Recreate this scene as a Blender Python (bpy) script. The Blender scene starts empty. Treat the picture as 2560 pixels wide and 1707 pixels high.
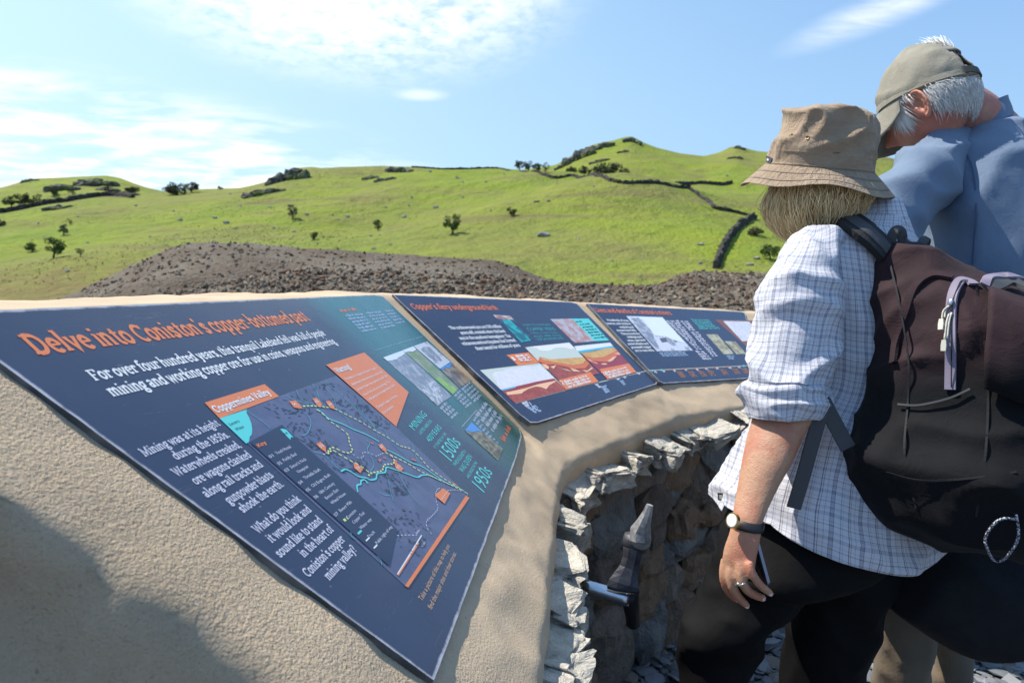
import bpy, bmesh, math, random
import numpy as np
from mathutils import Vector, Matrix, noise as mnoise
random.seed(7); rng = np.random.default_rng(7)
SC = bpy.context.scene
COL = SC.collection
# ------------------------------------------------------------------ camera, light, exposure
FPX, CX, CY = 1707.0, 1280.0, 853.5          # focal length in photo pixels, photo centre
CAMZ = 1.30
TH = math.atan(133.0 / FPX)                   # downward pitch
cam_d = bpy.data.cameras.new('camera'); cam = bpy.data.objects.new('camera', cam_d); COL.objects.link(cam)
cam.location = (0, 0, CAMZ); cam.rotation_euler = (math.pi / 2 - TH, 0, 0)
cam_d.sensor_width = 36.0; cam_d.lens = 36.0 * FPX / 2560.0
cam_d.clip_start = 0.02; cam_d.clip_end = 6000
cam_d.dof.use_dof = True; cam_d.dof.focus_distance = 1.30; cam_d.dof.aperture_fstop = 7.0
SC.camera = cam
SUN_EL, SUN_AZ = math.radians(58), math.radians(72)     # azimuth: to the left of the view direction
sdir = Vector((-math.cos(SUN_EL) * math.sin(SUN_AZ), math.cos(SUN_EL) * math.cos(SUN_AZ), math.sin(SUN_EL)))
sd = bpy.data.lights.new('sun', 'SUN'); sun = bpy.data.objects.new('sun', sd); COL.objects.link(sun)
sd.energy = 4.7; sd.angle = math.radians(0.5); sd.color = (1.0, 0.95, 0.87)
sun.rotation_euler = sdir.to_track_quat('Z', 'Y').to_euler(); sun.location = (-5, 2, 12)
SC.view_settings.view_transform = 'Standard'; SC.view_settings.look = 'None'
SC.view_settings.exposure = 0.62; SC.view_settings.gamma = 1.0
# ------------------------------------------------------------------ node helpers
class X:
    """tiny expression builder over math nodes"""
    def __init__(s, nt, v): s.nt = nt; s.v = v
    def _op(s, op, *a):
        n = s.nt.nodes.new('ShaderNodeMath'); n.operation = op
        for i, q in enumerate((s,) + a):
            q = q.v if isinstance(q, X) else q
            if isinstance(q, (int, float)): n.inputs[i].default_value = q
            else: s.nt.links.new(q, n.inputs[i])
        return X(s.nt, n.outputs[0])
    def __add__(s, o): return s._op('ADD', o)
    __radd__ = __add__
    def __sub__(s, o): return s._op('SUBTRACT', o)
    def __rsub__(s, o): return X(s.nt, o)._op('SUBTRACT', s)
    def __mul__(s, o): return s._op('MULTIPLY', o)
    __rmul__ = __mul__
    def __truediv__(s, o): return s._op('DIVIDE', o)
    def __pow__(s, o): return s._op('POWER', o)
    def abs(s): return s._op('ABSOLUTE')
    def frac(s): return s._op('FRACT')
    def sqrt(s): return s._op('SQRT')
    def min(s, o): return s._op('MINIMUM', o)
    def max(s, o): return s._op('MAXIMUM', o)
    def sin(s): return s._op('SINE')
    def lt(s, o): return s._op('LESS_THAN', o)
    def gt(s, o): return s._op('GREATER_THAN', o)
    def ss(s, a, b):
        n = s.nt.nodes.new('ShaderNodeMapRange'); n.interpolation_type = 'SMOOTHSTEP'
        s.nt.links.new(s.v, n.inputs[0]); n.inputs[1].default_value = a; n.inputs[2].default_value = b
        return X(s.nt, n.outputs[0])
def sep(nt, sock):
    n = nt.nodes.new('ShaderNodeSeparateXYZ'); nt.links.new(sock, n.inputs[0])
    return [X(nt, o) for o in n.outputs]
def comb(nt, *a):
    n = nt.nodes.new('ShaderNodeCombineXYZ')
    for i, q in enumerate(a):
        q = q.v if isinstance(q, X) else q
        if isinstance(q, (int, float)): n.inputs[i].default_value = q
        else: nt.links.new(q, n.inputs[i])
    return n.outputs[0]
def noise(nt, vec, scale, detail=4, rough=.55, dist=0):
    n = nt.nodes.new('ShaderNodeTexNoise'); nt.links.new(vec, n.inputs['Vector'])
    n.inputs['Scale'].default_value = scale; n.inputs['Detail'].default_value = detail
    n.inputs['Roughness'].default_value = rough; n.inputs['Distortion'].default_value = dist
    return X(nt, n.outputs[0])
def voro(nt, vec, scale, feature='F1', out='Distance'):
    n = nt.nodes.new('ShaderNodeTexVoronoi'); n.feature = feature; nt.links.new(vec, n.inputs['Vector'])
    n.inputs['Scale'].default_value = scale
    return n.outputs[out]
def mix(nt, f, a, b, blend='MIX'):
    n = nt.nodes.new('ShaderNodeMix'); n.data_type = 'RGBA'; n.blend_type = blend; n.clamp_factor = True
    for sk, q in ((n.inputs[0], f), (n.inputs[6], a), (n.inputs[7], b)):
        q = q.v if isinstance(q, X) else q
        if isinstance(q, (int, float)): sk.default_value = q
        elif isinstance(q, tuple): sk.default_value = (*q[:3], 1)
        else: nt.links.new(q, sk)
    return n.outputs[2]
def texc(nt, out='Object'):
    n = nt.nodes.new('ShaderNodeTexCoord'); return n.outputs[out]
def mat0(name):
    m = bpy.data.materials.new(name); m.use_nodes = True
    nt = m.node_tree; return m, nt, nt.nodes['Principled BSDF']
def setc(nt, b, c):
    if isinstance(c, tuple): b.inputs['Base Color'].default_value = (*c[:3], 1)
    else: nt.links.new(c, b.inputs['Base Color'])
def bump(nt, b, h, strength=.5, dist=.01, chain=None):
    n = nt.nodes.new('ShaderNodeBump'); n.inputs['Strength'].default_value = strength; n.inputs['Distance'].default_value = dist
    nt.links.new(h.v if isinstance(h, X) else h, n.inputs['Height'])
    if chain: nt.links.new(chain, n.inputs['Normal'])
    nt.links.new(n.outputs[0], b.inputs['Normal']); return n.outputs[0]
def M(name, c, rough=.7, c2=None, ns=8, bs=0, bscale=60, bdist=.004, metal=0, spec=.5, det=4, lo=.35, hi=.65, sheen=0, coat=0):
    m, nt, b = mat0(name); t = texc(nt)
    if c2: setc(nt, b, mix(nt, noise(nt, t, ns, det).ss(lo, hi), c, c2))
    else: setc(nt, b, c)
    b.inputs['Roughness'].default_value = rough; b.inputs['Metallic'].default_value = metal
    b.inputs['Specular IOR Level'].default_value = spec
    if sheen: b.inputs['Sheen Weight'].default_value = sheen
    if coat: b.inputs['Coat Weight'].default_value = coat
    if bs: bump(nt, b, noise(nt, t, bscale, 5, .6), bs, bdist)
    return m
# ------------------------------------------------------------------ world: sky with thin clouds
W = bpy.data.worlds.new('World'); SC.world = W; W.use_nodes = True
nt = W.node_tree; bg = nt.nodes['Background']
sky = nt.nodes.new('ShaderNodeTexSky'); sky.sky_type = 'NISHITA'; sky.sun_disc = False
sky.sun_elevation = SUN_EL; sky.sun_rotation = -SUN_AZ
sky.air_density = 1.0; sky.dust_density = 0.6; sky.ozone_density = 2.0; sky.altitude = 200
dx, dy, dz = sep(nt, texc(nt, 'Generated'))
dyp = dy.max(.02); ca = dx / dyp; ce = dz / dyp            # tangent coordinates of the forward half of the sky
fw = dy.ss(.1, .4)
den = (dz + .12).max(.05)
pl = comb(nt, dx / den, dy / den, 0.0)                      # cloud layer plane
n_big = noise(nt, pl, 1.6, 6, .6, .6); n_mot = noise(nt, pl, 15, 4, .55, .3); n_wav = noise(nt, pl, 34, 3, .6, .5)
def blob(a0, e0, ra, re, tilt=0):
    u = ca - a0; v = ce - e0
    c, s = math.cos(tilt), math.sin(tilt)
    U = (u * c + v * s) / ra; V = (v * c - u * s) / re
    return 1.0 - (U * U + V * V).sqrt()
vs = comb(nt, ca * 1.0 + ce * 1.2, ce * 6.0, 0.0)
n_str = noise(nt, vs, 4.5, 6, .6, .4); n_str2 = noise(nt, vs, 11, 5, .6, .5)
cA = blob(-.27, .53, .42, .25, -.20).ss(-.05, .45) * (n_mot * .55 + n_wav * .22 + n_big * .5).ss(.42, .80)
cA2 = blob(-.72, .50, .42, .10, -.1).ss(0, .8) * (n_big * .7 + n_mot * .4).ss(.48, .85) * .7
cB = blob(-.60, .205, .58, .105, -.18).ss(-.15, .6) * (n_str * .8 + n_str2 * .45).ss(.50, .80) * .9
cB2 = blob(-.42, .135, .36, .05, -.05).ss(-.1, .7) * (n_str * .6 + n_str2 * .45).ss(.40, .7)
cB3 = blob(-.85, .12, .45, .12, 0).ss(0, 1) * n_str.ss(.42, .8) * .45
cC = blob(.53, .395, .16, .028, .38).ss(-.2, .9) * (n_str2 * .5 + n_big * .5).ss(.30, .7) * .6
cD = blob(-.13, .275, .05, .012, -.02).ss(0, .9) * .45
cl = (cA + cA2 + cB + cB2 + cB3 + cC + cD).min(1.0) * fw
pale = (0.42 - ca * .80).ss(-.10, 1.25) * .78 * fw              # milky air towards the sun side
c0 = mix(nt, .66, sky.outputs[0], mix(nt, ce.ss(.62, .10) * .8, (4.2, 7.8, 14.0), (6.7, 10.8, 15.0)))
c1 = mix(nt, pale * .95, c0, (9.6, 13.2, 14.6))
c2 = mix(nt, cl, c1, (15.6, 15.9, 16.0))
nt.links.new(c2, bg.inputs[0]); bg.inputs[1].default_value = 0.056
# ------------------------------------------------------------------ geometry helpers (all in world metres)
cT, sT = math.cos(TH), math.sin(TH)
def ray(px, py):                     # camera frame (right, down, forward=1)
    return np.array([(px - CX) / FPX, (py - CY) / FPX, 1.0])
def c2w(p):                          # camera frame -> world
    x, y, z = p; return np.array([x, z * cT - y * sT, CAMZ - z * sT - y * cT])
def at(px, py, z): return c2w(ray(px, py) * z)      # world point seen at a photo pixel, z metres deep
def slope(px, py):                   # (X/Y, (Z-CAMZ)/Y) of that line of sight
    r = c2w(ray(px, py)); return r[0] / r[1], (r[2] - CAMZ) / r[1]
UPW = np.array([0, 0, 1.0])
def nrm(v): v = np.asarray(v, float); return v / (np.linalg.norm(v) + 1e-12)
def empty(name, loc, label=None, cat=None, group=None):
    o = bpy.data.objects.new(name, None); COL.objects.link(o); o.location = tuple(loc); o.empty_display_size = .05
    tag(o, label, cat, group); return o
def tag(o, label=None, cat=None, group=None, kind=None):
    if label: o['label'] = label
    if cat: o['category'] = cat
    if group: o['group'] = group
    if kind: o['kind'] = kind
    return o
LOC = {}
def wloc(o):
    return np.array(LOC.get(o.name, o.location))
def mesh(name, V, F, m, parent=None, loc=None, smooth=False, uv=None, recalc=True):
    """world-space vertices; the object is placed at its parent's base (or at loc)"""
    V = np.asarray(V, float)
    base = wloc(parent) if parent is not None else (np.array(loc) if loc is not None else np.zeros(3))
    me = bpy.data.meshes.new(name); me.from_pydata([tuple(v) for v in (V - base)], [], [tuple(int(i) for i in f) for f in F])
    if uv is not None:
        l = me.uv_layers.new(name='UVMap')
        uv = np.asarray(uv, float)
        idx = np.empty(len(me.loops), int); me.loops.foreach_get('vertex_index', idx)
        l.data.foreach_set('uv', uv[idx].ravel() if len(uv) == len(V) else uv.ravel())
    if recalc:
        bm = bmesh.new(); bm.from_mesh(me); bmesh.ops.recalc_face_normals(bm, faces=bm.faces); bm.to_mesh(me); bm.free()
    if smooth: me.polygons.foreach_set('use_smooth', [True] * len(me.polygons))
    for q in (m if isinstance(m, (list, tuple)) else [m]): me.materials.append(q)
    o = bpy.data.objects.new(name, me); COL.objects.link(o)
    if parent is not None:
        o.parent = parent; LOC[o.name] = base
    else: o.location = tuple(base)
    return o
class MB:
    def __init__(s): s.V = []; s.F = []
    def add(s, V, F):
        k = len(s.V); s.V += [np.asarray(v, float) for v in V]; s.F += [tuple(i + k for i in f) for f in F]
    def box(s, c, ax, ay, az):
        c, ax, ay, az = map(np.asarray, (c, ax, ay, az))
        V = [c + i * ax + j * ay + k * az for i in (-1, 1) for j in (-1, 1) for k in (-1, 1)]
        s.add(V, [(0, 1, 3, 2), (4, 6, 7, 5), (0, 4, 5, 1), (2, 3, 7, 6), (0, 2, 6, 4), (1, 5, 7, 3)])
    def tube(s, pts, r, n=6, cap=True):
        P = np.asarray(pts, float); k = len(P); R = np.broadcast_to(np.asarray(r, float), (k,))
        V = []; T = np.gradient(P, axis=0)
        ref = np.array([.31, .2, .93])
        for i in range(k):
            t = nrm(T[i]); a = np.cross(t, ref)
            if np.linalg.norm(a) < .1: a = np.cross(t, np.array([1., .1, 0]))
            a = nrm(a); b = np.cross(t, a)
            for j in range(n):
                q = 2 * math.pi * j / n; V.append(P[i] + R[i] * (math.cos(q) * a + math.sin(q) * b))
        F = [(i * n + j, i * n + (j + 1) % n, (i + 1) * n + (j + 1) % n, (i + 1) * n + j) for i in range(k - 1) for j in range(n)]
        if cap: F += [tuple(range(n - 1, -1, -1)), tuple((k - 1) * n + j for j in range(n))]
        s.add(V, F)
    def build(s, name, m, parent=None, **k): return mesh(name, np.array(s.V), s.F, m, parent, **k)
def interp(x, xs, ys): return np.interp(x, xs, ys)
def smooth_path(P, n):
    """Catmull-Rom through points"""
    P = np.asarray(P, float); k = len(P); out = []
    Q = np.vstack([2 * P[0] - P[1], P, 2 * P[-1] - P[-2]])
    for t in np.linspace(0, k - 1 - 1e-9, n):
        i = int(t); f = t - i; a, b, c, d = Q[i], Q[i + 1], Q[i + 2], Q[i + 3]
        out.append(.5 * ((2 * b) + (c - a) * f + (2 * a - 5 * b + 4 * c - d) * f * f + (3 * b - a - 3 * c + d) * f ** 3))
    return np.array(out)
def fbm(p, sc, oct=4, seed=0.0):
    v = 0; a = 1; tot = 0
    for o in range(oct):
        v += a * mnoise.noise(Vector((p[0] * sc + seed, p[1] * sc - seed * .7, p[2] * sc + seed * 1.3))); tot += a; a *= .5; sc *= 2.03
    return v / tot
def rock(c, size, ax, seed, flat=.75, sub=2, amp=.28):
    """one angular stone: icosphere pushed by cell noise"""
    bm = bmesh.new(); bmesh.ops.create_icosphere(bm, subdivisions=sub, radius=1)
    V = []
    for v in bm.verts:
        d = v.co.normalized()
        b = np.array([math.copysign(abs(q) ** flat, q) for q in d])
        r = 1 + amp * fbm(d, 1.1, 2, seed) * 1.6 + amp * .35 * fbm(d, 3.7, 2, seed + 5)
        q = b * r
        V.append(np.asarray(c) + size[0] * q[0] * ax[0] + size[1] * q[1] * ax[1] + size[2] * q[2] * ax[2])
    F = [tuple(v.index for v in f.verts) for f in bm.faces]; bm.free()
    return V, F
# ------------------------------------------------------------------ terrain
def ctrl(rows):
    a = []; e = []; d = []
    for r in rows:
        s = slope(r[0], r[1]); a.append(s[0]); e.append(s[1]); d.append(r[2] if len(r) > 2 else np.nan)
    a, e, d = map(np.array, (a, e, d)); ok = ~np.isnan(d)
    return a, e, np.interp(a, a[ok], d[ok]) if ok.any() else None
RA = ctrl([(-2500,520,150),(-400,540,150),(0,529,150),(130,504,155),(265,489,160),(330,491,160),(400,481,160),(500,473,165),(600,470,165),(680,453),(712,432),(735,421),(780,417,168),(830,424),(900,421),(960,419),(1020,417),(1130,421),(1260,421,165),(1340,429,160),(1440,441,150),(1560,454,140),(1700,468,130),(1760,472,125),(1900,474,120),(2300,470,120),(3000,450,110),(4500,430,100)])
RB = ctrl([(-2500,470,330),(-300,500),(0,470),(60,452),(90,446),(160,443),(200,441),(265,438),(300,444),(330,456),(365,468),(400,476),(450,488),(700,500),(1000,490),(1200,460),(1300,425),(1390,412),(1430,388),(1470,365),(1500,356),(1535,350),(1555,343),(1578,339),(1592,346),(1605,354),(1640,368),(1700,383),(1760,390),(1800,380),(1825,367),(1845,363),(1862,369),(1890,377),(1920,380),(1990,382),(2060,375),(2140,380),(2200,388),(2260,402),(2350,430),(2600,470,330),(4500,470,330)])
def soft(C, w):
    g = np.linspace(C[0].min(), C[0].max(), 3000); e = np.interp(g, C[0], C[1]); d = np.interp(g, C[0], C[2]); k = max(1, int(w / (g[1] - g[0])))
    ker = np.exp(-np.linspace(-2, 2, 2 * k + 1) ** 2); ker /= ker.sum(); f = lambda q: np.convolve(np.pad(q, k, 'edge'), ker, 'valid')
    return g, f(e), f(d)
RAs = soft(RA, .10); RBs = soft(RB, .12); RA = soft(RA, .006); RB = soft(RB, .008)
_w = [(rng.uniform(.5, 1), rng.uniform(-1, 1), rng.uniform(-1, 1), rng.uniform(0, 6.28)) for _ in range(40)]
def und(x, y, lam, k0=0, n=9):
    v = 0
    for i in range(n):
        a, u, w, p = _w[(k0 + i) % 40]; s = 2 * math.pi / (lam * (.5 + a)) 
        v = v + np.sin(s * (u * x + w * y) * 1.4 + p)
    return v / n ** .5
def zA(a, Y):
    Y0 = 45.0; yr = np.interp(a, RA[0], RA[2]); zr = CAMZ + yr * np.interp(a, RA[0], RA[1])
    s = (Y - Y0) / (yr - Y0); sc = np.clip(s, 0, 1); zb = -.1
    zs = CAMZ + yr * np.interp(a, RAs[0], RAs[1]); zr = zs + (zr - zs) * np.clip(sc, 0, 1) ** 9
    z = zb + (zr - zb) * (sc * (1 + .22 * (1 - sc)))
    x = a * Y; w = np.sin(math.pi * sc) ** 1
    z = z + w * (1.1 * und(x, Y, 60, 0) + .45 * und(x, Y, 22, 11) + .14 * und(x, Y, 7, 23))
    z = z + 3.4 * w * np.exp(-((a - .15) / .16) ** 2 - ((s - .52) / .24) ** 2) - 2.2 * w * np.exp(-((a + .22) / .16) ** 2 - ((s - .3) / .2) ** 2)
    z = z - np.clip(s - 1, 0, 9) * (yr - Y0) * .22
    return z
def zB(a, Y):
    Y0 = 110.0; yr = 330.0; zr = CAMZ + yr * np.interp(a, RB[0], RB[1])
    s = (Y - Y0) / (yr - Y0); sc = np.clip(s, 0, 1); zs = CAMZ + yr * np.interp(a, RBs[0], RBs[1]); zr = zs + (zr - zs) * sc ** 7
    z = 2 + (zr - 2) * sc ** 1.25
    x = a * Y; w = np.sin(math.pi * sc)
    z = z + w * (1.8 * und(x, Y, 90, 5) + .8 * und(x, Y, 34, 17) + .3 * und(x, Y, 12, 29))
    return z - np.clip(s - 1, 0, 9) * 70
def sheet(fn, a_s, Y_s, name, m, **k):
    A, Yg = np.meshgrid(a_s, Y_s); Z = fn(A, Yg); n, c = A.shape
    V = np.stack([A * Yg, Yg, Z], -1).reshape(-1, 3)
    i = np.arange((n - 1) * c).reshape(n - 1, c)[:, :-1].ravel()
    F = np.stack([i, i + 1, i + c + 1, i + c], -1)
    return mesh(name, V, F, m, smooth=True, recalc=False, **k)
def raycast(fn, px, py, y0, y1):
    a, e = slope(px, py); Ys = np.linspace(y0, y1, 4000); d = fn(np.full_like(Ys, a), Ys) - (CAMZ + e * Ys)
    i = np.where(d > 0)[0]; i = i[0] if len(i) else int(np.argmax(d)); Y = Ys[i]
    return np.array([a * Y, Y, float(fn(np.array([a]), np.array([Y]))[0])])
def onA(px, py): return raycast(zA, px, py, 46, float(np.interp(slope(px, py)[0], RA[0], RA[2])))
def onB(px, py): return raycast(zB, px, py, 170, 330)
# grass
def grass_mat(name, big):
    m, nt, b = mat0(name); t = texc(nt)
    n1 = noise(nt, t, .018 * big, 6, .6, .5); n2 = noise(nt, t, .09, 6, .62); n3 = noise(nt, t, .55, 5, .65); n4 = noise(nt, t, 2.3, 4, .7)
    gx, gy, gz = sep(nt, t)
    st = comb(nt, gx * .35 + gz * 1.5, gy * .5, gz * 3.0); n5 = noise(nt, st, .16, 6, .6, .6)
    c = mix(nt, n2.ss(.3, .7), (.205, .250, .022), (.150, .205, .022))
    c = mix(nt, (n1 * .6 + n5 * .5).ss(.44, .66) * .65, c, (.200, .180, .060))
    c = mix(nt, n5.ss(.52, .70) * .75, c, (.150, .128, .048))
    c = mix(nt, n3.ss(.5, .75) * .65, c, (.075, .108, .020)); c = mix(nt, noise(nt, t, .28, 5, .7, .8).ss(.60, .74) * .7, c, (.085, .085, .032))
    c = mix(nt, n4.ss(.58, .76) * .6, c, (.06, .075, .022))
    low = gy.ss(75, 50) * gx.ss(-20, -34)
    c = mix(nt, low * n3.ss(.2, .6), c, (.17, .135, .045))
    setc(nt, b, c); b.inputs['Roughness'].default_value = .9; b.inputs['Specular IOR Level'].default_value = .15
    bump(nt, b, n4 * .6 + n3 * 1.2 + noise(nt, t, .22, 4, .6) * 1.5, .8, .8)
    return m
MG = grass_mat('hill_grass', 1.0); MG2 = grass_mat('fell_grass', .6)
a_s = np.concatenate([np.linspace(-2.2, -.80, 60), np.linspace(-.79, .45, 420), np.linspace(.46, 2.2, 70)])
tag(sheet(zA, a_s, np.concatenate([np.linspace(30, 80, 110), np.linspace(80.5, 172, 190)]), 'hillside', MG), 'rough green hillside rising beyond the spoil heap', 'hill', kind='structure')
tag(sheet(zB, a_s, np.linspace(110, 365, 150), 'fell', MG2), 'far grassy fell with two small rocky summits', 'hill', kind='structure')
# rushes and tussocks
TV = []; TF = []; vo = 0; n = 16000
Ym = rng.uniform(50, 150, n); Am = rng.uniform(-.80, .48, n)
for i in range(n):
    a_, Y_ = Am[i], Ym[i]
    if Y_ > np.interp(a_, RA[0], RA[2]): continue
    c_ = mnoise.noise(Vector((a_ * Y_ * .035, Y_ * .05, 3.3))) + .5 * mnoise.noise(Vector((a_ * Y_ * .12, Y_ * .15, 8.3)))
    if c_ < .12 + .35 * rng.uniform(): continue
    p = np.array([a_ * Y_, Y_, 0.0]); s = rng.uniform(.05, .15)
    TV.append(p); TF.append(s)
if TV:
    P_ = np.array(TV); S_ = np.array(TF); Z_ = zA(P_[:, 0] / P_[:, 1], P_[:, 1]); P_[:, 2] = Z_; V = []; F = []
    for p, s in zip(P_, S_):
        for k in range(5):
            a_ = rng.uniform(0, 6.28); d = np.array([math.cos(a_), math.sin(a_), 0]) * s; q = np.array([-d[1], d[0], 0]) * .35; i0 = len(V)
            V += [p - q - (0, 0, .05), p + q - (0, 0, .05), p + d * .9 + (0, 0, s * rng.uniform(.5, 1.2))]; F.append((i0, i0 + 1, i0 + 2))
    m, nt, b = mat0('rushes'); gi = nt.nodes.new('ShaderNodeNewGeometry'); rp = X(nt, gi.outputs['Random Per Island']); setc(nt, b, mix(nt, rp, (.085, .12, .022), (.17, .165, .05))); b.inputs['Roughness'].default_value = .9
    tag(mesh('rushes', V, F, m, recalc=False), 'dull green rushes and tussocks growing in drifts over the hillside', 'rushes', kind='stuff')
tag(mesh('grass_field', [(-300, 17, .02), (300, 17, .02), (300, 75, .02), (-300, 75, .02)], [(0, 1, 2, 3)], MG), 'flat green field at the foot of the hillside', 'field', kind='structure')
# ground
m, nt, b = mat0('slate_ground'); t = texc(nt)
vx, vy, vz = sep(nt, t)
vv = comb(nt, vx + noise(nt, t, 6, 2) * .06, vy * 1.3, vz)
cell = voro(nt, vv, 17, 'F1', 'Color'); edge = X(nt, voro(nt, vv, 17, 'DISTANCE_TO_EDGE'))
cx, cy, cz = sep(nt, cell)
c = mix(nt, cx, (.10, .115, .125), (.22, .23, .235)); c = mix(nt, edge.ss(.10, 0), c, (.03, .03, .03))
setc(nt, b, c); b.inputs['Roughness'].default_value = .75
bump(nt, b, edge.min(.12) * 5 + cy * .5 + noise(nt, t, 40, 4) * .3, .8, .02)
MGR = m
g = 2500
tag(mesh('ground', [(-g, -g, 0), (g, -g, 0), (g, g, 0), (-g, g, 0)], [(0, 1, 2, 3)], MGR), 'ground of small grey slate chippings', 'ground', kind='structure')
# spoil heaps
HM = ctrl([(-3000,800,15),(60,790),(120,760),(190,731),(240,706),(300,680),(345,655),(400,630),(440,616),(480,609),(520,606),(600,608),(700,615),(800,622),(900,628),(1000,636),(1080,642),(1150,645),(1225,650),(1255,657),(1290,667),(1320,680),(1355,693),(1400,705),(1450,716),(1520,740),(1600,790),(4500,800,15)])
HL = ctrl([(-3000,800,9),(100,790),(250,765),(420,735),(560,706),(680,684),(760,673),(840,675),(900,678),(1100,686),(1250,697),(1400,709),(1640,716),(1780,722),(1900,729),(2300,735),(4500,745,9)])
HR = ctrl([(-3000,800,13),(1480,790),(1560,735),(1610,719),(1650,709),(1690,692),(1740,679),(1790,679),(1830,682),(1905,683),(2100,690),(2600,695),(4500,740,13)])
def heapf(C, yc, y0, z0):
    def f(a, Y):
        zr = CAMZ + yc * np.interp(a, C[0], C[1]); s = (Y - y0) / (yc - y0); x = a * Y
        z = z0 + (zr - z0) * np.clip(s, 0, 1) ** 1.05
        z = z + np.sin(math.pi * np.clip(s, 0, 1)) * (.10 * und(x, Y, 4, 3) + .05 * und(x, Y, 1.2, 13)) + .012 * und(x, Y, .5, 23)
        z = z - np.clip(s - 1.04, 0, 9) * (yc - y0) * .55 - np.clip(-s, 0, 9) * (yc - y0) * 1.2
        tp_ = np.clip((1.15 - a) / .5, 0, 1) * np.clip((a + 1.35) / .45, 0, 1); return (z + .3) * tp_ ** 1.3 - .3
    return f
zM, zL, zR = heapf(HM, 15., 7.5, .5), heapf(HL, 8.0, 4.6, .45), heapf(HR, 12.5, 8.5, .6)
m, nt, b = mat0('spoil'); t = texc(nt)
n1 = noise(nt, t, .5, 5, .6, .4); n2 = noise(nt, t, 5, 5, .7); n3 = noise(nt, t, 22, 4, .7)
c = mix(nt, n1.ss(.35, .62), (.105, .079, .056), (.15, .126, .096)); c = mix(nt, n2.ss(.5, .75) * .8, c, (.050, .036, .028))
c = mix(nt, n3.ss(.55, .75) * .6, c, (.24, .21, .17)); setc(nt, b, c); b.inputs['Roughness'].default_value = .95
b.inputs['Specular IOR Level'].default_value = .2
bump(nt, b, n2 * .5 + n3 * .5 + X(nt, voro(nt, t, 16)) * .6, .9, .06); MSP = m
m, nt, b = mat0('rubble'); t = texc(nt)
gi = nt.nodes.new('ShaderNodeNewGeometry'); rp = X(nt, gi.outputs['Random Per Island'])
c = mix(nt, rp, (.06, .046, .034), (.27, .225, .165)); c = mix(nt, (rp * 7.3).frac().gt(.7), c, (.14, .085, .055)); setc(nt, b, c)
b.inputs['Roughness'].default_value = .9; b.inputs['Specular IOR Level'].default_value = .2; bump(nt, b, noise(nt, t, 30, 4), .5, .02); MRB = m
PROTO = []
for i in range(14):
    V, F = rock((0, 0, 0), (1, rng.uniform(.5, .9), rng.uniform(.3, .6)), np.eye(3), 3.1 * i + 1, .7, 1, .35); PROTO.append((np.array(V), F))
def rand_rot(k=1.0):
    v = rng.normal(size=3) * k; return np.array(Matrix.Rotation(np.linalg.norm(v), 3, Vector(v).normalized()))
heaps = []
for nm, f, C, yc, y0, lab, ab in (('spoil_heap', zM, HM, 15., 7.5, 'tall brown spoil heap with a rounded crest', (-1.4, .32)),
                         ('spoil_bank', zL, HL, 8., 4.6, 'low bank of loose grey-brown rubble behind the panels', (-1.4, 1.2)),
                         ('spoil_mound', zR, HR, 12.5, 8.5, 'small brown spoil mound beyond the third panel', (.05, 1.2))):
    asx = np.linspace(ab[0], ab[1], 560)
    tag(sheet(f, asx, np.concatenate([np.linspace(y0 - 1, yc * 1.05, 90), np.linspace(yc * 1.06, yc * 1.45, 14)]), nm, MSP), lab, 'spoil heap', kind='structure')
RV = []; RF = []; vo = 0
for f, C, yc, y0, ab, n, s0, s1 in ((zM, HM, 15., 7.5, (-.72, .14), 17000, .010, .062), (zL, HL, 8., 4.6, (-.62, .5), 20000, .008, .048), (zR, HR, 12.5, 8.5, (.16, .5), 3000, .012, .06)):
    a = rng.uniform(ab[0], ab[1], n); Y = y0 + (yc - y0) * rng.uniform(.3, 1.01, n); z = f(a, Y)
    ok = CAMZ + yc * np.interp(a, C[0], C[1]) > .6
    if f is zM: dens = .22 + .78 * ((Y < 12.5) & (a > -.38))
    elif f is zL: dens = np.where(a < .12, 1, .5)
    else: dens = np.ones(n)
    for i in np.where(ok & (rng.uniform(size=n) < dens))[0]:
        P, F = PROTO[rng.integers(14)]; s = s0 + (s1 - s0) * rng.uniform() ** 3.0
        RV.append(P @ (rand_rot().T * s) + np.array([a[i] * Y[i], Y[i], z[i] + s * .1])); RF.append(np.array(F) + vo); vo += len(P)
tag(mesh('rubble', np.vstack(RV), np.vstack(RF), MRB, recalc=False), 'loose broken rock strewn over the spoil heaps', 'rubble', kind='stuff')
GV = []; GF = []; vo = 0; n = 9000
gx_ = rng.uniform(.15, 2.6, n); gy_ = rng.uniform(1.3, 5.2, n)
for i in range(n):
    P, F = PROTO[rng.integers(14)]; s = rng.uniform(.012, .045); R_ = np.array(Matrix.Rotation(rng.uniform(0, 6.28), 3, 'Z')) @ np.array(Matrix.Rotation(rng.normal() * .25, 3, 'X'))
    GV.append((P * (s, s, s * .30)) @ R_.T + np.array([gx_[i], gy_[i], s * .12 + rng.uniform(0, .012)])); GF.append(np.array(F) + vo); vo += len(P)
m, nt, b = mat0('slate_chips'); gi = nt.nodes.new('ShaderNodeNewGeometry'); rp = X(nt, gi.outputs['Random Per Island']); setc(nt, b, mix(nt, (rp * 5.3).frac().gt(.8), mix(nt, rp, (.07, .08, .09), (.24, .25, .265)), (.2, .17, .14))); b.inputs['Roughness'].default_value = .65
tag(mesh('slate_chips', np.vstack(GV), np.vstack(GF), m, recalc=False), 'loose grey slate chips covering the ground by the wall', 'gravel', kind='stuff')
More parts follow.
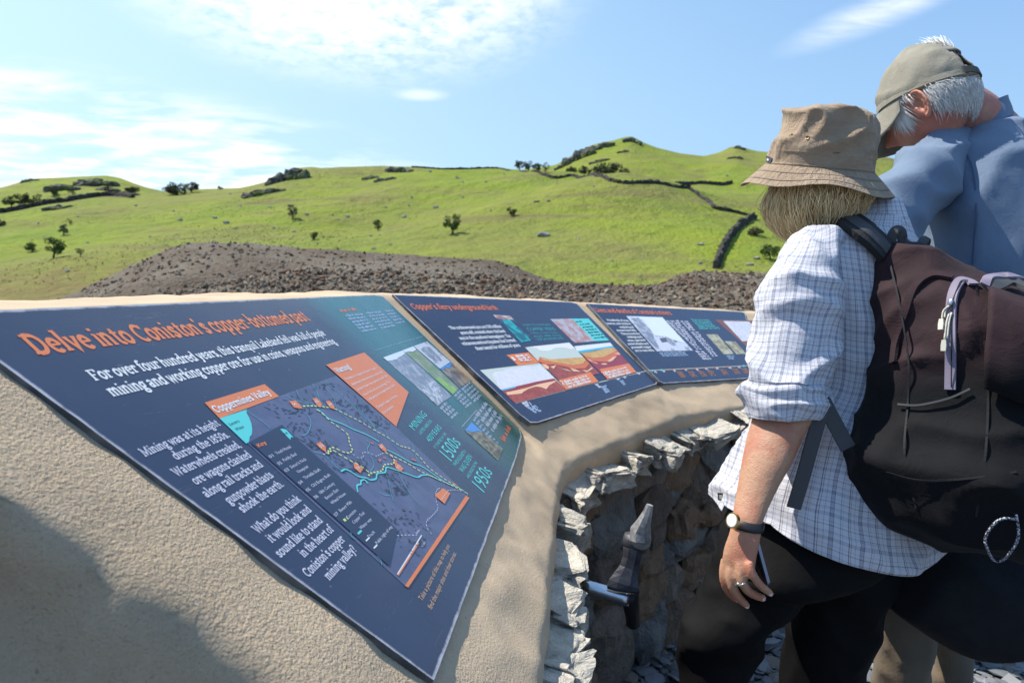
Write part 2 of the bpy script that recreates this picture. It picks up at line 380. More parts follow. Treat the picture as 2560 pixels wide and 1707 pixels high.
# ------------------------------------------------------------------ outcrops, boulders, dry stone walls on the hills
m, nt, b = mat0('fell_rock'); t = texc(nt)
n1 = noise(nt, t, .9, 5, .65); n2 = noise(nt, t, .3, 3)
c = mix(nt, n1.ss(.35, .7), (.05, .052, .045), (.15, .145, .125)); c = mix(nt, n2.ss(.5, .62) * .8, c, (.10, .125, .028)); setc(nt, b, c)
b.inputs['Roughness'].default_value = .9; b.inputs['Specular IOR Level'].default_value = .2; bump(nt, b, n1, .8, .5); MFR = m
MBL = M('boulder_stone', (.15, .145, .135), .9, (.30, .29, .27), 1.2, .5, 3, .1, spec=.2)
def outcrop(px, py, wpx, hpx, far, seed, label):
    r = np.random.default_rng(seed); c0 = (onB if far else onA)(px, py + hpx * .5); Y = c0[1]; w = wpx / FPX * Y; h = hpx / FPX * Y * (.72 if far else 1)
    fn = zB if far else zA; mb = MB(); n = max(5, int(4 + wpx / 10))
    for i in range(n):
        x = c0[0] + w * (r.uniform(-.5, .5)); y = Y + r.uniform(-.2, .5) * w * .3; k = 1 - abs((x - c0[0]) / w) * 1.4
        z = float(fn(np.array([x / y]), np.array([y]))[0]); hh = h * (.45 + .5 * k) * r.uniform(.6, 1.1)
        V, F = rock((x, y, z + hh * .15), (w * r.uniform(.12, .24), w * r.uniform(.10, .2), hh * .8), np.eye(3), seed + i * 2.3, .7, 2, .4); mb.add(V, F)
    tag(mb.build('rock_outcrop', MFR, loc=c0), label, 'outcrop', 'rock outcrops on the fells')
for i, q in enumerate([(730,432,70,32,0,'dark craggy outcrop on the middle skyline shoulder'),(695,446,50,22,0,'broken crag stepping down left of the skyline shoulder'),(1000,424,62,14,0,'long low rock outcrop on the skyline right of the shoulder'),
    (1577,346,44,16,1,'small rock cap on the pointed highest summit'),(1845,367,36,9,1,'small rock cap on the second summit beside the bucket hat'),(1445,382,70,34,1,'dark crag on the left flank of the pointed summit'),
    (1500,362,60,18,1,'dark rocks on the upper left ridge of the pointed summit'),(1410,406,44,20,1,'lowest dark crag at the foot of the pointed summit'),(155,462,80,26,1,'broad dark crag on the far left hill'),(235,452,80,20,1,'dark crag near the top of the far left hill'),
    (290,474,80,14,1,'low dark rock band on the right of the far left hill'),(75,449,44,9,1,'small rocks on the far left skyline'),(655,478,80,14,0,'scattered low rocks below the skyline crag'),(140,519,60,9,0,'flat grey rock slab below the left field wall'),
    (925,443,34,10,0,'grey rock patch below the skyline outcrop'),(962,447,40,8,0,'thin dark rock ledge below the skyline outcrop'),(1500,400,40,9,1,'small dark rocks on the middle of the right fell'),(1565,376,36,7,1,'small rocks below the pointed summit'),(1838,392,34,8,1,'rocks below the second summit')]):
    outcrop(*q[:5], 11 + i * 7, q[5])
bl = []
for L, ox, oy, s in (([(270,500,9),(595,560,12),(820,563,9),(875,605,8),(955,580,14),(300,683,10),(480,715,12),(540,640,8),(1465,585,15),(1745,500,16),(1530,408,9),(1505,480,9),(1985,408,9),(1170,752,11),(1245,740,7),(1690,178,12),(1940,235,11),(1985,272,8),(2190,270,8),(1330,430,7),(1300,497,8),(1340,828,10),(2235,525,9),(1190,865,11)], 600, 380, .2806),
    ([(2015,565,18),(1915,520,13),(1605,540,14),(1545,458,9),(1210,410,9),(695,510,9),(340,565,8),(285,718,8),(1365,793,10),(1480,762,9),(1335,685,8),(1570,668,8),(780,740,9),(600,995,14),(2105,610,8),(2050,305,8),(2140,410,8),(820,880,7)], 0, 400, .2806),
    ([(690,935,8),(455,1008,8),(1715,1140,15),(1720,980,22),(1315,432,9),(1940,405,9),(70,390,7),(515,472,7),(820,495,9),(980,1120,9),(400,905,46),(340,620,20),(440,618,12),(2130,1150,26),(2185,1095,24),(1235,1080,8)], 1240, 320, .2976)):
    bl += [(ox + x * s, oy + y * s, w) for x, y, w in L]
BLAB = {}
for i, (px, py, w) in enumerate(bl):
    far = py < 465 and px > 1400; p = (onB if far else onA)(px, py); s = w / FPX * p[1] * .40
    f = .45 if w < 20 else .22
    V, F = rock(p + (0, 0, s * f * .5), (s, s * .8, s * f * 1.5), np.eye(3), i * 1.7, .75, 2, .3)
    o = mesh('boulder', V, F, MBL if i != 42 else M('pale_stone', (.5, .5, .48), .8), loc=p)
    big = 'long flat grey slab' if w > 40 else 'large grey boulder' if w > 15 else 'grey boulder' if w > 10 else 'small dark boulder'
    tag(o, '%s lying in grass on the %s part of the hillside' % (big, 'far left' if px < 400 else 'left' if px < 700 else 'middle' if px < 1250 else 'right'), 'boulder', 'boulders scattered over the hillside')
MDW = M('dry_stone', (.028, .026, .023), .95, (.075, .07, .06), 2.5, .8, 5, .12, spec=.15)
def field_wall(pts, far, hm, wd, label, seed):
    P = np.array([(onB if far else onA)(x, y) for x, y in pts]); L = np.sum(np.linalg.norm(np.diff(P, axis=0), axis=1)); n = int(L / .7) + 8
    Q = smooth_path(P, n); r = np.random.default_rng(seed); fn = zB if far else zA
    V = []; prof = [(-.6, -.4), (-.52, .3), (-.42, .7), (-.3, 1), (.3, 1), (.42, .7), (.52, .3), (.6, -.4)]; k = len(prof); T = np.gradient(Q, axis=0)
    for i in range(n):
        z = float(fn(np.array([Q[i][0] / Q[i][1]]), np.array([Q[i][1]]))[0]); s = nrm([T[i][1], -T[i][0], 0]); hh = hm * r.uniform(.8, 1.1)
        for u, v in prof: V.append(np.array([Q[i][0], Q[i][1], z]) + s * (u * wd + r.normal() * .07) + UPW * (v * hh + r.normal() * .07))
    F = [(i * k + j, i * k + j + 1, (i + 1) * k + j + 1, (i + 1) * k + j) for i in range(n - 1) for j in range(k - 1)] + [tuple(range(k)), tuple((n - 1) * k + j for j in range(k))]
    tag(mesh('dry_stone_wall', V, F, MDW, loc=Q[0]), label, 'stone wall', 'dry stone field walls on the hills')
field_wall([(1030,419),(1130,424),(1260,424),(1350,434),(1440,443),(1520,450),(1600,458),(1725,471)], 0, .36, .4, 'long dark dry stone wall running down the skyline to the right', 1)
field_wall([(1885,546),(1862,562),(1838,580),(1822,600),(1808,625),(1798,650),(1790,672)], 0, .72, .45, 'dark zigzag dry stone wall dropping down the right hillside', 2)
field_wall([(1722,473),(1750,492),(1775,508),(1790,523),(1830,530),(1870,540)], 0, .35, .5, 'low broken brown wall linking two field walls on the right', 3)
field_wall([(0,534),(80,518),(150,507),(240,493),(290,491),(332,495)], 0, 1.0, .9, 'dark dry stone wall curving along the left field', 4)
field_wall([(1690,463),(1740,461),(1830,459)], 1, 1.2, .9, 'short dark wall on the far slope left of the bucket hat', 5)
# ------------------------------------------------------------------ trees and bushes
def leaf_mat(name, c1, c2):
    m, nt, b = mat0(name); gi = nt.nodes.new('ShaderNodeNewGeometry'); rp = X(nt, gi.outputs['Random Per Island'])
    setc(nt, b, mix(nt, rp, c1, c2)); b.inputs['Roughness'].default_value = .7; b.inputs['Specular IOR Level'].default_value = .25; return m
ML = leaf_mat('thorn_leaves', (.05, .085, .018), (.10, .15, .03)); MLD = leaf_mat('dark_leaves', (.028, .038, .016), (.07, .075, .035)); MLG = leaf_mat('grey_leaves', (.06, .075, .05), (.12, .13, .09))
MTK = M('bark', (.05, .042, .035), .9)
def tree(px, py, hpx, wpx, far, seed, label, m, cat='tree', bare=.25):
    r = np.random.default_rng(seed); c0 = (onB if far else onA)(px, py); k = c0[1] / FPX; h = hpx * k; w = wpx * k
    t = empty('hawthorn_tree' if cat == 'tree' else 'bush', c0, label, cat, 'trees and bushes on the hillside')
    mb = MB(); top = c0 + np.array([r.uniform(-.1, .1) * w, 0, h * .62])
    mb.tube(smooth_path([c0 - (0, 0, .3 * bare), c0 + (top - c0) * .4 + r.normal(size=3) * .03 * w, top], 7), np.linspace(.055, .015, 7) * h, 6)
    cs = []
    n = 15 if wpx > 24 else 10
    for i in range(n):
        q = r.normal(size=3); q /= np.linalg.norm(q); q *= r.uniform(.35, 1) ** .6
        p = c0 + np.array([q[0] * w * .45, q[1] * w * .40, h * (bare + (1 - bare) * .52) + q[2] * h * (1 - bare) * .40]); cs.append(p)
        if i < 7: mb.tube(smooth_path([c0 + (top - c0) * r.uniform(.3, .7), (c0 + top) * .25 + p * .5 + (0, 0, -.02 * h), p], 5), np.linspace(.022, .006, 5) * h, 5)
    mb.build('trunk', MTK, t)
    V = []; F = []
    for p in cs:
        rad = r.uniform(.13, .24) * w
        for j in range(90 if wpx > 24 else 55):
            q = r.normal(size=3); q = q / np.linalg.norm(q) * rad * r.uniform(.2, 1) ** .5 * np.array([1, 1, .75]); c = p + q
            s = r.uniform(.026, .055) * max(w, h * .6); u = nrm(r.normal(size=3)); v = nrm(np.cross(u, r.normal(size=3)))
            i0 = len(V); V += [c - s * u, c + s * .5 * v, c + s * u, c - s * .5 * v]; F.append((i0, i0 + 1, i0 + 2, i0 + 3))
    mesh('crown', V, F, m, t, recalc=False)
    return t
TR = [(1131,586,58,50,0,'largest lone green thorn tree, right of the hillside middle',ML),(945,577,30,28,0,'small round tree in the centre of the hillside',ML),(731,548,42,28,0,'grey-green windswept tree below the skyline crag',MLG),(784,600,24,26,0,'small dark bush low on the middle slope',ML),
    (134,645,52,56,0,'bushy tree with spreading crown at lower left',ML),(80,630,24,32,0,'little round bush left of the spreading tree',ML),(201,642,26,22,0,'little round tree right of the spreading tree',ML),(160,588,30,26,0,'blue-grey tree above the spreading tree',MLG),(174,562,16,16,0,'tiny dark tree just above the blue-grey tree',MLD),
    (1278,540,22,26,0,'dark low thorn bush on the bright spur',MLD),(2,565,16,26,0,'dark bush at the left photo edge',MLD),
    (1300,424,24,28,0,'dark tree leftmost in the skyline grove',MLD),(1322,426,26,26,0,'dark tree second in the skyline grove',MLD),(1343,428,24,26,0,'dark tree third in the skyline grove',MLD),(1364,431,26,22,0,'dark tree rightmost in the skyline grove',MLD),
    (1428,436,20,30,1,'low dark bush left of the big grove tree',MLD),(1462,440,26,34,1,'middling dark tree left of the big grove tree',MLD),(1492,443,26,32,1,'dark tree touching the big grove tree',MLD),(1525,450,42,62,1,'biggest dark spreading tree beside the long wall',MLD),(1560,445,26,26,1,'small dark tree right of the big grove tree',MLD),
    (28,520,30,34,1,'leftmost dark tree above the left field wall',MLD),(52,516,30,34,1,'dark tree second above the left field wall',MLD),(75,512,28,34,1,'dark tree third above the left field wall',MLD),(98,512,28,22,1,'dark tree at the end of the left grove',MLD),
    (132,488,22,26,1,'dark bush under the far left crag',MLD),(182,488,20,22,1,'single dark bush right of the far left crag',MLD),(270,480,24,24,1,'dark bush on the left hill crest',MLD),(330,482,14,34,1,'low dark bush at the end of the left hill',MLD),
    (440,488,26,56,0,'wide dark bush knoll on the left skyline',MLD),(480,482,28,36,0,'dark domed bush on the left skyline',MLD),(552,474,8,18,0,'tiny bush on the left skyline',MLD),
    (1890,590,22,40,0,'dark green shrub beside the zigzag wall',MLD),(1925,650,40,50,0,'green thorn bush by the plaid sleeve',ML)]
for i, q in enumerate(TR): tree(*q[:5], 100 + i, q[5], q[6], 'tree' if q[2] > 21 else 'bush', .04 if q[2] > 40 and q[6] is ML else .0)
# ------------------------------------------------------------------ curved wall: concrete cap, stone face
class PL:
    def __init__(s, n, u, d): s.n = nrm(n); s.u = nrm(u); s.v = np.cross(s.n, s.u); s.d = d
    def cam(s, px, py, off=0.0): r = ray(px, py); return r * ((s.d - off) / (s.n @ r))
    def pt(s, px, py, off=0.0): return c2w(s.cam(px, py, off))
    def dirs(s): o = c2w((0, 0, 0)); return c2w(s.u) - o, c2w(s.v) - o, c2w(s.n) - o      # world u, v (downslope), n (into the wall)
P1 = PL((-.65191, .74424, .14535), (.12933, -.07975, .98839), .453)
P2 = PL((-.48054, .76193, .43422), (.62106, -.05391, .78191), .988)
_u3 = nrm((2055, 6.5, 1707)); _tl3 = ray(1467, 758.6) * 2.88; _bl3 = ray(1653, 958) * 2.60
_n3 = nrm(np.cross(_u3, _bl3 - _tl3)); P3 = PL(_n3, _u3, float(_n3 @ _tl3))
_u4 = nrm((.95, .03, .30)); _tl4 = P3.cam(1878, 784); _bl4 = P3.cam(1925, 941); _n4 = nrm(np.cross(_u4, _bl4 - _tl4)); P4 = PL(_n4, _u4, float(_n4 @ _tl4))
INSET = .008
st = []                                     # (top, bottom, plane, rear width, lip width)
def stn(P, T, L, wr, wl, push=0.0):
    T = P.cam(*T, -INSET) + push * P.u; L = P.cam(*L, -INSET) + push * P.u; st.append([c2w(T), c2w(L), P, wr, wl])
stn(P1, (-168, 782), (1085, 1700), .25, .135, -.115)
stn(P1, (-168, 782), (1085, 1700), .25, .135)
stn(P1, (952, 737), (1302, 1085), .17, .135)
stn(P2, (985, 736), (1322, 1057), .13, .14)
stn(P2, (1439, 756), (1642, 958), .13, .15)
stn(P3, (1467, 758.6), (1653, 958), .13, .15)
stn(P3, (1859, 780), (1905, 943), .13, .14)
stn(P4, (1885, 783), (1935, 941), .13, .14)
for dd in (.55, .8):
    q = [x.copy() if isinstance(x, np.ndarray) else x for x in st[7]]; u4 = P4.dirs()[0]; q[0] = q[0] + u4 * dd; q[1] = q[1] + u4 * dd * .9; st.append(q)
def profile(T, L, P, wr, wl):
    u, v, n = P.dirs(); h = nrm([-v[0], -v[1], 0]); pts = []
    rear = T + h * wr + UPW * .010
    low = np.array([rear[0] + h[0] * .03, rear[1] + h[1] * .03, -.05])
    pts += [low + (rear - UPW * .06 - low) * t for t in np.linspace(0, 1, 6)[:-1]]
    pts += [rear + h * .018 - UPW * .05, rear + h * .014 - UPW * .02, rear + h * .0 - UPW * .004]
    pts += [rear + (T - rear) * t for t in np.linspace(.06, 1, 9)]
    pts += [T + (L - T) * t for t in np.linspace(0, 1, 20)[1:]]
    E = L + v * wl; pts += [L + (E - L) * t for t in np.linspace(0, 1, 9)[1:]]
    ang0 = math.asin(-v[2]); R = .042; hd = -h          # roll of the lip: from the slope direction to straight down
    c = E + n * R; N0 = -n
    for a in np.linspace(0, math.pi / 2 - ang0 + .15, 8)[1:]:
        pts.append(c + R * (N0 * math.cos(a) + v * math.sin(a)))
    e = pts[-1]; pts += [e - UPW * .03 - hd * .004, e - UPW * .055 - hd * .012, e - UPW * .075 - hd * .05, np.array([e[0], e[1], 0]) - hd * .09 - UPW * .05]
    return np.array(pts)
prof = [profile(*s) for s in st]
rows = []
nsub = [7, 70, 8, 44, 8, 36, 8, 20, 10]
for i in range(len(prof) - 1):
    for t in np.linspace(0, 1, nsub[i], endpoint=False): rows.append(prof[i] * (1 - t) + prof[i + 1] * t)
rows.append(prof[-1])
u1, v1, n1 = P1.dirs(); endrows = []
uh = nrm([u1[0], u1[1], 0])
for du, dz in ((.010, .003), (.018, .013), (.025, .030), (.032, .055), (.039, .085), (.046, .12), (.054, .17), (.095, .24), (.10, .4), (.105, .7), (.11, 1.25)):
    r_ = rows[0] - uh * du; r_[:, 2] = np.maximum(r_[:, 2] - dz, -.05); endrows.append(r_)
rows = endrows[::-1] + rows
G = np.array(rows); nr, nc = G.shape[:2]
_k = np.exp(-np.linspace(-2, 2, 15) ** 2); _k /= _k.sum()
def _sm(A): return np.stack([np.stack([np.convolve(np.pad(A[:, j, c], 7, 'edge'), _k, 'valid') for c in range(3)], -1) for j in range(A.shape[1])], 1)
_o = len(endrows) + 9; _G = G.copy()
for _it in range(7): _G[_o:] = _sm(_G)[_o:]
for j in range(nc):
    w_ = 1.0 if j >= 8 + 8 + 19 + 4 or j <= 13 else (j - 35) / 4 if j > 35 else max(0, (17 - j) / 4) if j < 17 else 0
    G[_o:, j] = G[_o:, j] * (1 - w_) + _G[_o:, j] * w_
N = np.cross(np.gradient(G, axis=0), np.gradient(G, axis=1)); N /= np.linalg.norm(N, axis=2, keepdims=True) + 1e-9
if (N[nr // 2, 20] @ n1) > 0: N = -N
iT = 8 + 8; iL = iT + 19
for i in range(nr):
    for j in range(nc):
        p = G[i, j]; onp = (iT < j < iL) and i > len(endrows) + 8
        k = .0 if onp else 1.0
        edge = min(abs(j - iT), abs(j - iL)) if not onp else 9
        amp = (.010 if j > iL else .006) * k * (min(1, edge / 3) if edge < 9 else 1)
        if i < len(endrows) + 7: amp = .012
        d = amp * fbm(p, 7, 3, 2.0) + amp * .5 * fbm(p, 24, 2, 9.0)
        if j <= 12: d += .008 * fbm(p, 4.5, 2, 30.)
        if iL - 1 <= j <= iL + 2 and i > len(endrows): d += .004 * fbm(p, 14, 2, 17.)
        if i < len(endrows) + 7: G[i, j] = p + N[i, j] * d - uh * ((.055 * fbm(p * (1, 1, .3), 7, 2, 51.) + .030 * fbm(p, 17, 3, 61.)) * min(1, (len(endrows) + 7 - i) / 6))
        else: G[i, j] = p + N[i, j] * d
F = [(i * nc + j, i * nc + j + 1, (i + 1) * nc + j + 1, (i + 1) * nc + j) for i in range(nr - 1) for j in range(nc - 1)]
m, nt, b = mat0('render_mortar'); t = texc(nt)
na = noise(nt, t, 3.2, 5, .6, .3); nb_ = noise(nt, t, 34, 5, .7); ng = noise(nt, t, 260, 3, .6); nv = X(nt, voro(nt, t, 330))
c = mix(nt, na.ss(.3, .7), (.51, .39, .262), (.41, .31, .205)); c = mix(nt, nb_.ss(.5, .8) * .5, c, (.53, .43, .32)); c = mix(nt, ng.ss(.6, .75) * .35, c, (.19, .15, .11))
c = mix(nt, noise(nt, t, 2.1, 5, .65, 1.2).ss(.52, .68) * .5, c, (.34, .265, .18)); crk = X(nt, voro(nt, comb(nt, *[q + noise(nt, t, 9, 3) * .12 for q in sep(nt, t)]), 2.6, 'DISTANCE_TO_EDGE')); c = mix(nt, crk.ss(.010, .002) * noise(nt, t, 1.7, 2).ss(.5, .6) * .0, c, (.16, .125, .09)); c = mix(nt, X(nt, voro(nt, t, 48)).ss(.13, .07) * noise(nt, t, 5, 2).ss(.45, .6) * .6, c, (.22, .18, .14)); setc(nt, b, c)
b.inputs['Roughness'].default_value = .92; b.inputs['Specular IOR Level'].default_value = .25
gx, gy, gz = sep(nt, t); near = gy.ss(-.65, -1.05)
ch = bump(nt, b, ng * .6 + nb_ * .5 + nv * .12, .45, .0035)
bump(nt, b, (noise(nt, t, 120, 4, .75) * 1.5 + ng * .9 + nv * .25) * near, .7, .0050, ch); MCAP = m
base = np.array([.0, 1.6, 0.])
wall = empty('display_wall', base, 'curved waist-high wall with a sandy sloping top and a rough stone inner face', 'wall')
mesh('mortar_cap', G.reshape(-1, 3), F, MCAP, wall, smooth=True)
# stone inner face, following the lip
lip = list(G[len(endrows)::4, nc - 4]); lipxy = np.array([[q[0], q[1]] for q in lip]); lipz = np.array([q[2] for q in lip])
ext = lipxy[0] - nrm(np.append(lipxy[1] - lipxy[0], 0))[:2] * .15
LX = np.vstack([ext, lipxy]); LZ = np.append(lipz[0], lipz)
seg = np.append(0, np.cumsum(np.linalg.norm(np.diff(LX, axis=0), axis=1))); SL = seg[-1]
def onlip(s): return np.array([np.interp(s, seg, LX[:, 0]), np.interp(s, seg, LX[:, 1])]), float(np.interp(s, seg, LZ))
def lipn(s):
    a, _ = onlip(max(0, s - .12)); c, _ = onlip(min(SL, s + .12)); d = c - a; return nrm([d[1], -d[0], 0]), nrm([d[0], d[1], 0])
m, nt, b = mat0('wall_stone'); t = texc(nt); gi = nt.nodes.new('ShaderNodeNewGeometry'); rp = X(nt, gi.outputs['Random Per Island'])
n1_ = noise(nt, t, 9, 6, .68, .4); n2_ = noise(nt, t, 34, 5, .7, .8); sx, sy, sz = sep(nt, t); n3_ = noise(nt, comb(nt, sx * 6, sy * 6, sz * 1.6), 7, 5, .7, 1.0)
c = mix(nt, rp, (.145, .115, .088), (.26, .22, .175)); c = mix(nt, (rp * 9.1).frac().gt(.6), c, (.25, .165, .10)); c = mix(nt, (rp * 5.7).frac().gt(.75), c, (.20, .21, .205))
c = mix(nt, n1_.ss(.45, .7) * .7, c, (.075, .062, .05)); c = mix(nt, n2_.ss(.56, .75) * .6, c, (.30, .275, .24)); c = mix(nt, n3_.ss(.6, .72) * .5, c, (.22, .13, .07))
setc(nt, b, c); b.inputs['Roughness'].default_value = .72; bump(nt, b, n1_ * 1.0 + n2_ * .6 + n3_ * .6, 1.0, .030); MST = m
mb = MB(); r = np.random.default_rng(5); z = 0.0; row = 0
while z < .80:
    hrow = r.uniform(.13, .21); s = r.uniform(-.1, 0)
    while s < SL:
        w = r.uniform(.15, .34) * (1.1 if hrow > .17 else .9); sc = s + w / 2; s += w * .9
        if sc > SL: break
        p, lz = onlip(max(sc, 0)); n, tt = lipn(max(sc, 0)); top = lz - .032
        zc = min((z + hrow / 2) / .80 * top + r.uniform(-.02, .02), top - hrow * .5)
        tilt = r.uniform(-.5, .5); a1 = tt * math.cos(tilt) + UPW * math.sin(tilt); a2 = -tt * math.sin(tilt) + UPW * math.cos(tilt)
        V, F = rock(np.array([p[0], p[1], zc]) + n * r.uniform(-.080, -.020), (w * .55, hrow * .60, r.uniform(.052, .075)), (a1, a2, n), r.uniform(0, 90), .86, 3, .44)
        mb.add(V, F)
    z += hrow * .86; row += 1
mb.build('stone_face', MST, wall)
# pale split stones poking out under the lip, tops in the sun
m, nt, b = mat0('pale_split_stone'); t = texc(nt); n1_ = noise(nt, t, 14, 6, .68, .5); n2_ = noise(nt, t, 60, 5, .7); sx, sy, sz = sep(nt, t)
n3_ = noise(nt, comb(nt, sx * 2, sy * 2, sz * 9), 9, 5, .7, 1.2)
c = mix(nt, n1_.ss(.35, .65), (.58, .52, .42), (.42, .39, .33)); c = mix(nt, n3_.ss(.5, .7) * .8, c, (.20, .195, .18)); c = mix(nt, n2_.ss(.62, .75) * .5, c, (.42, .28, .15)); setc(nt, b, c)
b.inputs['Roughness'].default_value = .8; bump(nt, b, n1_ + n2_ * .4 + n3_ * .9, 1.0, .016); MPS = m
def ridge_(p, sc): return 1 - abs(fbm(p, sc, 3, 3.)) * 3
mb = MB(); r = np.random.default_rng(15)
def lip_s(px, py):                     # station of the lip seen nearest that pixel
    best = (9e9, 0)
    for s in np.linspace(0, SL, 500):
        p, lz = onlip(s); q = np.array([p[0], p[1], lz]); y = q[1] * cT - (q[2] - CAMZ) * sT; yd = -(q[2] - CAMZ) * cT - q[1] * sT
        if y < .05: continue
        d = math.hypot(CX + FPX * q[0] / y - px, CY + FPX * yd / y - py)
        if d < best[0]: best = (d, s)
    return best[1]
for (px, py, w, h, out, dn) in ((1450, 1700, .15, .05, .06, .03), (1410, 1615, .15, .045, .05, .03), (1378, 1500, .09, .06, .035, .03), (1378, 1400, .10, .075, .045, .035), (1400, 1305, .11, .08, .045, .03),
        (1440, 1215, .13, .06, .05, .03), (1495, 1150, .15, .055, .055, .028), (1560, 1105, .12, .05, .055, .02), (1620, 1070, .13, .06, .07, .012), (1690, 1050, .12, .05, .06, .025), (1760, 1030, .16, .055, .075, .01), (1850, 1005, .17, .075, .085, -.005), (1950, 992, .15, .06, .07, .0), (2070, 985, .16, .06, .07, .0)):
    s = lip_s(px, py); p, lz = onlip(s); n, tt = lipn(s); a1 = nrm(tt + UPW * r.uniform(-.25, .25) + n * r.uniform(-.2, .2)); a2 = nrm(n - UPW * r.uniform(.05, .5)); a2 = nrm(a2 - (a2 @ a1) * a1); a3 = np.cross(a1, a2)
    V, F = rock(np.array([p[0], p[1], lz + .004 - dn]) + n * (out * .22 + r.uniform(-.012, .012)), (w * .58, out * .8 + .012, h * .52), (a1, a2, a3), r.uniform(0, 99), .42, 4, .62)
    V = [v + a3 * .004 * ridge_(v, 16) + n * .006 * ridge_(v, 24) for v in V]; mb.add(V, F)
mb.build('split_stones', MPS, wall)
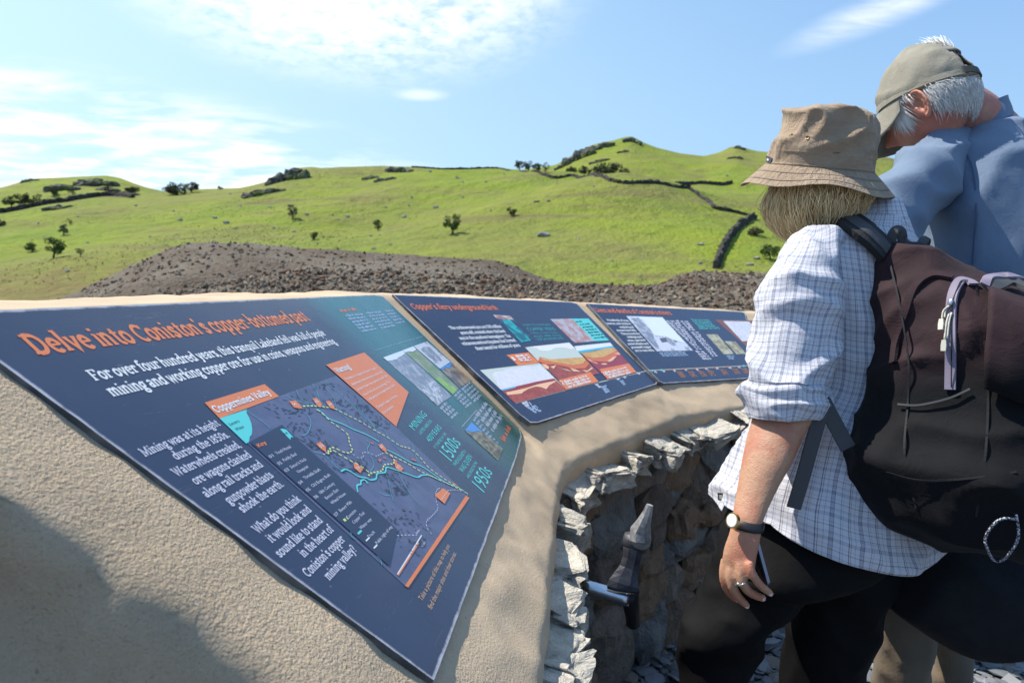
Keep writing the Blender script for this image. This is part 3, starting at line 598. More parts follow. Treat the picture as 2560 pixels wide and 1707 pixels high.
# ------------------------------------------------------------------ lettering
GL = {
'D':(.66,"L .15 .64 .15 .04;L .15 .65 .3 .65;A .3 .345 .25 .305 90 -90;L .3 .04 .15 .04;S .03 .15 .645;S .03 .15 .04"),
'C':(.6,"A .33 .34 .25 .31 50 310;L .5 .66 .5 .5"),'F':(.56,"L .15 .68 .15 0;S .03 .5 .645;S .03 .28 .035;L .5 .66 .5 .5;S .15 .4 .34"),
'L':(.54,"L .15 .68 .15 0;S .03 .28 .645;S .03 .5 .035;L .48 .02 .48 .18"),'M':(.86,"L .14 0 .16 .66 .42 .12 .68 .66 .7 0;S .02 .27 .035;S .57 .83 .035;S .03 .17 .645;S .67 .81 .645"),
'W':(.92,"L .1 .66 .28 .03 .46 .6 .64 .03 .82 .66;S 0 .22 .65;S .7 .92 .65"),'T':(.6,"L .3 .64 .3 0;S .05 .55 .645;S .18 .42 .035;L .07 .66 .07 .5;L .53 .66 .53 .5"),
'H':(.7,"L .15 .66 .15 .02;L .53 .66 .53 .02;S .15 .53 .34;S .03 .27 .645;S .03 .27 .035;S .41 .65 .645;S .41 .65 .035"),'V':(.64,"L .1 .66 .31 .03 .53 .66;S 0 .22 .65;S .42 .64 .65"),
'K':(.68,"L .15 .66 .15 .02;L .2 .3 .55 .65;L .28 .38 .58 .03;S .03 .27 .645;S .03 .27 .035;S .44 .64 .645;S .46 .68 .035"),'I':(.3,"L .15 .66 .15 .02;S .03 .27 .645;S .03 .27 .035"),
'a':(.48,"A .2 .35 .13 .11 165 20;L .335 .4 .335 .04;A .19 .14 .125 .105 50 330;S .33 .44 .035"),'b':(.5,"L .1 .75 .1 .02;A .25 .24 .16 .215 160 -160;S 0 .1 .715"),
'c':(.44,"A .24 .24 .165 .215 55 320;L .36 .47 .36 .34"),'d':(.51,"A .22 .24 .155 .215 20 340;L .385 .75 .385 .03;S .27 .385 .715;S .385 .5 .035"),
'e':(.46,"A .23 .24 .165 .215 0 318;S .09 .39 .26"),'f':(.34,"A .27 .6 .12 .11 30 180;L .15 .62 .15 .03;S .03 .33 .455;S .03 .28 .035"),
'g':(.46,"A .21 .3 .14 .155 0 360;A .21 -.1 .165 .1 0 360;L .14 .16 .1 .1 .14 .01;S .3 .45 .455"),'h':(.53,"L .11 .75 .11 .02;A .245 .3 .14 .155 170 0;L .385 .32 .385 .02;S 0 .11 .715;S .01 .2 .035;S .3 .48 .035"),
'i':(.25,"L .12 .47 .12 .02;L .12 .6 .12 .7;S .02 .12 .455;S .02 .22 .035"),'k':(.5,"L .11 .75 .11 .02;L .15 .22 .36 .45;L .22 .3 .38 .03;S 0 .11 .715;S .01 .2 .035;S .28 .46 .455;S .3 .49 .035"),
'l':(.25,"L .12 .75 .12 .02;S .01 .12 .715;S .01 .23 .035"),'m':(.78,"L .11 .47 .11 .02;A .235 .3 .13 .155 170 0;L .365 .32 .365 .02;A .5 .3 .13 .155 170 0;L .63 .32 .63 .02;S 0 .11 .455;S .01 .2 .035;S .28 .45 .035;S .55 .73 .035"),
'n':(.53,"L .11 .47 .11 .02;A .245 .3 .14 .155 170 0;L .385 .32 .385 .02;S 0 .11 .455;S .01 .2 .035;S .3 .48 .035"),'o':(.49,"A .24 .24 .17 .215 0 360"),
'p':(.51,"L .11 .47 .11 -.2;A .255 .24 .155 .215 160 -160;S 0 .11 .455;S .01 .23 -.2"),'q':(.51,"L .39 .47 .39 -.2;A .23 .24 .155 .215 20 340;S .29 .5 -.2"),
'r':(.4,"L .12 .47 .12 .02;A .25 .3 .13 .15 165 60;S 0 .12 .455;S .01 .25 .035;L .35 .46 .35 .34"),'s':(.41,"L .33 .36 .27 .44 .15 .445 .085 .37 .12 .29 .28 .21 .33 .12 .27 .04 .14 .035 .07 .13"),
't':(.35,"L .16 .62 .16 .12;A .26 .13 .1 .095 180 320;S .03 .32 .455"),'u':(.53,"L .11 .46 .11 .18;A .245 .18 .135 .145 180 350;L .385 .46 .385 .03;S 0 .11 .455;S .27 .385 .455;S .385 .5 .035"),
'v':(.46,"L .07 .46 .22 .03 .38 .46;S 0 .17 .455;S .28 .46 .455"),'w':(.7,"L .07 .46 .21 .03 .35 .42 .48 .03 .62 .46;S 0 .17 .455;S .53 .7 .455"),
'y':(.47,"L .07 .46 .23 .04;L .39 .46 .2 -.14 .06 -.18;S 0 .17 .455;S .29 .47 .455"),'j':(.25,"L .13 .47 .13 -.12 .02 -.18;L .13 .6 .13 .7"),'x':(.48,"L .07 .46 .4 .02;L .39 .46 .06 .02"),'z':(.42,"L .06 .45 .35 .45 .06 .04 .37 .04"),
'1':(.36,"L .19 .66 .19 .02;L .05 .55 .19 .64;S .06 .32 .035"),'8':(.5,"A .25 .5 .13 .15 0 360;A .25 .18 .16 .155 0 360"),'5':(.47,"L .4 .64 .14 .64 .12 .38;A .22 .2 .17 .18 120 -150"),'0':(.5,"A .25 .34 .17 .31 0 360"),
'2':(.48,"A .23 .49 .15 .15 160 -30;L .36 .4 .07 .04 .42 .04"),'3':(.46,"A .21 .5 .14 .14 150 -90;A .21 .19 .16 .16 90 -150"),
'.':(.2,"L .1 .0 .1 .1"),',':(.2,"L .11 .08 .06 -.1"),"'":(.2,"L .1 .75 .09 .58"),'-':(.34,"S .04 .3 .24"),'!':(.24,"L .12 .7 .12 .22;L .12 0 .12 .1"),'?':(.44,"A .2 .52 .14 .13 160 -60;L .24 .42 .2 .2;L .2 0 .2 .1"),' ':(.2,""),'S':(.5,"L .4 .52 .33 .63 .16 .63 .09 .5 .14 .4 .34 .29 .41 .17 .34 .05 .16 .05 .07 .18"),'E':(.56,"L .15 .66 .15 .02;S .03 .48 .645;S .15 .4 .34;S .03 .5 .035")}
def ribbon(P, w):
    P = np.asarray(P, float); k = len(P); T = np.gradient(P, axis=0); L = []; R = []
    for i in range(k):
        if 0 < i < k - 1:
            a = nrm(np.append(P[i] - P[i - 1], 0))[:2]; c = nrm(np.append(P[i + 1] - P[i], 0))[:2]; t = nrm(np.append(a + c, 0))[:2]; q = max(.45, abs(t @ a)); ww = w / q
        else: t = nrm(np.append(T[i], 0))[:2]; ww = w
        n = np.array([-t[1], t[0]]); L.append(P[i] + n * ww); R.append(P[i] - n * ww)
    return np.array(L + R), [(i, i + 1, k + i + 1, k + i) for i in range(k - 1)]
def glyphs(txt, wgt):
    V = []; F = []; x = 0; k = 0; Z = []
    for ch in txt:
        adv, g = GL[ch]; lay = 0
        for stq in (g.split(';') if g else []):
            q = stq.split(); n = list(map(float, q[1:]))
            if q[0] == 'L': P = np.array(n).reshape(-1, 2); w = wgt
            elif q[0] == 'S': P = np.array([[n[0], n[2]], [n[1], n[2]]]); w = .036
            else:
                a = np.radians(np.linspace(n[4], n[5], 4 + int(abs(n[5] - n[4]) / 22))); P = np.stack([n[0] + n[2] * np.cos(a), n[1] + n[3] * np.sin(a)], -1); w = wgt * .92
            v, f = ribbon(P + np.array([x, 0]), w); lay += 1
            F += [tuple(i + len(V) for i in q2) for q2 in f]; V += list(v); Z += [lay] * len(v)
        x += adv
    return np.array(V), F, np.array(Z), x
def stext(P, name, lines, hp, m, parent, off, wgt=.062):
    h = float(np.linalg.norm(P.pt(*hp[0]) - P.pt(*hp[1]))) / .68
    mb = MB(); dn = -P.dirs()[2]; vv = P.dirs()[1]
    for txt, a, c in lines:
        A = P.pt(*a, off); B = P.pt(*c, off); e = nrm(B - A); up = nrm(-vv + (vv @ e) * e); V, F, Z, wd = glyphs(txt, wgt)
        sx = np.linalg.norm(B - A) / (wd - .05)
        mb.add([A + e * (x * sx) + up * (y * h) + dn * (2.5e-5 * z) for (x, y), z in zip(V, Z)], F)
    return mb.build(name, m, parent, recalc=False)
_fc = bpy.data.curves.new('lettering', 'FONT'); _fo = bpy.data.objects.new('lettering', _fc); COL.objects.link(_fo)
def sans(txt):
    _fc.body = txt; _fc.resolution_u = 2; _fc.size = 1; bpy.context.view_layer.update()
    dg = bpy.context.evaluated_depsgraph_get(); o = _fo.evaluated_get(dg); me = o.to_mesh()
    V = np.array([v.co[:2] for v in me.vertices]); F = [tuple(p.vertices) for p in me.polygons]; o.to_mesh_clear(); return V, F
def ltext(P, name, lines, m, parent, off, hk=None):
    """plain sans lettering; each line: text, baseline start px, baseline end px, cap-top px of its start"""
    mb = MB(); vv = P.dirs()[1]
    for txt, a, c, tp in lines:
        A = P.pt(*a, off); B = P.pt(*c, off); e = nrm(B - A); up = nrm(-vv + (vv @ e) * e); V, F = sans(txt)
        if not len(V): continue
        h = (P.pt(*tp, off) - A) @ up if not isinstance(tp, float) else tp
        sx = np.linalg.norm(B - A) / (V[:, 0].max() - V[:, 0].min()); V = V - np.array([V[:, 0].min(), 0])
        mb.add([A + e * (x * sx) + up * (y * h / .72) for x, y in V], F)
    return mb.build(name, m, parent, recalc=False)
def poly(P, name, pts, m, parent, off): 
    V = [P.pt(x, y, off) for x, y in pts]; return mesh(name, V, [tuple(range(len(V)))], m, parent, recalc=False)
def polys(P, name, L, m, parent, off):
    mb = MB()
    for k, pts in enumerate(L): mb.add([P.pt(x, y, off + k * 4e-6) for x, y in pts], [tuple(range(len(pts)))])
    return mb.build(name, m, parent, recalc=False)
def lines_(P, name, L, w, m, parent, off, dash=None, curve=True):
    """in-plane strokes through photo pixels, w metres half width"""
    u, v, n = P.dirs(); O = P.pt(1000, 1000); mb = MB(); k = 0
    for pts in L:
        W = np.array([P.pt(x, y) for x, y in pts]); Q = np.stack([(W - O) @ u, (W - O) @ v], -1)
        if curve and len(Q) > 2: Q = smooth_path(np.c_[Q, np.zeros(len(Q))], len(Q) * 5)[:, :2]
        pieces = [Q]
        if dash:
            s = np.append(0, np.cumsum(np.linalg.norm(np.diff(Q, axis=0), axis=1))); pieces = []; t = 0
            while t < s[-1]: 
                tt = np.linspace(t, min(t + dash[0], s[-1]), 3); pieces.append(np.stack([np.interp(tt, s, Q[:, 0]), np.interp(tt, s, Q[:, 1])], -1)); t += dash[0] + dash[1]
        for q in pieces:
            if len(q) < 2 or np.linalg.norm(q[-1] - q[0]) < 1e-6 and len(q) < 4: continue
            V, F = ribbon(q, w); k += 1; mb.add([O + a * u + c * v - n * (off + k * 3e-6) for a, c in V], F)
    return mb.build(name, m, parent, recalc=False)
def dashes(P, name, L, h, m, parent, off, seed=0):
    """unreadably small print: word-length bars along each baseline"""
    r = np.random.default_rng(seed); mb = MB(); vv = P.dirs()[1]
    for a, c in L:
        A = P.pt(*a, off); B = P.pt(*c, off); e = nrm(B - A); up = nrm(-vv + (vv @ e) * e); Lg = np.linalg.norm(B - A); t = 0
        while t < Lg:
            w = min(h * r.uniform(1.2, 4.5), Lg - t); x = t
            while x < t + w - h * .2:
                q = h * r.uniform(.28, .5); hh = h * r.choice([.62, .66, 1.0, .64]); dd = 0 if r.uniform() < .85 else -h * .25
                if x + q > t + w: break
                mb.add([A + e * x + up * dd, A + e * (x + q * .8) + up * dd, A + e * (x + q * .8) + up * hh, A + e * x + up * hh], [(0, 1, 2, 3)]); x += q * 1.05
            t += w + h * .45
    return mb.build(name, m, parent, recalc=False)
# ------------------------------------------------------------------ printed panels
def zoomer(ox, oy, s): return lambda x, y: (ox + x * s, oy + y * s)
z1 = zoomer(0, 720, .30608); z2 = zoomer(600, 720, .30612); z3 = zoomer(300, 950, .35067); z4 = zoomer(700, 950, .35067)
z5 = zoomer(960, 720, .22957); z6 = zoomer(1200, 720, .21688); z7 = zoomer(1440, 740, .19558); z8 = zoomer(900, 1300, .25961); z9 = zoomer(820, 740, .20408)
def ink(name, c, rough=.22, c2=None, ns=60, lo=.4, hi=.6, stretch=None):
    m, nt, b = mat0(name); t = texc(nt)
    if c2:
        if stretch:
            x, y, z = sep(nt, t); t2 = comb(nt, x * stretch[0], y * stretch[1], z * stretch[2])
        else: t2 = t
        setc(nt, b, mix(nt, noise(nt, t2, ns, 5, .65, .4).ss(lo, hi), c, c2))
    else: setc(nt, b, c)
    dust = noise(nt, t, 7, 5, .7, .5)
    r = X(nt, dust.v).ss(.3, .8) * .22 + rough; nt.links.new(r.v, b.inputs['Roughness']); b.inputs['Specular IOR Level'].default_value = .5
    return m
def board_mat(name, teal=None):
    m, nt, b = mat0(name); t = texc(nt); uvx, uvy, _ = sep(nt, texc(nt, 'UV'))
    navy = mix(nt, noise(nt, t, 5, 4).ss(.3, .7), (.029, .041, .080), (.036, .048, .090))
    c = navy
    if teal:
        c = mix(nt, (uvx + (uvy - .3) * teal[2]).ss(teal[0], teal[1]), navy, (.020, .135, .155))
        c = mix(nt, uvy.ss(.32, .52) * (uvx + (uvy - .3) * teal[2]).ss(teal[0], teal[1]) * .7, c, (.035, .085, .065))
    x, y, z = sep(nt, t)
    scr = noise(nt, comb(nt, x * 3, y * .7, z * 9), 16, 4, .7, 1.5); sp = X(nt, voro(nt, t, 26))
    c = mix(nt, scr.ss(.62, .8) * .16, c, (.45, .45, .47)); c = mix(nt, sp.ss(.045, .02) * .5, c, (.55, .5, .42))
    ed = X(nt, nt.nodes.new('ShaderNodeAttribute').outputs['Fac']); ed.v.node.attribute_name = 'edge'
    wear = (ed + noise(nt, t, 38, 4, .7) * .55 - .45)
    c = mix(nt, wear.ss(.55, .85) * .75, c, (.52, .53, .58))
    setc(nt, b, c); rr = noise(nt, t, 6, 5, .7, .6).ss(.3, .8) * .16 + .16 + scr.ss(.55, .8) * .15 + wear.ss(.4, .8) * .3
    nt.links.new(rr.v, b.inputs['Roughness']); b.inputs['Specular IOR Level'].default_value = .5
    return m
MEDGE = M('shaded_board_edge', (.16, .155, .15), .8, (.05, .05, .05), 14, .4, 40, .004)  # edge colour darkened to paint in the shade around the raised board
def board(P, corners, mt, parent, thick=.014):
    """printed sheet with a worn rim and a real thickness"""
    C2 = np.array([P.pt(x, y) for x, y in corners]); u, v, n = P.dirs(); O = C2[0]
    Q = np.stack([(C2 - O) @ u, (C2 - O) @ v], -1); k = len(Q)
    if ((np.roll(Q, -1, 0) - Q)[:, 0] * Q[:, 1] - (np.roll(Q, -1, 0) - Q)[:, 1] * Q[:, 0]).sum() < 0: sg = 1
    else: sg = -1
    def inset(d):
        e = np.roll(Q, -1, 0) - Q; e /= np.linalg.norm(e, axis=1, keepdims=True); N_ = np.stack([e[:, 1], -e[:, 0]], -1) * sg; R = []
        for i in range(k):
            A = np.array([N_[i - 1], N_[i]]); R.append(np.linalg.solve(A, [N_[i - 1] @ Q[i] + d, N_[i] @ Q[i] + d]))
        return np.array(R)
    cnt = [max(2, int(np.linalg.norm(Q[(i + 1) % k] - Q[i]) / .012)) for i in range(k)]
    def dens(R):
        o_ = []
        for i in range(k):
            for t in np.linspace(0, 1, cnt[i], endpoint=False): o_.append(R[i] + (R[(i + 1) % k] - R[i]) * t)
        return np.array(o_)
    out = dens(Q); no = len(out); small = min(np.linalg.norm(Q[(i + 1) % k] - Q[i]) for i in range(k))
    W = lambda q, o: O + np.outer(q[:, 0], u) + np.outer(q[:, 1], v) - n * o
    cen = out.mean(0); wob = np.array([.0022 * fbm((q[0], q[1], 0), 22, 2, 4.) for q in out])[:, None] * (out - cen) / np.linalg.norm(out - cen, axis=1, keepdims=True)
    V = [W(out + wob, -thick), W(out + wob, 0)]; UV = [out, out]; ED = [np.ones(no), np.ones(no)]
    for d, e in ((-.003, .9), (-.007, .5), (-.013, .2), (-.020, 0)): V.append(W(dens(inset(d)) + wob * .3, 0)); ED.append(np.full(no, e))
    nr_ = len(V); F = [(i * no + j, i * no + (j + 1) % no, (i + 1) * no + (j + 1) % no, (i + 1) * no + j) for i in range(nr_ - 1) for j in range(no)]
    F.append(tuple((nr_ - 1) * no + j for j in range(no)))
    Vw = np.vstack(V); uvv = np.stack([(Vw - O) @ u, (Vw - O) @ v], -1)
    o = mesh('board', Vw, F, [mt, MEDGE], parent, uv=uvv, recalc=True)
    at_ = o.data.attributes.new('edge', 'FLOAT', 'POINT'); at_.data.foreach_set('value', np.concatenate(ED))
    for p in o.data.polygons:
        if p.index < no: p.material_index = 1
    return o
IOR = ink('orange_print', (.70, .20, .065)); IOR2 = ink('deep_orange_print', (.62, .15, .055)); IWH = ink('white_print', (.72, .73, .74)); ILIL = ink('lilac_print', (.60, .60, .70)); ICY = ink('cyan_print', (.10, .58, .55)); ICY2 = ink('dull_cyan_print', (.09, .36, .40)); IYG = ink('yellow_green_print', (.62, .70, .25))
IKEY = ink('dark_blue_print', (.022, .034, .072)); IMAP = ink('map_print', (.10, .115, .20), .22, (.078, .092, .165), 22); IPALE = ink('pale_print', (.40, .45, .55)); IBK = ink('dark_print', (.02, .03, .05)); ISOFT = ink('faint_print', (.33, .45, .62)); ITAN = ink('tan_print', (.60, .38, .25))
L1_, L2_, L3_, L4_ = .0005, .0009, .0013, .0017
# ---- first panel
p1 = empty('info_panel', P1.pt(900, 1050), 'largest nearest blue panel about the copper-bottomed past, with the valley map', 'information panel', 'blue information panels set in the wall')
board(P1, [(-168, 782), (935, 737), (958, 741), (1298, 1066), (1304, 1090), (1292, 1140), (1085, 1700)], board_mat('panel_print_teal', (.80, 1.02, -.10)), p1)
stext(P1, 'title', [("Delve into Coniston's copper-bottomed past", (93, 887), (776, 801))], ((52, 838), (95, 887)), IOR, p1, L1_, .072)
stext(P1, 'introduction', [("For over four hundred years, this tranquil Lakeland fell was full of people", z1(778, 757), z2(703, 384)), ("mining and working copper ore for use in coins, weapons and engineering.", z1(928, 886), z2(797, 452))], ((216, 925), (239, 951)), IWH, p1, L1_, .07)
stext(P1, 'body_text', [(s, z3(*a), z3(*c)) for s, a, c in (("Mining was at its height", (180, 546), (718, 322)), ("during the 1850s.", (405, 568), (787, 403)), ("Waterwheels creaked,", (408, 687), (868, 475)), ("ore wagons clanked", (545, 745), (942, 546)), ("along rail tracks and", (622, 838), (1024, 613)), ("gunpowder blasts", (785, 884), (1098, 688)), ("shook the earth.", (880, 946), (1172, 752)),
    ("What do you think", (985, 1094), (1294, 858)), ("it would look and", (1085, 1160), (1368, 932)), ("sound like to stand", (1145, 1266), (1448, 1008)), ("in the heart of", (1315, 1264), (1527, 1072)), ("Coniston's copper", (1345, 1406), (1606, 1142)), ("mining valley?", (1495, 1428), (1690, 1212)))], (z3(137, 492), z3(184, 546)), ILIL, p1, L1_, .058)
poly(P1, 'map', [(549, 1045), (698, 990), (840, 939), (989, 1066), (1170, 1238), (1014, 1465)], IMAP, p1, L1_)
poly(P1, 'banner', [z3(603, 160), z3(1030, 28), z3(1135, 115), z3(710, 272)], IOR, p1, L2_)
stext(P1, 'banner_text', [("Coppermines Valley", z3(690, 233), z3(1078, 100))], (z3(664, 188), z3(695, 233)), IWH, p1, L3_, .07)
poly(P1, 'lake', [z3(710, 272), z3(903, 208), z3(903, 236), z3(922, 270), z3(937, 310), z3(943, 352), z3(940, 385), z3(925, 405), z3(920, 440), z3(898, 452), z3(885, 438)], ICY, p1, L2_)
ltext(P1, 'lake_label', [("Levers", z3(788, 322), z3(855, 295), z3(775, 303)), ("Water", z3(832, 358), z3(890, 334), z3(820, 338))], IBK, p1, L3_)
# hill hachures, streams, trail
r = np.random.default_rng(3); hs = []
def inpoly(p, Q):
    c = False
    for i in range(len(Q)):
        a, b_ = Q[i], Q[i - 1]
        if (a[1] > p[1]) != (b_[1] > p[1]) and p[0] < (b_[0] - a[0]) * (p[1] - a[1]) / (b_[1] - a[1]) + a[0]: c = not c
    return c
mp = [(560, 1045), (698, 1000), (838, 949), (980, 1066), (1150, 1235), (1014, 1440), (990, 1330), (705, 1062), (624, 1100)]
HSH = []
cents = [((700, 1010), 75, 30), ((830, 985), 60, 34), ((760, 1090), 50, 30), ((930, 1040), 40, 26), ((860, 1150), 50, 30), ((930, 1290), 60, 40), ((1030, 1330), 60, 50), ((980, 1210), 40, 24)]
for (c0, ra_, rb_) in cents:
    hs = []
    for k in range(75):
        a = r.uniform(0, 6.28); q = r.choice([.35, .55, .75, .95, 1.1]); p = (c0[0] + ra_ * q * math.cos(a) + r.normal() * 2, c0[1] + rb_ * q * math.sin(a) + rb_ * .5 * math.cos(a) + r.normal() * 2)
        if inpoly(p, mp):
            d = np.array([-math.sin(a) * ra_, math.cos(a) * rb_ - .5 * rb_ * math.sin(a)]); d = d / np.linalg.norm(d) * r.uniform(2.5, 5); hs.append([(p[0] - d[0], p[1] - d[1]), (p[0] + d[0], p[1] + d[1])])
    if hs: HSH.append(hs); lines_(P1, 'hill_shading', hs, .0007, IBK, p1, L2_ + 4e-5 * len(HSH))

S2 = [[(455, 835), (480, 890), (530, 935), (590, 945), (585, 965)], [(375, 880), (440, 920), (500, 935), (570, 960), (640, 968)], [(585, 785), (625, 850), (650, 930), (680, 975)], [(690, 750), (730, 800), (800, 850), (850, 900), (920, 960), (960, 1010), (1040, 1080), (1100, 1150), (1130, 1230)], [(700, 825), (760, 900), (790, 990), (860, 1060), (915, 1140)], [(925, 940), (980, 1000), (1040, 1070), (1090, 1140), (1110, 1180)], [(1130, 1140), (1180, 1170), (1230, 1260), (1330, 1350), (1375, 1410)],
      [(470, 990), (545, 1040), (575, 1100), (555, 1170), (520, 1205), (485, 1200)], [(1020, 1240), (1055, 1270), (1035, 1320), (1060, 1370), (1090, 1440), (1060, 1500)], [(1395, 1270), (1420, 1330), (1440, 1400), (1470, 1450)], [(40, 995), (100, 1040), (160, 1080), (240, 1145)]]
S2 = [[z2(*p) for p in L] for L in S2] + [[z4(*p) for p in L] for L in ([(240, 515), (300, 530), (350, 570), (385, 610), (440, 650)], [(755, 675), (775, 740), (785, 800), (805, 865)], [(785, 825), (740, 820), (705, 800)], [(835, 655), (880, 740), (930, 820), (995, 895)], [(500, 1085), (505, 1115), (530, 1135)], [(685, 1250), (715, 1290), (720, 1320)])]
lines_(P1, 'stream', S2, .00055, ICY2, p1, L3_)
lines_(P1, 'river', [[z4(*p) for p in L] for L in ([(430, 655), (460, 640), (500, 655), (555, 690), (610, 700), (640, 715), (680, 705), (690, 670), (745, 660), (755, 625), (800, 635), (900, 670), (975, 695), (1010, 680), (1070, 685), (1150, 725)], [(620, 740), (600, 715), (575, 720), (570, 745), (545, 755), (550, 800)], [(255, 212), (290, 230), (340, 275), (400, 300), (450, 320), (510, 350), (560, 370), (620, 395), (700, 440)], [(760, 500), (840, 540), (930, 590), (1010, 620), (1100, 680), (1180, 735), (1260, 765), (1335, 815)])], .0014, ICY, p1, L3_ + .00015)
lines_(P1, 'trail', [[z4(*p) for p in L] for L in ([(160, 190), (230, 188), (310, 195), (390, 210), (470, 250), (570, 300), (660, 355), (760, 410), (850, 470), (930, 495), (1000, 560), (1060, 630), (1180, 715), (1270, 770), (1335, 815)], [(255, 212), (300, 245), (370, 310), (430, 350), (480, 395), (490, 450), (510, 500), (490, 522), (440, 515), (380, 485), (345, 500), (335, 530)],
    [(335, 530), (370, 505), (430, 540), (500, 580), (560, 610), (635, 665)], [(625, 685), (650, 665), (720, 650), (740, 608), (800, 600), (808, 570), (790, 540)], [(745, 520), (800, 545), (900, 595), (1000, 655), (1100, 700), (1200, 745), (1300, 795)])], .0013, IYG, p1, L3_ + .0003, dash=(.0062, .0042))
lines_(P1, 'footpath', [[z4(*p) for p in L] for L in ([(1290, 795), (1240, 785), (1180, 790), (1130, 775), (1105, 810), (1110, 870), (1120, 920), (1080, 970), (1040, 1010), (1045, 1060), (1075, 1100)], [(330, 520), (310, 535), (290, 520)], [(510, 530), (560, 560), (590, 545), (585, 520), (640, 525), (680, 545), (740, 520)], [(830, 1112), (900, 1108), (970, 1110)])], .0006, ILIL, p1, L3_ + .0004, dash=(.005, .004))
flags = [[(65, 148), (110, 147), (140, 170), (160, 204), (100, 195)], [(232, 132), (262, 125), (296, 165), (298, 190), (262, 178)], [(325, 152), (356, 146), (388, 185), (388, 208), (355, 195)], [(258, 455), (288, 438), (325, 470), (330, 515), (292, 490)], [(523, 588), (548, 592), (592, 632), (572, 662), (530, 625)], [(700, 460), (728, 452), (757, 488), (762, 515), (730, 498)], [(812, 580), (836, 590), (880, 628), (862, 653), (826, 628)]]
for f in flags: poly(P1, 'map_flag', [z4(*p) for p in f], IOR, p1, L4_)
polys(P1, 'map_mark', [[z4(*p) for p in f] for f in ([(645, 440), (668, 448), (664, 455), (648, 448)], [(700, 565), (722, 560), (712, 585)], [(735, 545), (755, 553), (752, 560), (737, 553)], [(780, 530), (800, 540), (790, 548)], [(935, 557), (970, 568), (970, 576), (938, 566)], [(1228, 725), (1262, 745), (1255, 750), (1232, 735)], [(808, 560), (838, 575), (828, 588), (812, 578)])], IOR2, p1, L4_ + .0001)
ltext(P1, 'flag_number', [(s, z4(*a), z4(*c), z4(*t)) for s, a, c, t in (('04', (98, 182), (122, 178), (86, 163)), ('05', (258, 163), (280, 156), (248, 148)), ('06', (352, 183), (374, 176), (342, 166)), ('03', (292, 482), (315, 470), (280, 462)), ('02', (552, 638), (572, 622), (541, 622)), ('07', (722, 488), (742, 476), (710, 470)), ('01', (842, 632), (862, 617), (830, 615)))], IWH, p1, L4_ + .0003)
poly(P1, 'key_box', [(624, 1104), (705, 1061), (993, 1322), (972, 1413)], IKEY, p1, L4_)
poly(P1, 'north_arrow', [z3(1142, 350), z3(1160, 345), z3(1185, 352), z3(1237, 408), z3(1218, 405), z3(1215, 425)], ICY, p1, L4_ + .0002)
ltext(P1, 'north_letter', [("N", z3(1178, 390), z3(1196, 378), z3(1168, 375))], IBK, p1, L4_ + .0006)
stext(P1, 'key_title', [("Key", z3(988, 480), z3(1046, 452))], (z3(970, 458), z3(985, 480)), IOR, p1, L4_ + .0004, .08)
KEY = [("01", (1074, 556), (1100, 542), 0), ("Youth Hostel", (1120, 530), (1222, 480), 0), ("02", (1134, 606), (1160, 592), 0), ("Paddy End", (1172, 580), (1262, 532), 0), ("03", (1184, 656), (1210, 640), 0), ("Simon's Nick", (1224, 630), (1332, 568), 0), ("Viewpoint", (1272, 664), (1347, 620), 0), ("04", (1284, 744), (1308, 728), 0), ("Thriddle Shaft", (1320, 708), (1432, 642), 0), ("05", (1338, 796), (1362, 780), 0), ("Old Engine Shaft", (1376, 764), (1503, 678), 0),
       ("06", (1394, 846), (1418, 830), 0), ("18th Century", (1432, 812), (1532, 740), 0), ("Bonsor East", (1474, 850), (1562, 784), 0), ("Wheel House", (1514, 886), (1612, 812), 0), ("07", (1538, 972), (1562, 954), 0), ("Bonsor Mills", (1574, 940), (1656, 872), 0)]
KL = [(s, z3(*a), z3(*c), z3(a[0] - 17, a[1] - 20)) for s, a, c, _ in KEY] + [(s, z4(*a), z4(*c), z4(a[0] - 17, a[1] - 20)) for s, a, c in (("Coniston", (486, 990), (546, 932)), ("Copper Trail", (528, 1024), (606, 950)), ("Water way", (580, 1064), (656, 994)), ("Track", (636, 1128), (680, 1084)), ("Public right of way", (694, 1170), (804, 1046)))]
ltext(P1, 'key_text', KL, ILIL, p1, L4_ + .0004)
lines_(P1, 'key_symbol', [[z4(448, 1008), z4(476, 988)]], .002, IYG, p1, L4_ + .0004, dash=(.006, .004))
lines_(P1, 'key_water', [[z4(548, 1103), z4(574, 1078)]], .0015, ICY, p1, L4_ + .0004)
lines_(P1, 'key_track', [[z4(606, 1153), z4(630, 1128)], [z4(662, 1205), z4(686, 1180)]], .001, IWH, p1, L4_ + .0004)
poly(P1, 'map_border', [z4(1325, 822), z4(1350, 838), z4(915, 1475), z4(890, 1465)], IOR, p1, L3_)
poly(P1, 'scale_bar', [z4(1006, 1102), z4(1013, 1106), z4(842, 1385), z4(833, 1380)], IWH, p1, L3_)
poly(P1, 'scale_bar', [z4(985, 1155), z4(994, 1160), z4(848, 1391), z4(838, 1388)], IOR, p1, L3_)
ltext(P1, 'scale_text', [("300m", z8(548, 138), z8(580, 95), z8(532, 122)), ("¼ mile", z8(606, 262), z8(636, 205), z8(588, 246))], ILIL, p1, L3_)
poly(P1, 'here_marker', [z4(1110, 812), z4(1165, 768), z4(1214, 806), z4(1172, 880), z4(1105, 824)], IOR, p1, L3_ + .0006)
ltext(P1, 'here_text', [("You are here", z4(1152, 858), z4(1196, 796), z4(1143, 850))], IWH, p1, L4_ + .0006)
ltext(P1, 'photo_note', [("Take a picture of this map to help you", z8(600, 780), z8(866, 250), z8(556, 742)), ("find the major sites and their stories.", z8(690, 862), z8(930, 322), z8(645, 822))], ITAN, p1, L1_)
poly(P1, 'warning_box', [z2(703, 627), z2(1015, 525), z2(1377, 850), z2(1275, 1130)], IOR, p1, L3_)
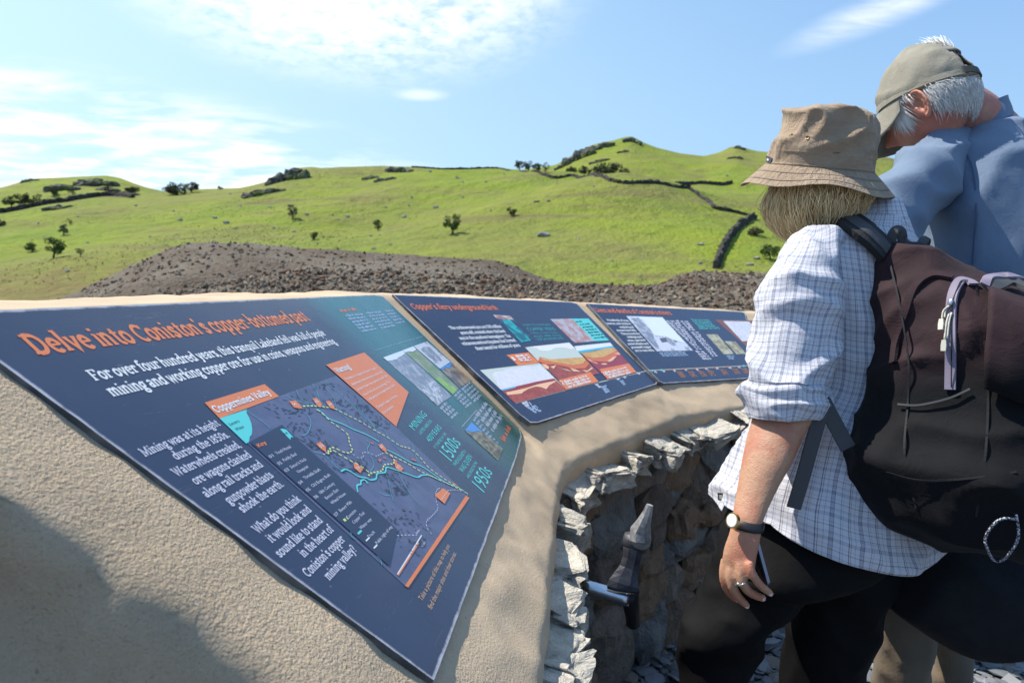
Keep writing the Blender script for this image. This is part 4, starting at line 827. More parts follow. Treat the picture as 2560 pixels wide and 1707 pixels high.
stext(P1, 'warning_title', [("Warning!", z2(800, 694), z2(912, 655))], (z2(770, 657), z2(798, 694)), IWH, p1, L4_, .07)
ltext(P1, 'warning_text', [(s, z2(*a), z2(*c), z2(a[0] - 19, a[1] - 19)) for s, a, c in (("'Knockers or trappers are known to stay in", (868, 752), (1124, 655)), ("abandoned mines working on any ore left", (922, 796), (1166, 690)), ("behind. Present day explorers should take", (968, 838), (1208, 720)), ("note of this, and act accordingly. The", (1014, 882), (1228, 770)), ("little people do not take kindly to fools!'", (1060, 918), (1270, 795)), ("Coniston Copper, A History,", (1128, 982), (1290, 882)), ("Eric Holland", (1178, 1028), (1256, 972)))], IWH, p1, L4_)
# photographs printed on the teal part
PH1 = ink('grey_photo', (.20, .23, .30), .22, (.42, .45, .50), 34, .42, .66); PHS = ink('photo_sky', (.66, .72, .80)); PHG = ink('green_photo', (.16, .26, .10), .22, (.30, .30, .24), 30); PHB = ink('brown_photo', (.10, .09, .10), .22, (.33, .25, .17), 26); PHBL = ink('blue_photo', (.07, .26, .62)); PHW = ink('white_photo', (.55, .58, .66), .22, (.24, .26, .32), 24, .5, .62); PHR = ink('rock_photo', (.09, .085, .06), .22, (.27, .25, .16), 28, .4, .62, (1, 1, 4)); PHR2 = ink('stones_photo', (.25, .28, .34), .22, (.62, .64, .68), 70, .45, .6)
polys(P1, 'photograph', [[z9(675, 752), z9(915, 665), z9(1512, 1225), z9(1345, 1345)]], PH1, p1, L1_)
poly(P1, 'photo_part', [z9(675, 752), z9(915, 665), z9(945, 700), z9(905, 732), z9(860, 752), z9(845, 772), z9(770, 790), z9(730, 795)], PHS, p1, L2_)
poly(P1, 'photo_part', [z9(1150, 1150), z9(1200, 1085), z9(1290, 1040), z9(1370, 1120), z9(1390, 1200), z9(1440, 1260), z9(1345, 1345), z9(1240, 1250)], PHR2, p1, L2_)
poly(P1, 'photograph', [z9(915, 663), z9(1045, 615), z9(1600, 1130), z9(1530, 1205)], PHG, p1, L1_ + .0001)
poly(P1, 'photo_part', [z9(915, 663), z9(1045, 615), z9(1085, 655), z9(1040, 680), z9(985, 678), z9(945, 692)], PHS, p1, L2_ + .0001)
poly(P1, 'photo_part', [z9(1310, 1010), z9(1350, 985), z9(1430, 1040), z9(1585, 1145), z9(1530, 1205)], ink('bright_green_photo', (.28, .50, .10), .22, (.20, .36, .08), 40), p1, L2_ + .0001)
poly(P1, 'photograph', [z9(1050, 612), z9(1215, 555), z9(1500, 805), z9(1370, 888)], PHW, p1, L1_ + .0002)
poly(P1, 'photo_part', [z9(1140, 650), z9(1175, 618), z9(1250, 625), z9(1340, 720), z9(1400, 790), z9(1330, 790), z9(1230, 740)], PH1, p1, L2_ + .0002)
poly(P1, 'photograph', [z9(1370, 890), z9(1505, 808), z9(1760, 1030), z9(1610, 1120)], PHB, p1, L1_ + .0003)
poly(P1, 'photo_part', [z9(1370, 890), z9(1505, 808), z9(1522, 825), z9(1505, 850), z9(1500, 880), z9(1460, 880), z9(1440, 868), z9(1410, 900)], PHBL, p1, L2_ + .0003)
poly(P1, 'photograph', [z4(1318, 360), z4(1365, 298), z4(1590, 490), z4(1555, 573)], PHR, p1, L1_ + .0004)
poly(P1, 'photo_part', [z4(1318, 360), z4(1365, 298), z4(1447, 372), z4(1410, 362), z4(1375, 372), z4(1345, 362)], PHBL, p1, L2_ + .0004)
ltext(P1, 'mining_text', [(s, z4(*a), z4(*c), z4(*t)) for s, a, c, t in (("MINING", (960, 360), (1050, 250), (918, 315)), ("LASTED HERE FOR", (1003, 390), (1087, 295), (985, 370)), ("400YEARS", (1070, 447), (1155, 340), (1036, 412)), ("IT STARTED IN THE", (1112, 490), (1188, 385), (1095, 470)), ("1500s", (1222, 580), (1290, 452), (1135, 490)), ("WHEN ELIZABETH I", (1250, 617), (1330, 510), (1230, 592)), ("WAS QUEEN", (1305, 662), (1372, 550), (1272, 630)), ("AND ENDED IN THE", (1345, 703), (1408, 590), (1326, 685)), ("1950s", (1456, 802), (1515, 660), (1370, 700)))], ICY, p1, L1_)
ltext(P1, 'photo_heading', [("The industry is now part of the", z9(580, 672), z9(820, 598), z9(566, 656)), ("protected landscape and fells", z9(830, 596), z9(1165, 500), z9(816, 580))], ISOFT, p1, L1_)
dashes(P1, 'small_heading', [(z9(158, 195), z9(375, 172))], .010, IOR, p1, L1_, 2)
for q in ([(z9(225 + i * 40, 250 + i * 38), z9(435 + i * 33, 228 + i * 36)) for i in range(6)], [(z9(475 + i * 37, 220 + i * 36), z9(665 + i * 33, 200 + i * 33)) for i in range(6)], [(z9(700 + i * 36, 195 + i * 36), z9(815 + i * 33, 182 + i * 34)) for i in range(5)]): dashes(P1, 'small_text', q, .0075, ISOFT, p1, L1_, 3)
for q in ([(z9(1390 + i * 43, 1390 + i * 38), z9(1470 + i * 42, 1312 + i * 40)) for i in range(4)], [(z9(1560 + i * 34, 1235 + i * 34), z9(1630 + i * 34, 1165 + i * 36)) for i in range(5)], [(z9(1650 + i * 36, 1155 + i * 36), z9(1750 + i * 34, 1060 + i * 38)) for i in range(5)]): dashes(P1, 'caption', q, .0085, IPALE, p1, L1_, 4)
dashes(P1, 'quote', [(z9(1835 + i * 64, 1485 + i * 60), z9(1965 + i * 58, 1315 + i * 52)) for i in range(4)], .014, IPALE, p1, L1_, 5)
dashes(P1, 'small_text', [(z4(1385 + i * 22, 295 + i * 24), z4(1405 + i * 22, 265 + i * 26)) for i in range(9)], .0075, ISOFT, p1, L1_, 6)
dashes(P1, 'signature', [(z4(1600, 440), z4(1650, 342))], .016, IOR2, p1, L1_, 7)
lines_(P1, 'divider', [[z4(1295, 335), z4(1400, 215)]], .0006, ISOFT, p1, L1_)
# ---- second panel
p2 = empty('info_panel', P2.pt(1300, 890), "middle blue panel about copper's fiery birth, with orange rock cross-sections", 'information panel', 'blue information panels set in the wall')
board(P2, [(981, 736), (1428, 755), (1442, 759), (1642, 953), (1641, 960), (1345, 1056), (1326, 1056), (1300, 1036)], board_mat('panel_print'), p2)
stext(P2, 'title', [("Copper's fiery underground birth", z5(318, 226), z5(1252, 238))], (z5(278, 170), z5(318, 226)), IOR2, p2, L1_, .072)
stext(P2, 'introduction', [(s, z5(*a), z5(*c)) for s, a, c in (("The rocks around you are 500 million", (725, 450), (1288, 430)), ("years old, created when this land", (845, 503), (1328, 482)), ("was in the southern hemisphere. The", (832, 562), (1388, 535)), ("volcanoes and earthquakes that formed", (862, 622), (1442, 582)), ("them lasted for millions of years", (1012, 676), (1490, 635)))], (z5(695, 416), z5(725, 450)), IWH, p2, L1_, .066)
poly(P2, 'photograph', [z6(145, 305), z6(345, 318), z6(625, 590), z6(475, 630)], ink('cave_photo', (.02, .035, .07), .22, (.05, .08, .14), 40), p2, L1_)
poly(P2, 'photo_part', [z6(150, 308), z6(345, 320), z6(395, 368), z6(255, 362), z6(190, 350)], ink('mineral_photo', (.5, .47, .45), .25, (.28, .14, .14), 40), p2, L2_)
poly(P2, 'photo_part', [z6(255, 366), z6(345, 366), z6(455, 470), z6(545, 545), z6(590, 605), z6(480, 625), z6(380, 530), z6(300, 440)], ink('teal_photo', (.02, .36, .38), .22, (.02, .12, .16), 26, .45, .6), p2, L2_ + .0001)
poly(P2, 'photograph', [z6(810, 358), z6(1062, 352), z6(1325, 612), z6(1090, 632)], ink('mineral_photo', (.42, .20, .16), .25, (.42, .42, .48), 34, .42, .58), p2, L1_)
poly(P2, 'caption_box', [z6(1058, 352), z6(1250, 352), z6(1488, 603), z6(1325, 612)], ICY, p2, L1_ + .0001)
dashes(P2, 'caption', [(z6(1110 + i * 33 + (12 if i else 0), 395 + i * 31), z6(1185 + i * 38 + (50 if i else 0), 388 + i * 30)) for i in range(7)], .009, IBK, p2, L2_ + .0001, 8)
ltext(P2, 'fact_text', [(s, z6(*a), z6(*c), z6(*t)) for s, a, c, t in (("WHEN YOU STAND HERE", (500, 438), (818, 432), (480, 415)), ("COPPER VEINS", (560, 492), (880, 486), (520, 455)), ("FORMED MILLIONS OF YEARS", (590, 528), (905, 520), (575, 510)), ("AGO ARE STILL", (630, 568), (945, 552), (612, 545)), ("DEEP UNDERGROUND", (665, 606), (970, 588), (645, 578)))], ink('dark_cyan_print', (.05, .36, .38)), p2, L1_)
SKY2 = IWH; GRN = ink('pale_green_print', (.52, .58, .52)); RED = ink('red_brown_print', (.36, .085, .06), .22, (.28, .06, .045), 30); MAR = ink('maroon_print', (.30, .045, .06)); PEA = ink('peach_print', (.80, .47, .28)); OCH = ink('ochre_print', (.62, .38, .12), .22, (.55, .30, .10), 30)
poly(P2, 'cross_section', [z6(0, 945), z6(690, 865), z6(1000, 1172), z6(405, 1325)], GRN, p2, L1_)
poly(P2, 'layer', [z6(140, 1000), z6(175, 965), z6(260, 960), z6(320, 930), z6(430, 920), z6(520, 895), z6(600, 905), z6(700, 885), z6(855, 1040), z6(660, 1075), z6(420, 1130), z6(240, 1172)], ink('rain_print', (.70, .70, .76), .22, (.58, .58, .66), 60, .4, .6, (1, 6, 1)), p2, L2_)
poly(P2, 'layer', [z6(240, 1172), z6(420, 1130), z6(660, 1075), z6(855, 1040), z6(1000, 1172), z6(405, 1325)], RED, p2, L2_ + .0001)
poly(P2, 'layer', [z6(235, 1168), z6(405, 1130), z6(415, 1143), z6(260, 1182)], ink('sky_blue_print', (.10, .45, .62)), p2, L3_ + .0002)
poly(P2, 'layer', [z6(262, 1184), z6(420, 1140), z6(660, 1078), z6(855, 1042), z6(875, 1062), z6(700, 1090), z6(500, 1135), z6(300, 1200)], MAR, p2, L3_)
poly(P2, 'layer', [z6(300, 1200), z6(450, 1170), z6(540, 1150), z6(660, 1110), z6(880, 1064), z6(870, 1080), z6(800, 1120), z6(765, 1165), z6(700, 1140), z6(640, 1135), z6(560, 1160), z6(500, 1195), z6(480, 1215), z6(320, 1232)], PEA, p2, L3_ + .0001)
poly(P2, 'text_box', [z6(305, 770), z6(560, 742), z6(690, 862), z6(440, 892)], IOR, p2, L2_)
ltext(P2, 'box_number', [("1", z6(395, 838), z6(418, 834), z6(365, 790)), ("2", z6(952, 1112), z6(985, 1104), z6(920, 1068)), ("3", z6(1432, 1005), z6(1458, 998), z6(1405, 965))], IWH, p2, L4_ + .0006)
poly(P2, 'cross_section', [z6(512, 682), z6(1030, 628), z6(1380, 985), z6(975, 1060), z6(905, 1060)], RED, p2, L2_ + .0002)
poly(P2, 'layer', [z6(512, 682), z6(1030, 628), z6(1105, 705), z6(1040, 700), z6(960, 685), z6(870, 690), z6(800, 722), z6(700, 725), z6(650, 690), z6(560, 680)], SKY2, p2, L3_ + .0002)
poly(P2, 'layer', [z6(520, 686), z6(560, 681), z6(650, 691), z6(700, 726), z6(800, 723), z6(870, 691), z6(960, 686), z6(1040, 701), z6(1105, 706), z6(1192, 795), z6(1040, 805), z6(900, 815), z6(800, 818), z6(690, 790), z6(670, 840)], GRN, p2, L3_ + .0003)
poly(P2, 'layer', [z6(690, 790), z6(800, 818), z6(900, 815), z6(1040, 805), z6(1192, 795), z6(1220, 830), z6(1190, 870), z6(1080, 890), z6(960, 870), z6(840, 850), z6(730, 830)], OCH, p2, L3_ + .0004)
poly(P2, 'layer', [z6(670, 842), z6(690, 792), z6(735, 832), z6(845, 852), z6(960, 872), z6(1085, 892), z6(1195, 872), z6(1222, 832), z6(1262, 868), z6(1215, 925), z6(1100, 930), z6(960, 900), z6(860, 880), z6(760, 880)], IOR2, p2, L3_ + .0005)
polys(P2, 'layer', [[z6(705, 872), z6(760, 880), z6(795, 905), z6(790, 935), z6(755, 925)], [z6(812, 905), z6(880, 885), z6(850, 932)], [z6(930, 925), z6(1010, 940), z6(1060, 965), z6(985, 945)], [z6(1030, 915), z6(1110, 940), z6(1160, 965), z6(1080, 960)], [z6(1175, 945), z6(1240, 950), z6(1290, 910), z6(1300, 930), z6(1230, 970)]], PEA, p2, L3_ + .0006)
poly(P2, 'text_box', [z6(905, 1060), z6(1270, 965), z6(1368, 1078), z6(992, 1170)], IOR, p2, L4_ + .0002)
poly(P2, 'cross_section', [z6(1085, 670), z6(1500, 628), z6(1805, 968), z6(1470, 1052), z6(1400, 985)], MAR, p2, L2_ + .0003)
poly(P2, 'layer', [z6(1085, 670), z6(1500, 628), z6(1532, 665), z6(1120, 725)], SKY2, p2, L3_ + .0002)
poly(P2, 'layer', [z6(1120, 725), z6(1532, 665), z6(1545, 682), z6(1350, 715), z6(1155, 748)], ink('sea_print', (.06, .42, .58)), p2, L3_ + .0003)
poly(P2, 'layer', [z6(1158, 750), z6(1350, 722), z6(1420, 700), z6(1545, 684), z6(1580, 720), z6(1500, 760), z6(1420, 800), z6(1300, 805), z6(1220, 790)], OCH, p2, L3_ + .0004)
poly(P2, 'layer', [z6(1195, 775), z6(1222, 792), z6(1300, 807), z6(1420, 802), z6(1500, 762), z6(1582, 722), z6(1620, 765), z6(1560, 790), z6(1480, 850), z6(1400, 850), z6(1300, 840), z6(1240, 830)], IOR2, p2, L3_ + .0005)
polys(P2, 'layer', [[z6(1240, 815), z6(1300, 845), z6(1370, 870), z6(1340, 870), z6(1260, 838)], [z6(1390, 870), z6(1450, 865), z6(1470, 880), z6(1420, 885)], [z6(1470, 840), z6(1540, 790), z6(1575, 785), z6(1530, 835), z6(1490, 850)], [z6(1540, 750), z6(1600, 745), z6(1620, 770)]], PEA, p2, L3_ + .0006)
poly(P2, 'text_box', [z6(1375, 935), z6(1715, 868), z6(1805, 968), z6(1470, 1052)], IOR, p2, L4_ + .0003)
for q in ([(z6(425 + i * 22, 800 + i * 22), z6(560 + i * 24, 778 + i * 28)) for i in range(3)], [(z6(985 + i * 20, 1092 + i * 28), z6(1255 + i * 24, 1014 + i * 30)) for i in range(3)], [(z6(1450 + i * 22, 985 + i * 26), z6(1700 + i * 26, 920 + i * 28)) for i in range(3)]): dashes(P2, 'box_text', q, .011, IWH, p2, L4_ + .0008, 9)
lines_(P2, 'time_line', [[z6(405, 1328), z6(1000, 1175), z6(1380, 1085), z6(1920, 955)]], .0016, ink('time_line_print', (.55, .55, .45)), p2, L1_, curve=False)
dashes(P2, 'time_line_text', [(z6(500 + i * 30, 1342 + i * 24), z6(575 + i * 36, 1322 + i * 22)) for i in range(2)] + [(z6(1345 + i * 28, 1128 + i * 22), z6(1375 + i * 28, 1115 + i * 22)) for i in range(2)] + [(z6(1590, 1062), z6(1620, 1048)), (z6(1665, 1040), z6(1695, 1028)), (z6(1830, 998), z6(1860, 988))], .013, ILIL, p2, L1_, 10)
dashes(P2, 'time_line_note', [(z6(560 + i * 24, 1392 + i * 15), z6(660 + i * 20, 1362 + i * 18)) for i in range(4)] + [(z6(1405 + i * 16, 1150 + i * 20), z6(1470 + i * 10, 1130 + i * 20)) for i in range(4)] + [(z6(1625 + i * 16, 1085 + i * 16), z6(1660 + i * 12, 1075 + i * 16)) for i in range(3)], .010, ISOFT, p2, L1_, 11)
# ---- third panel
p3 = empty('info_panel', P3.pt(1680, 870), "blue panel about the miners' lives, farthest readable one, beside the plaid sleeve", 'information panel', 'blue information panels set in the wall')
board(P3, [(1467, 758.6), (1852, 779), (1862, 782), (1905, 938), (1900, 944), (1660, 958), (1648, 953)], board_mat('panel_print_far'), p3)
stext(P3, 'title', [("Lives and deaths of Coniston's miners", z7(260, 204), z7(1232, 240))], (z7(225, 150), z7(260, 204)), IOR2, p3, L1_, .072)
stext(P3, 'introduction', [(s, z7(*a), z7(*c)) for s, a, c in (("Hundreds of men,", (405, 318), (690, 326)), ("women and children", (400, 362), (712, 366)), ("worked hard", (565, 408), (745, 410)), ("across these hills.", (530, 450), (780, 450)), ("They mined the", (585, 494), (825, 492)), ("underground", (660, 534), (855, 534)), ("veins, operated", (668, 582), (895, 574)), ("waterwheels and", (672, 624), (935, 620)), ("processed copper", (715, 668), (970, 660)), ("ore in vast mills.", (765, 710), (1010, 704)))], (z7(385, 292), z7(405, 318)), IWH, p3, L1_, .066)
poly(P3, 'photograph', [z7(640, 255), z7(1105, 270), z7(1495, 695), z7(1035, 705)], PHW, p3, L1_)
poly(P3, 'photo_part', [z7(690, 262), z7(1100, 275), z7(1400, 600), z7(1250, 560), z7(1150, 520), z7(1000, 500), z7(960, 430), z7(850, 300)], PHS, p3, L2_)
poly(P3, 'photo_part', [z7(715, 280), z7(800, 275), z7(850, 330), z7(960, 440), z7(1010, 560), z7(1060, 650), z7(1050, 690), z7(900, 540), z7(800, 420)], PH1, p3, L3_)
polys(P3, 'photo_part', [[z7(1065, 540), z7(1150, 530), z7(1165, 580), z7(1100, 590)], [z7(1240, 565), z7(1290, 575), z7(1280, 590)]], ink('dark_photo', (.10, .10, .14)), p3, L3_)
dashes(P3, 'body_text', [(z7(1165 + i * 29, 330 + i * 27), z7(1325 + i * 22, 326 + i * 27.5)) for i in range(14)] + [(z7(1345 + i * 26, 332 + i * 26), z7(1445 + i * 22, 332 + i * 26)) for i in range(5)] + [(z7(1480 + i * 24, 472 + i * 27), z7(1580 + i * 22, 472 + i * 27)) for i in range(12)] + [(z7(1545 + i * 25, 720 + i * 29), z7(1650 + i * 30, 718 + i * 29)) for i in range(4)], .012, ILIL, p3, L1_, 12)
ltext(P3, 'quote', [(s, z7(*a), z7(*c), .017) for s, a, c in (("There is no money", (1490, 315), (1708, 317)), ("from the copper in", (1512, 342), (1735, 342)), ("these hills as the", (1540, 368), (1752, 368)), ("miners that work", (1568, 396), (1792, 394)), ("below so hard", (1590, 424), (1840, 418)))], ICY, p3, L1_)
polys(P3, 'photograph', [[z7(1660, 490), z7(1805, 488), z7(2020, 740), z7(1890, 745)], [z7(1900, 575), z7(2040, 582), z7(2178, 740), z7(2050, 742)]], ink('yellow_painting', (.45, .45, .30), .25, (.25, .20, .12), 30), p3, L1_)
poly(P3, 'document_frame', [z7(1775, 302), z7(2290, 312), z7(2420, 690), z7(2230, 690)], ink('brown_print', (.20, .075, .05)), p3, L1_)
poly(P3, 'document', [z7(1880, 318), z7(2215, 326), z7(2330, 480), z7(2310, 575), z7(2125, 577)], ink('paper_print', (.66, .66, .70), .3, (.52, .52, .58), 80), p3, L2_)
lines_(P3, 'time_line', [[z7(925, 952), z7(2330, 884)]], .0022, ink('time_line_print', (.45, .42, .30)), p3, L1_, curve=False)
polys(P3, 'time_line_mark', [[z7(x - 14, y), z7(x, y - 12), z7(x + 14, y), z7(x, y + 12)] for x, y in ((1230, 937), (1380, 930), (1525, 925), (1640, 918), (1775, 912), (1940, 902))], IOR2, p3, L2_)
polys(P3, 'time_line_mark', [[z7(x - 16, y), z7(x, y - 14), z7(x + 16, y), z7(x, y + 14)] for x, y in ((975, 952), (1088, 944), (2145, 893))], ICY, p3, L2_)
dashes(P3, 'time_line_text', [(z7(x, y), z7(x + 38, y - 2)) for x, y in ((1008, 976), (1115, 970), (1255, 962), (1400, 954), (1545, 948), (1660, 940), (1800, 934), (1960, 924), (2080, 918))], .012, ILIL, p3, L1_, 13)
dashes(P3, 'time_line_note', [(z7(x + i * 14, y + i * 18), z7(x + 75 + i * 14, y - 3 + i * 18)) for x, y in ((1300, 985), (1440, 978), (1570, 972), (1690, 966), (1850, 954), (2000, 942), (2120, 936)) for i in range(4)], .011, ink('brown_note_print', (.30, .14, .08)), p3, L1_, 14)
dashes(P3, 'caption', [(z7(1070 + i * 18, 730 + i * 20), z7(1400 + i * 20, 720 + i * 20)) for i in range(3)] + [(z7(1930 + i * 14, 770 + i * 18), z7(2030, 770 + i * 18)) for i in range(3)], .008, ISOFT, p3, L1_, 15)
p4_ = empty('info_panel', P4.pt(2000, 860), 'sliver of the next blue panel showing just past the third one', 'information panel', 'blue information panels set in the wall')
board(P4, [(1886, 783.5), (1990, 787), (2130, 792), (2160, 930), (2040, 936), (1938, 940)], board_mat('panel_print_next'), p4_)
bpy.data.objects.remove(_fo); bpy.data.curves.remove(_fc)
# ------------------------------------------------------------------ pick head on its steel bar
PKZ = 1.50
zp = zoomer(1440, 1240, .20408)
pk = empty('mining_pick', at(1580, 1480, PKZ + .05), 'old grey iron pick head fixed on a shiny steel bar against the stone wall', 'mining pick')
MIR = M('sunlit_forged_iron', (.10, .10, .115), .5, (.36, .35, .33), 26, .5, 60, .003, metal=.25, spec=.5)  # iron lightened for the chisel arm, sunlight put into its colour
MSTL = M('steel', (.55, .56, .58), .26, metal=1.0)
def plate(name, outline, zf, depth, m, parent, bevel=.3, zoom=zp):
    """outline in photo pixels at its own depth, extruded away, front edge chamfered"""
    Fp = np.array([at(*zoom(x, y), zf) for x, y in outline]); c = Fp.mean(0); k = len(Fp)
    vd = nrm(c - np.array([0, 0, CAMZ])); ins = c + (Fp - c) * (1 - bevel)
    V = np.vstack([ins, Fp + vd * depth * .3, Fp + vd * depth * .8, c + (Fp - c) * .9 + vd * depth]); F = [tuple(range(k))]
    for r_ in range(3): F += [(r_ * k + j, r_ * k + (j + 1) % k, (r_ + 1) * k + (j + 1) % k, (r_ + 1) * k + j) for j in range(k)]
    F.append(tuple(range(4 * k - 1, 3 * k - 1, -1))); return mesh(name, V, F, m, parent)
MDI = M('shaded_forged_iron', (.028, .028, .036), .5, (.06, .06, .07), 30, .5, 60, .003, metal=.2, spec=.5)  # darker copy of the iron, painting shade onto collar and blade
# chisel arm rising towards the light, boss in the middle, flared blade below
def bar(name, stations, m, parent, smooth=False, n=4, rot=.785):
    V = []; pts = np.array([at(*zp(x, y), PKZ + dz) for x, y, rx, ry, dz in stations]); T = np.gradient(pts, axis=0)
    for i, (x, y, rx, ry, dz) in enumerate(stations):
        t = nrm(T[i]); a = nrm(np.cross(t, pts[i] - np.array([0, 0, CAMZ]))); b_ = np.cross(t, a); k = .20408 / FPX * PKZ * 1.12
        for j in range(n): q = 2 * math.pi * (j + .0) / n + rot; V.append(pts[i] + k * (rx * math.cos(q) * a + ry * math.sin(q) * b_))
    s = len(stations); F = [(i * n + j, i * n + (j + 1) % n, (i + 1) * n + (j + 1) % n, (i + 1) * n + j) for i in range(s - 1) for j in range(n)] + [tuple(range(n)), tuple((s - 1) * n + j for j in range(n))]
    return mesh(name, V, F, m, parent, smooth=smooth)
bar('pick_head', [(905, 105, 38, 22, -.02), (870, 220, 58, 50, -.015), (825, 340, 85, 80, -.008), (790, 420, 118, 105, 0), (788, 520, 128, 115, 0), (795, 590, 105, 90, .004), (790, 618, 70, 60, .006)], MIR, pk, n=8, rot=.39)
bar('collar', [(745, 470, 135, 120, .02), (735, 560, 150, 130, .02), (715, 650, 130, 120, .02)], MDI, pk, True, 14)
bar('blade', [(700, 640, 118, 90, .012), (680, 760, 105, 78, .01), (650, 880, 112, 70, .008), (615, 980, 142, 62, .004), (588, 1070, 178, 52, 0), (580, 1125, 192, 46, 0), (578, 1150, 186, 36, .002)], MDI, pk, n=8, rot=.39)
tb = MB(); a_, b__ = at(*zp(90, 1105), PKZ + .04), at(*zp(660, 1262), PKZ + .015); tb.tube(np.linspace(a_, b__, 8), .0165, 28); tb.build('steel_bar', MSTL, pk, smooth=False)
for p_ in pk.children[-1].data.polygons: p_.use_smooth = len(p_.vertices) == 4
tb = MB(); tb.tube(smooth_path([at(*zp(650, 1180), PKZ + .02), at(*zp(680, 1350), PKZ + .03), at(*zp(700, 1560), PKZ + .06)], 6), [.022, .021, .019, .018, .017, .016], 8); tb.build('socket', M('black_iron', (.02, .02, .022), .55, metal=.4), pk, smooth=True)
# ------------------------------------------------------------------ figure tools
from mathutils.bvhtree import BVHTree
EYE = np.array([0, 0, CAMZ])
def sil(rows, psi, n=64, sub=1, exp=2.0, k_def=.8, tilt=0.0):
    """stacked horizontal rings whose left/right outline matches photo columns.  row: y, xl, xr, depth[, k]"""
    R = np.array([list(r) + [k_def] * (5 - len(r)) for r in rows], float)
    if sub > 1: R = smooth_path(R, (len(R) - 1) * sub + 1)
    S = np.array([math.cos(psi), math.sin(psi), 0]); B = np.array([-S[1], S[0], 0]); out = []
    th = np.linspace(0, 2 * math.pi, n, endpoint=False) + math.pi / 2
    ct, st_ = np.cos(th), np.sin(th); ct = np.sign(ct) * abs(ct) ** (2 / exp); st_ = np.sign(st_) * abs(st_) ** (2 / exp)
    for y, xl, xr, Z, k in R:
        c = at((xl + xr) / 2, y, Z); d = nrm([c[0], c[1], 0]); e = np.array([d[1], -d[0], 0])
        h = (S @ e) * ct + k * (B @ e) * st_; w = (xr - xl) / 2 * Z / FPX * (d[1] ** .5); a = w / max(h.max(), 1e-6)
        ring = c + np.outer(a * ct, S) + np.outer(a * k * st_, B)
        if tilt: ring[:, 2] -= tilt * ((ring - c) @ e)
        out.append(ring)
    return np.array(out)
def tubei(pts, n=24, k=1.0, sub=4):
    """limb along photo points: x, y, depth, radius px[, depth ratio] -> rings across its axis"""
    R = np.array([list(p) + [k] * (5 - len(p)) for p in pts], float); R = smooth_path(R, (len(R) - 1) * sub + 1)
    C = np.array([at(x, y, z) for x, y, z, _, _ in R]); T = np.gradient(C, axis=0); th = np.linspace(0, 2 * math.pi, n, endpoint=False); out = []
    for i in range(len(R)):
        t = nrm(T[i]); vd = nrm(C[i] - EYE); a = nrm(np.cross(t, vd)); b_ = np.cross(a, t); r_ = R[i, 3] * R[i, 2] / FPX
        out.append(C[i] + r_ * (np.outer(np.cos(th), a) + R[i, 4] * np.outer(np.sin(th), b_)))
    return np.array(out)
def loft(G, cap=True):
    nr_, n = G.shape[:2]; F = [(i * n + j, i * n + (j + 1) % n, (i + 1) * n + (j + 1) % n, (i + 1) * n + j) for i in range(nr_ - 1) for j in range(n)]
    V = list(G.reshape(-1, 3))
    if cap:
        for row, rv in ((0, 1), (nr_ - 1, 0)):
            c = G[row].mean(0); V.append(c); ci = len(V) - 1
            for j in range(n): a, b_ = row * n + j, row * n + (j + 1) % n; F.append((ci, b_, a) if rv else (ci, a, b_))
    return V, F
def loft_uv(G, m, name, parent, cap=False, disp=None, flip=False):
    """cloth tube with metre UVs (seam on ring start) and folds pushed along the normal"""
    nr_, n = G.shape[:2]
    if disp:
        N = np.cross(np.roll(G, -1, 1) - np.roll(G, 1, 1), np.gradient(G, axis=0)); N /= np.linalg.norm(N, axis=2, keepdims=True) + 1e-9
        c = G.mean(1, keepdims=True)
        if ((G - c) * N).sum() < 0: N = -N
        D = np.array([[disp(G[i, j], i / (nr_ - 1), j / n) for j in range(n)] for i in range(nr_)]); G = G + N * D[..., None]
    Gs = np.concatenate([G, G[:, :1]], 1); du = np.linalg.norm(np.diff(Gs, axis=1), axis=2); per = du.sum(1).max()
    ref = du[nr_ // 2]; u = np.append(0, np.cumsum(ref)); dv = np.linalg.norm(np.diff(G, axis=0), axis=2).mean(1); v = np.append(0, np.cumsum(dv))
    # v follows true length so checks stay square on slanted parts
    dvv = np.concatenate([np.zeros((1, n + 1)), np.cumsum(np.linalg.norm(np.diff(Gs, axis=0), axis=2), 0)], 0) * .5 + v[:, None] * .5
    U = np.stack([np.broadcast_to(u[None], (nr_, n + 1)), dvv], -1); n1_ = n + 1
    F = [(i * n1_ + j, i * n1_ + j + 1, (i + 1) * n1_ + j + 1, (i + 1) * n1_ + j) for i in range(nr_ - 1) for j in range(n)]
    V = Gs.reshape(-1, 3); uv = U.reshape(-1, 2)
    if cap:
        V = np.vstack([V, G[0].mean(0), G[-1].mean(0)]); uv = np.vstack([uv, uv[0], uv[-1]]); a = len(V) - 2
        F += [(a, j + 1, j) for j in range(n)] + [(a + 1, (nr_ - 1) * n1_ + j, (nr_ - 1) * n1_ + j + 1) for j in range(n)]
    o = mesh(name, V, F, m, parent, smooth=True, uv=uv, recalc=False)
    return o, V, F
def remesh(parts, name, m, parent, vox=.004, it=3, k=.5):
    """fuse overlapping solids into ONE continuous surface"""
    mb = MB()
    for V, F in parts: mb.add(V, F)
    o = mesh(name + '_src', np.array(mb.V), mb.F, m)
    md = o.modifiers.new('r', 'REMESH'); md.mode = 'VOXEL'; md.voxel_size = vox
    s = o.modifiers.new('s', 'SMOOTH'); s.factor = k; s.iterations = it
    dg = bpy.context.evaluated_depsgraph_get(); me = bpy.data.meshes.new_from_object(o.evaluated_get(dg)); old = o.data
    bpy.data.objects.remove(o); bpy.data.meshes.remove(old)
    V = np.empty(len(me.vertices) * 3); me.vertices.foreach_get('co', V); V = V.reshape(-1, 3)
    F = [tuple(p.vertices) for p in me.polygons]; bpy.data.meshes.remove(me)
    return mesh(name, V, F, m, parent, smooth=True, recalc=False), V, F
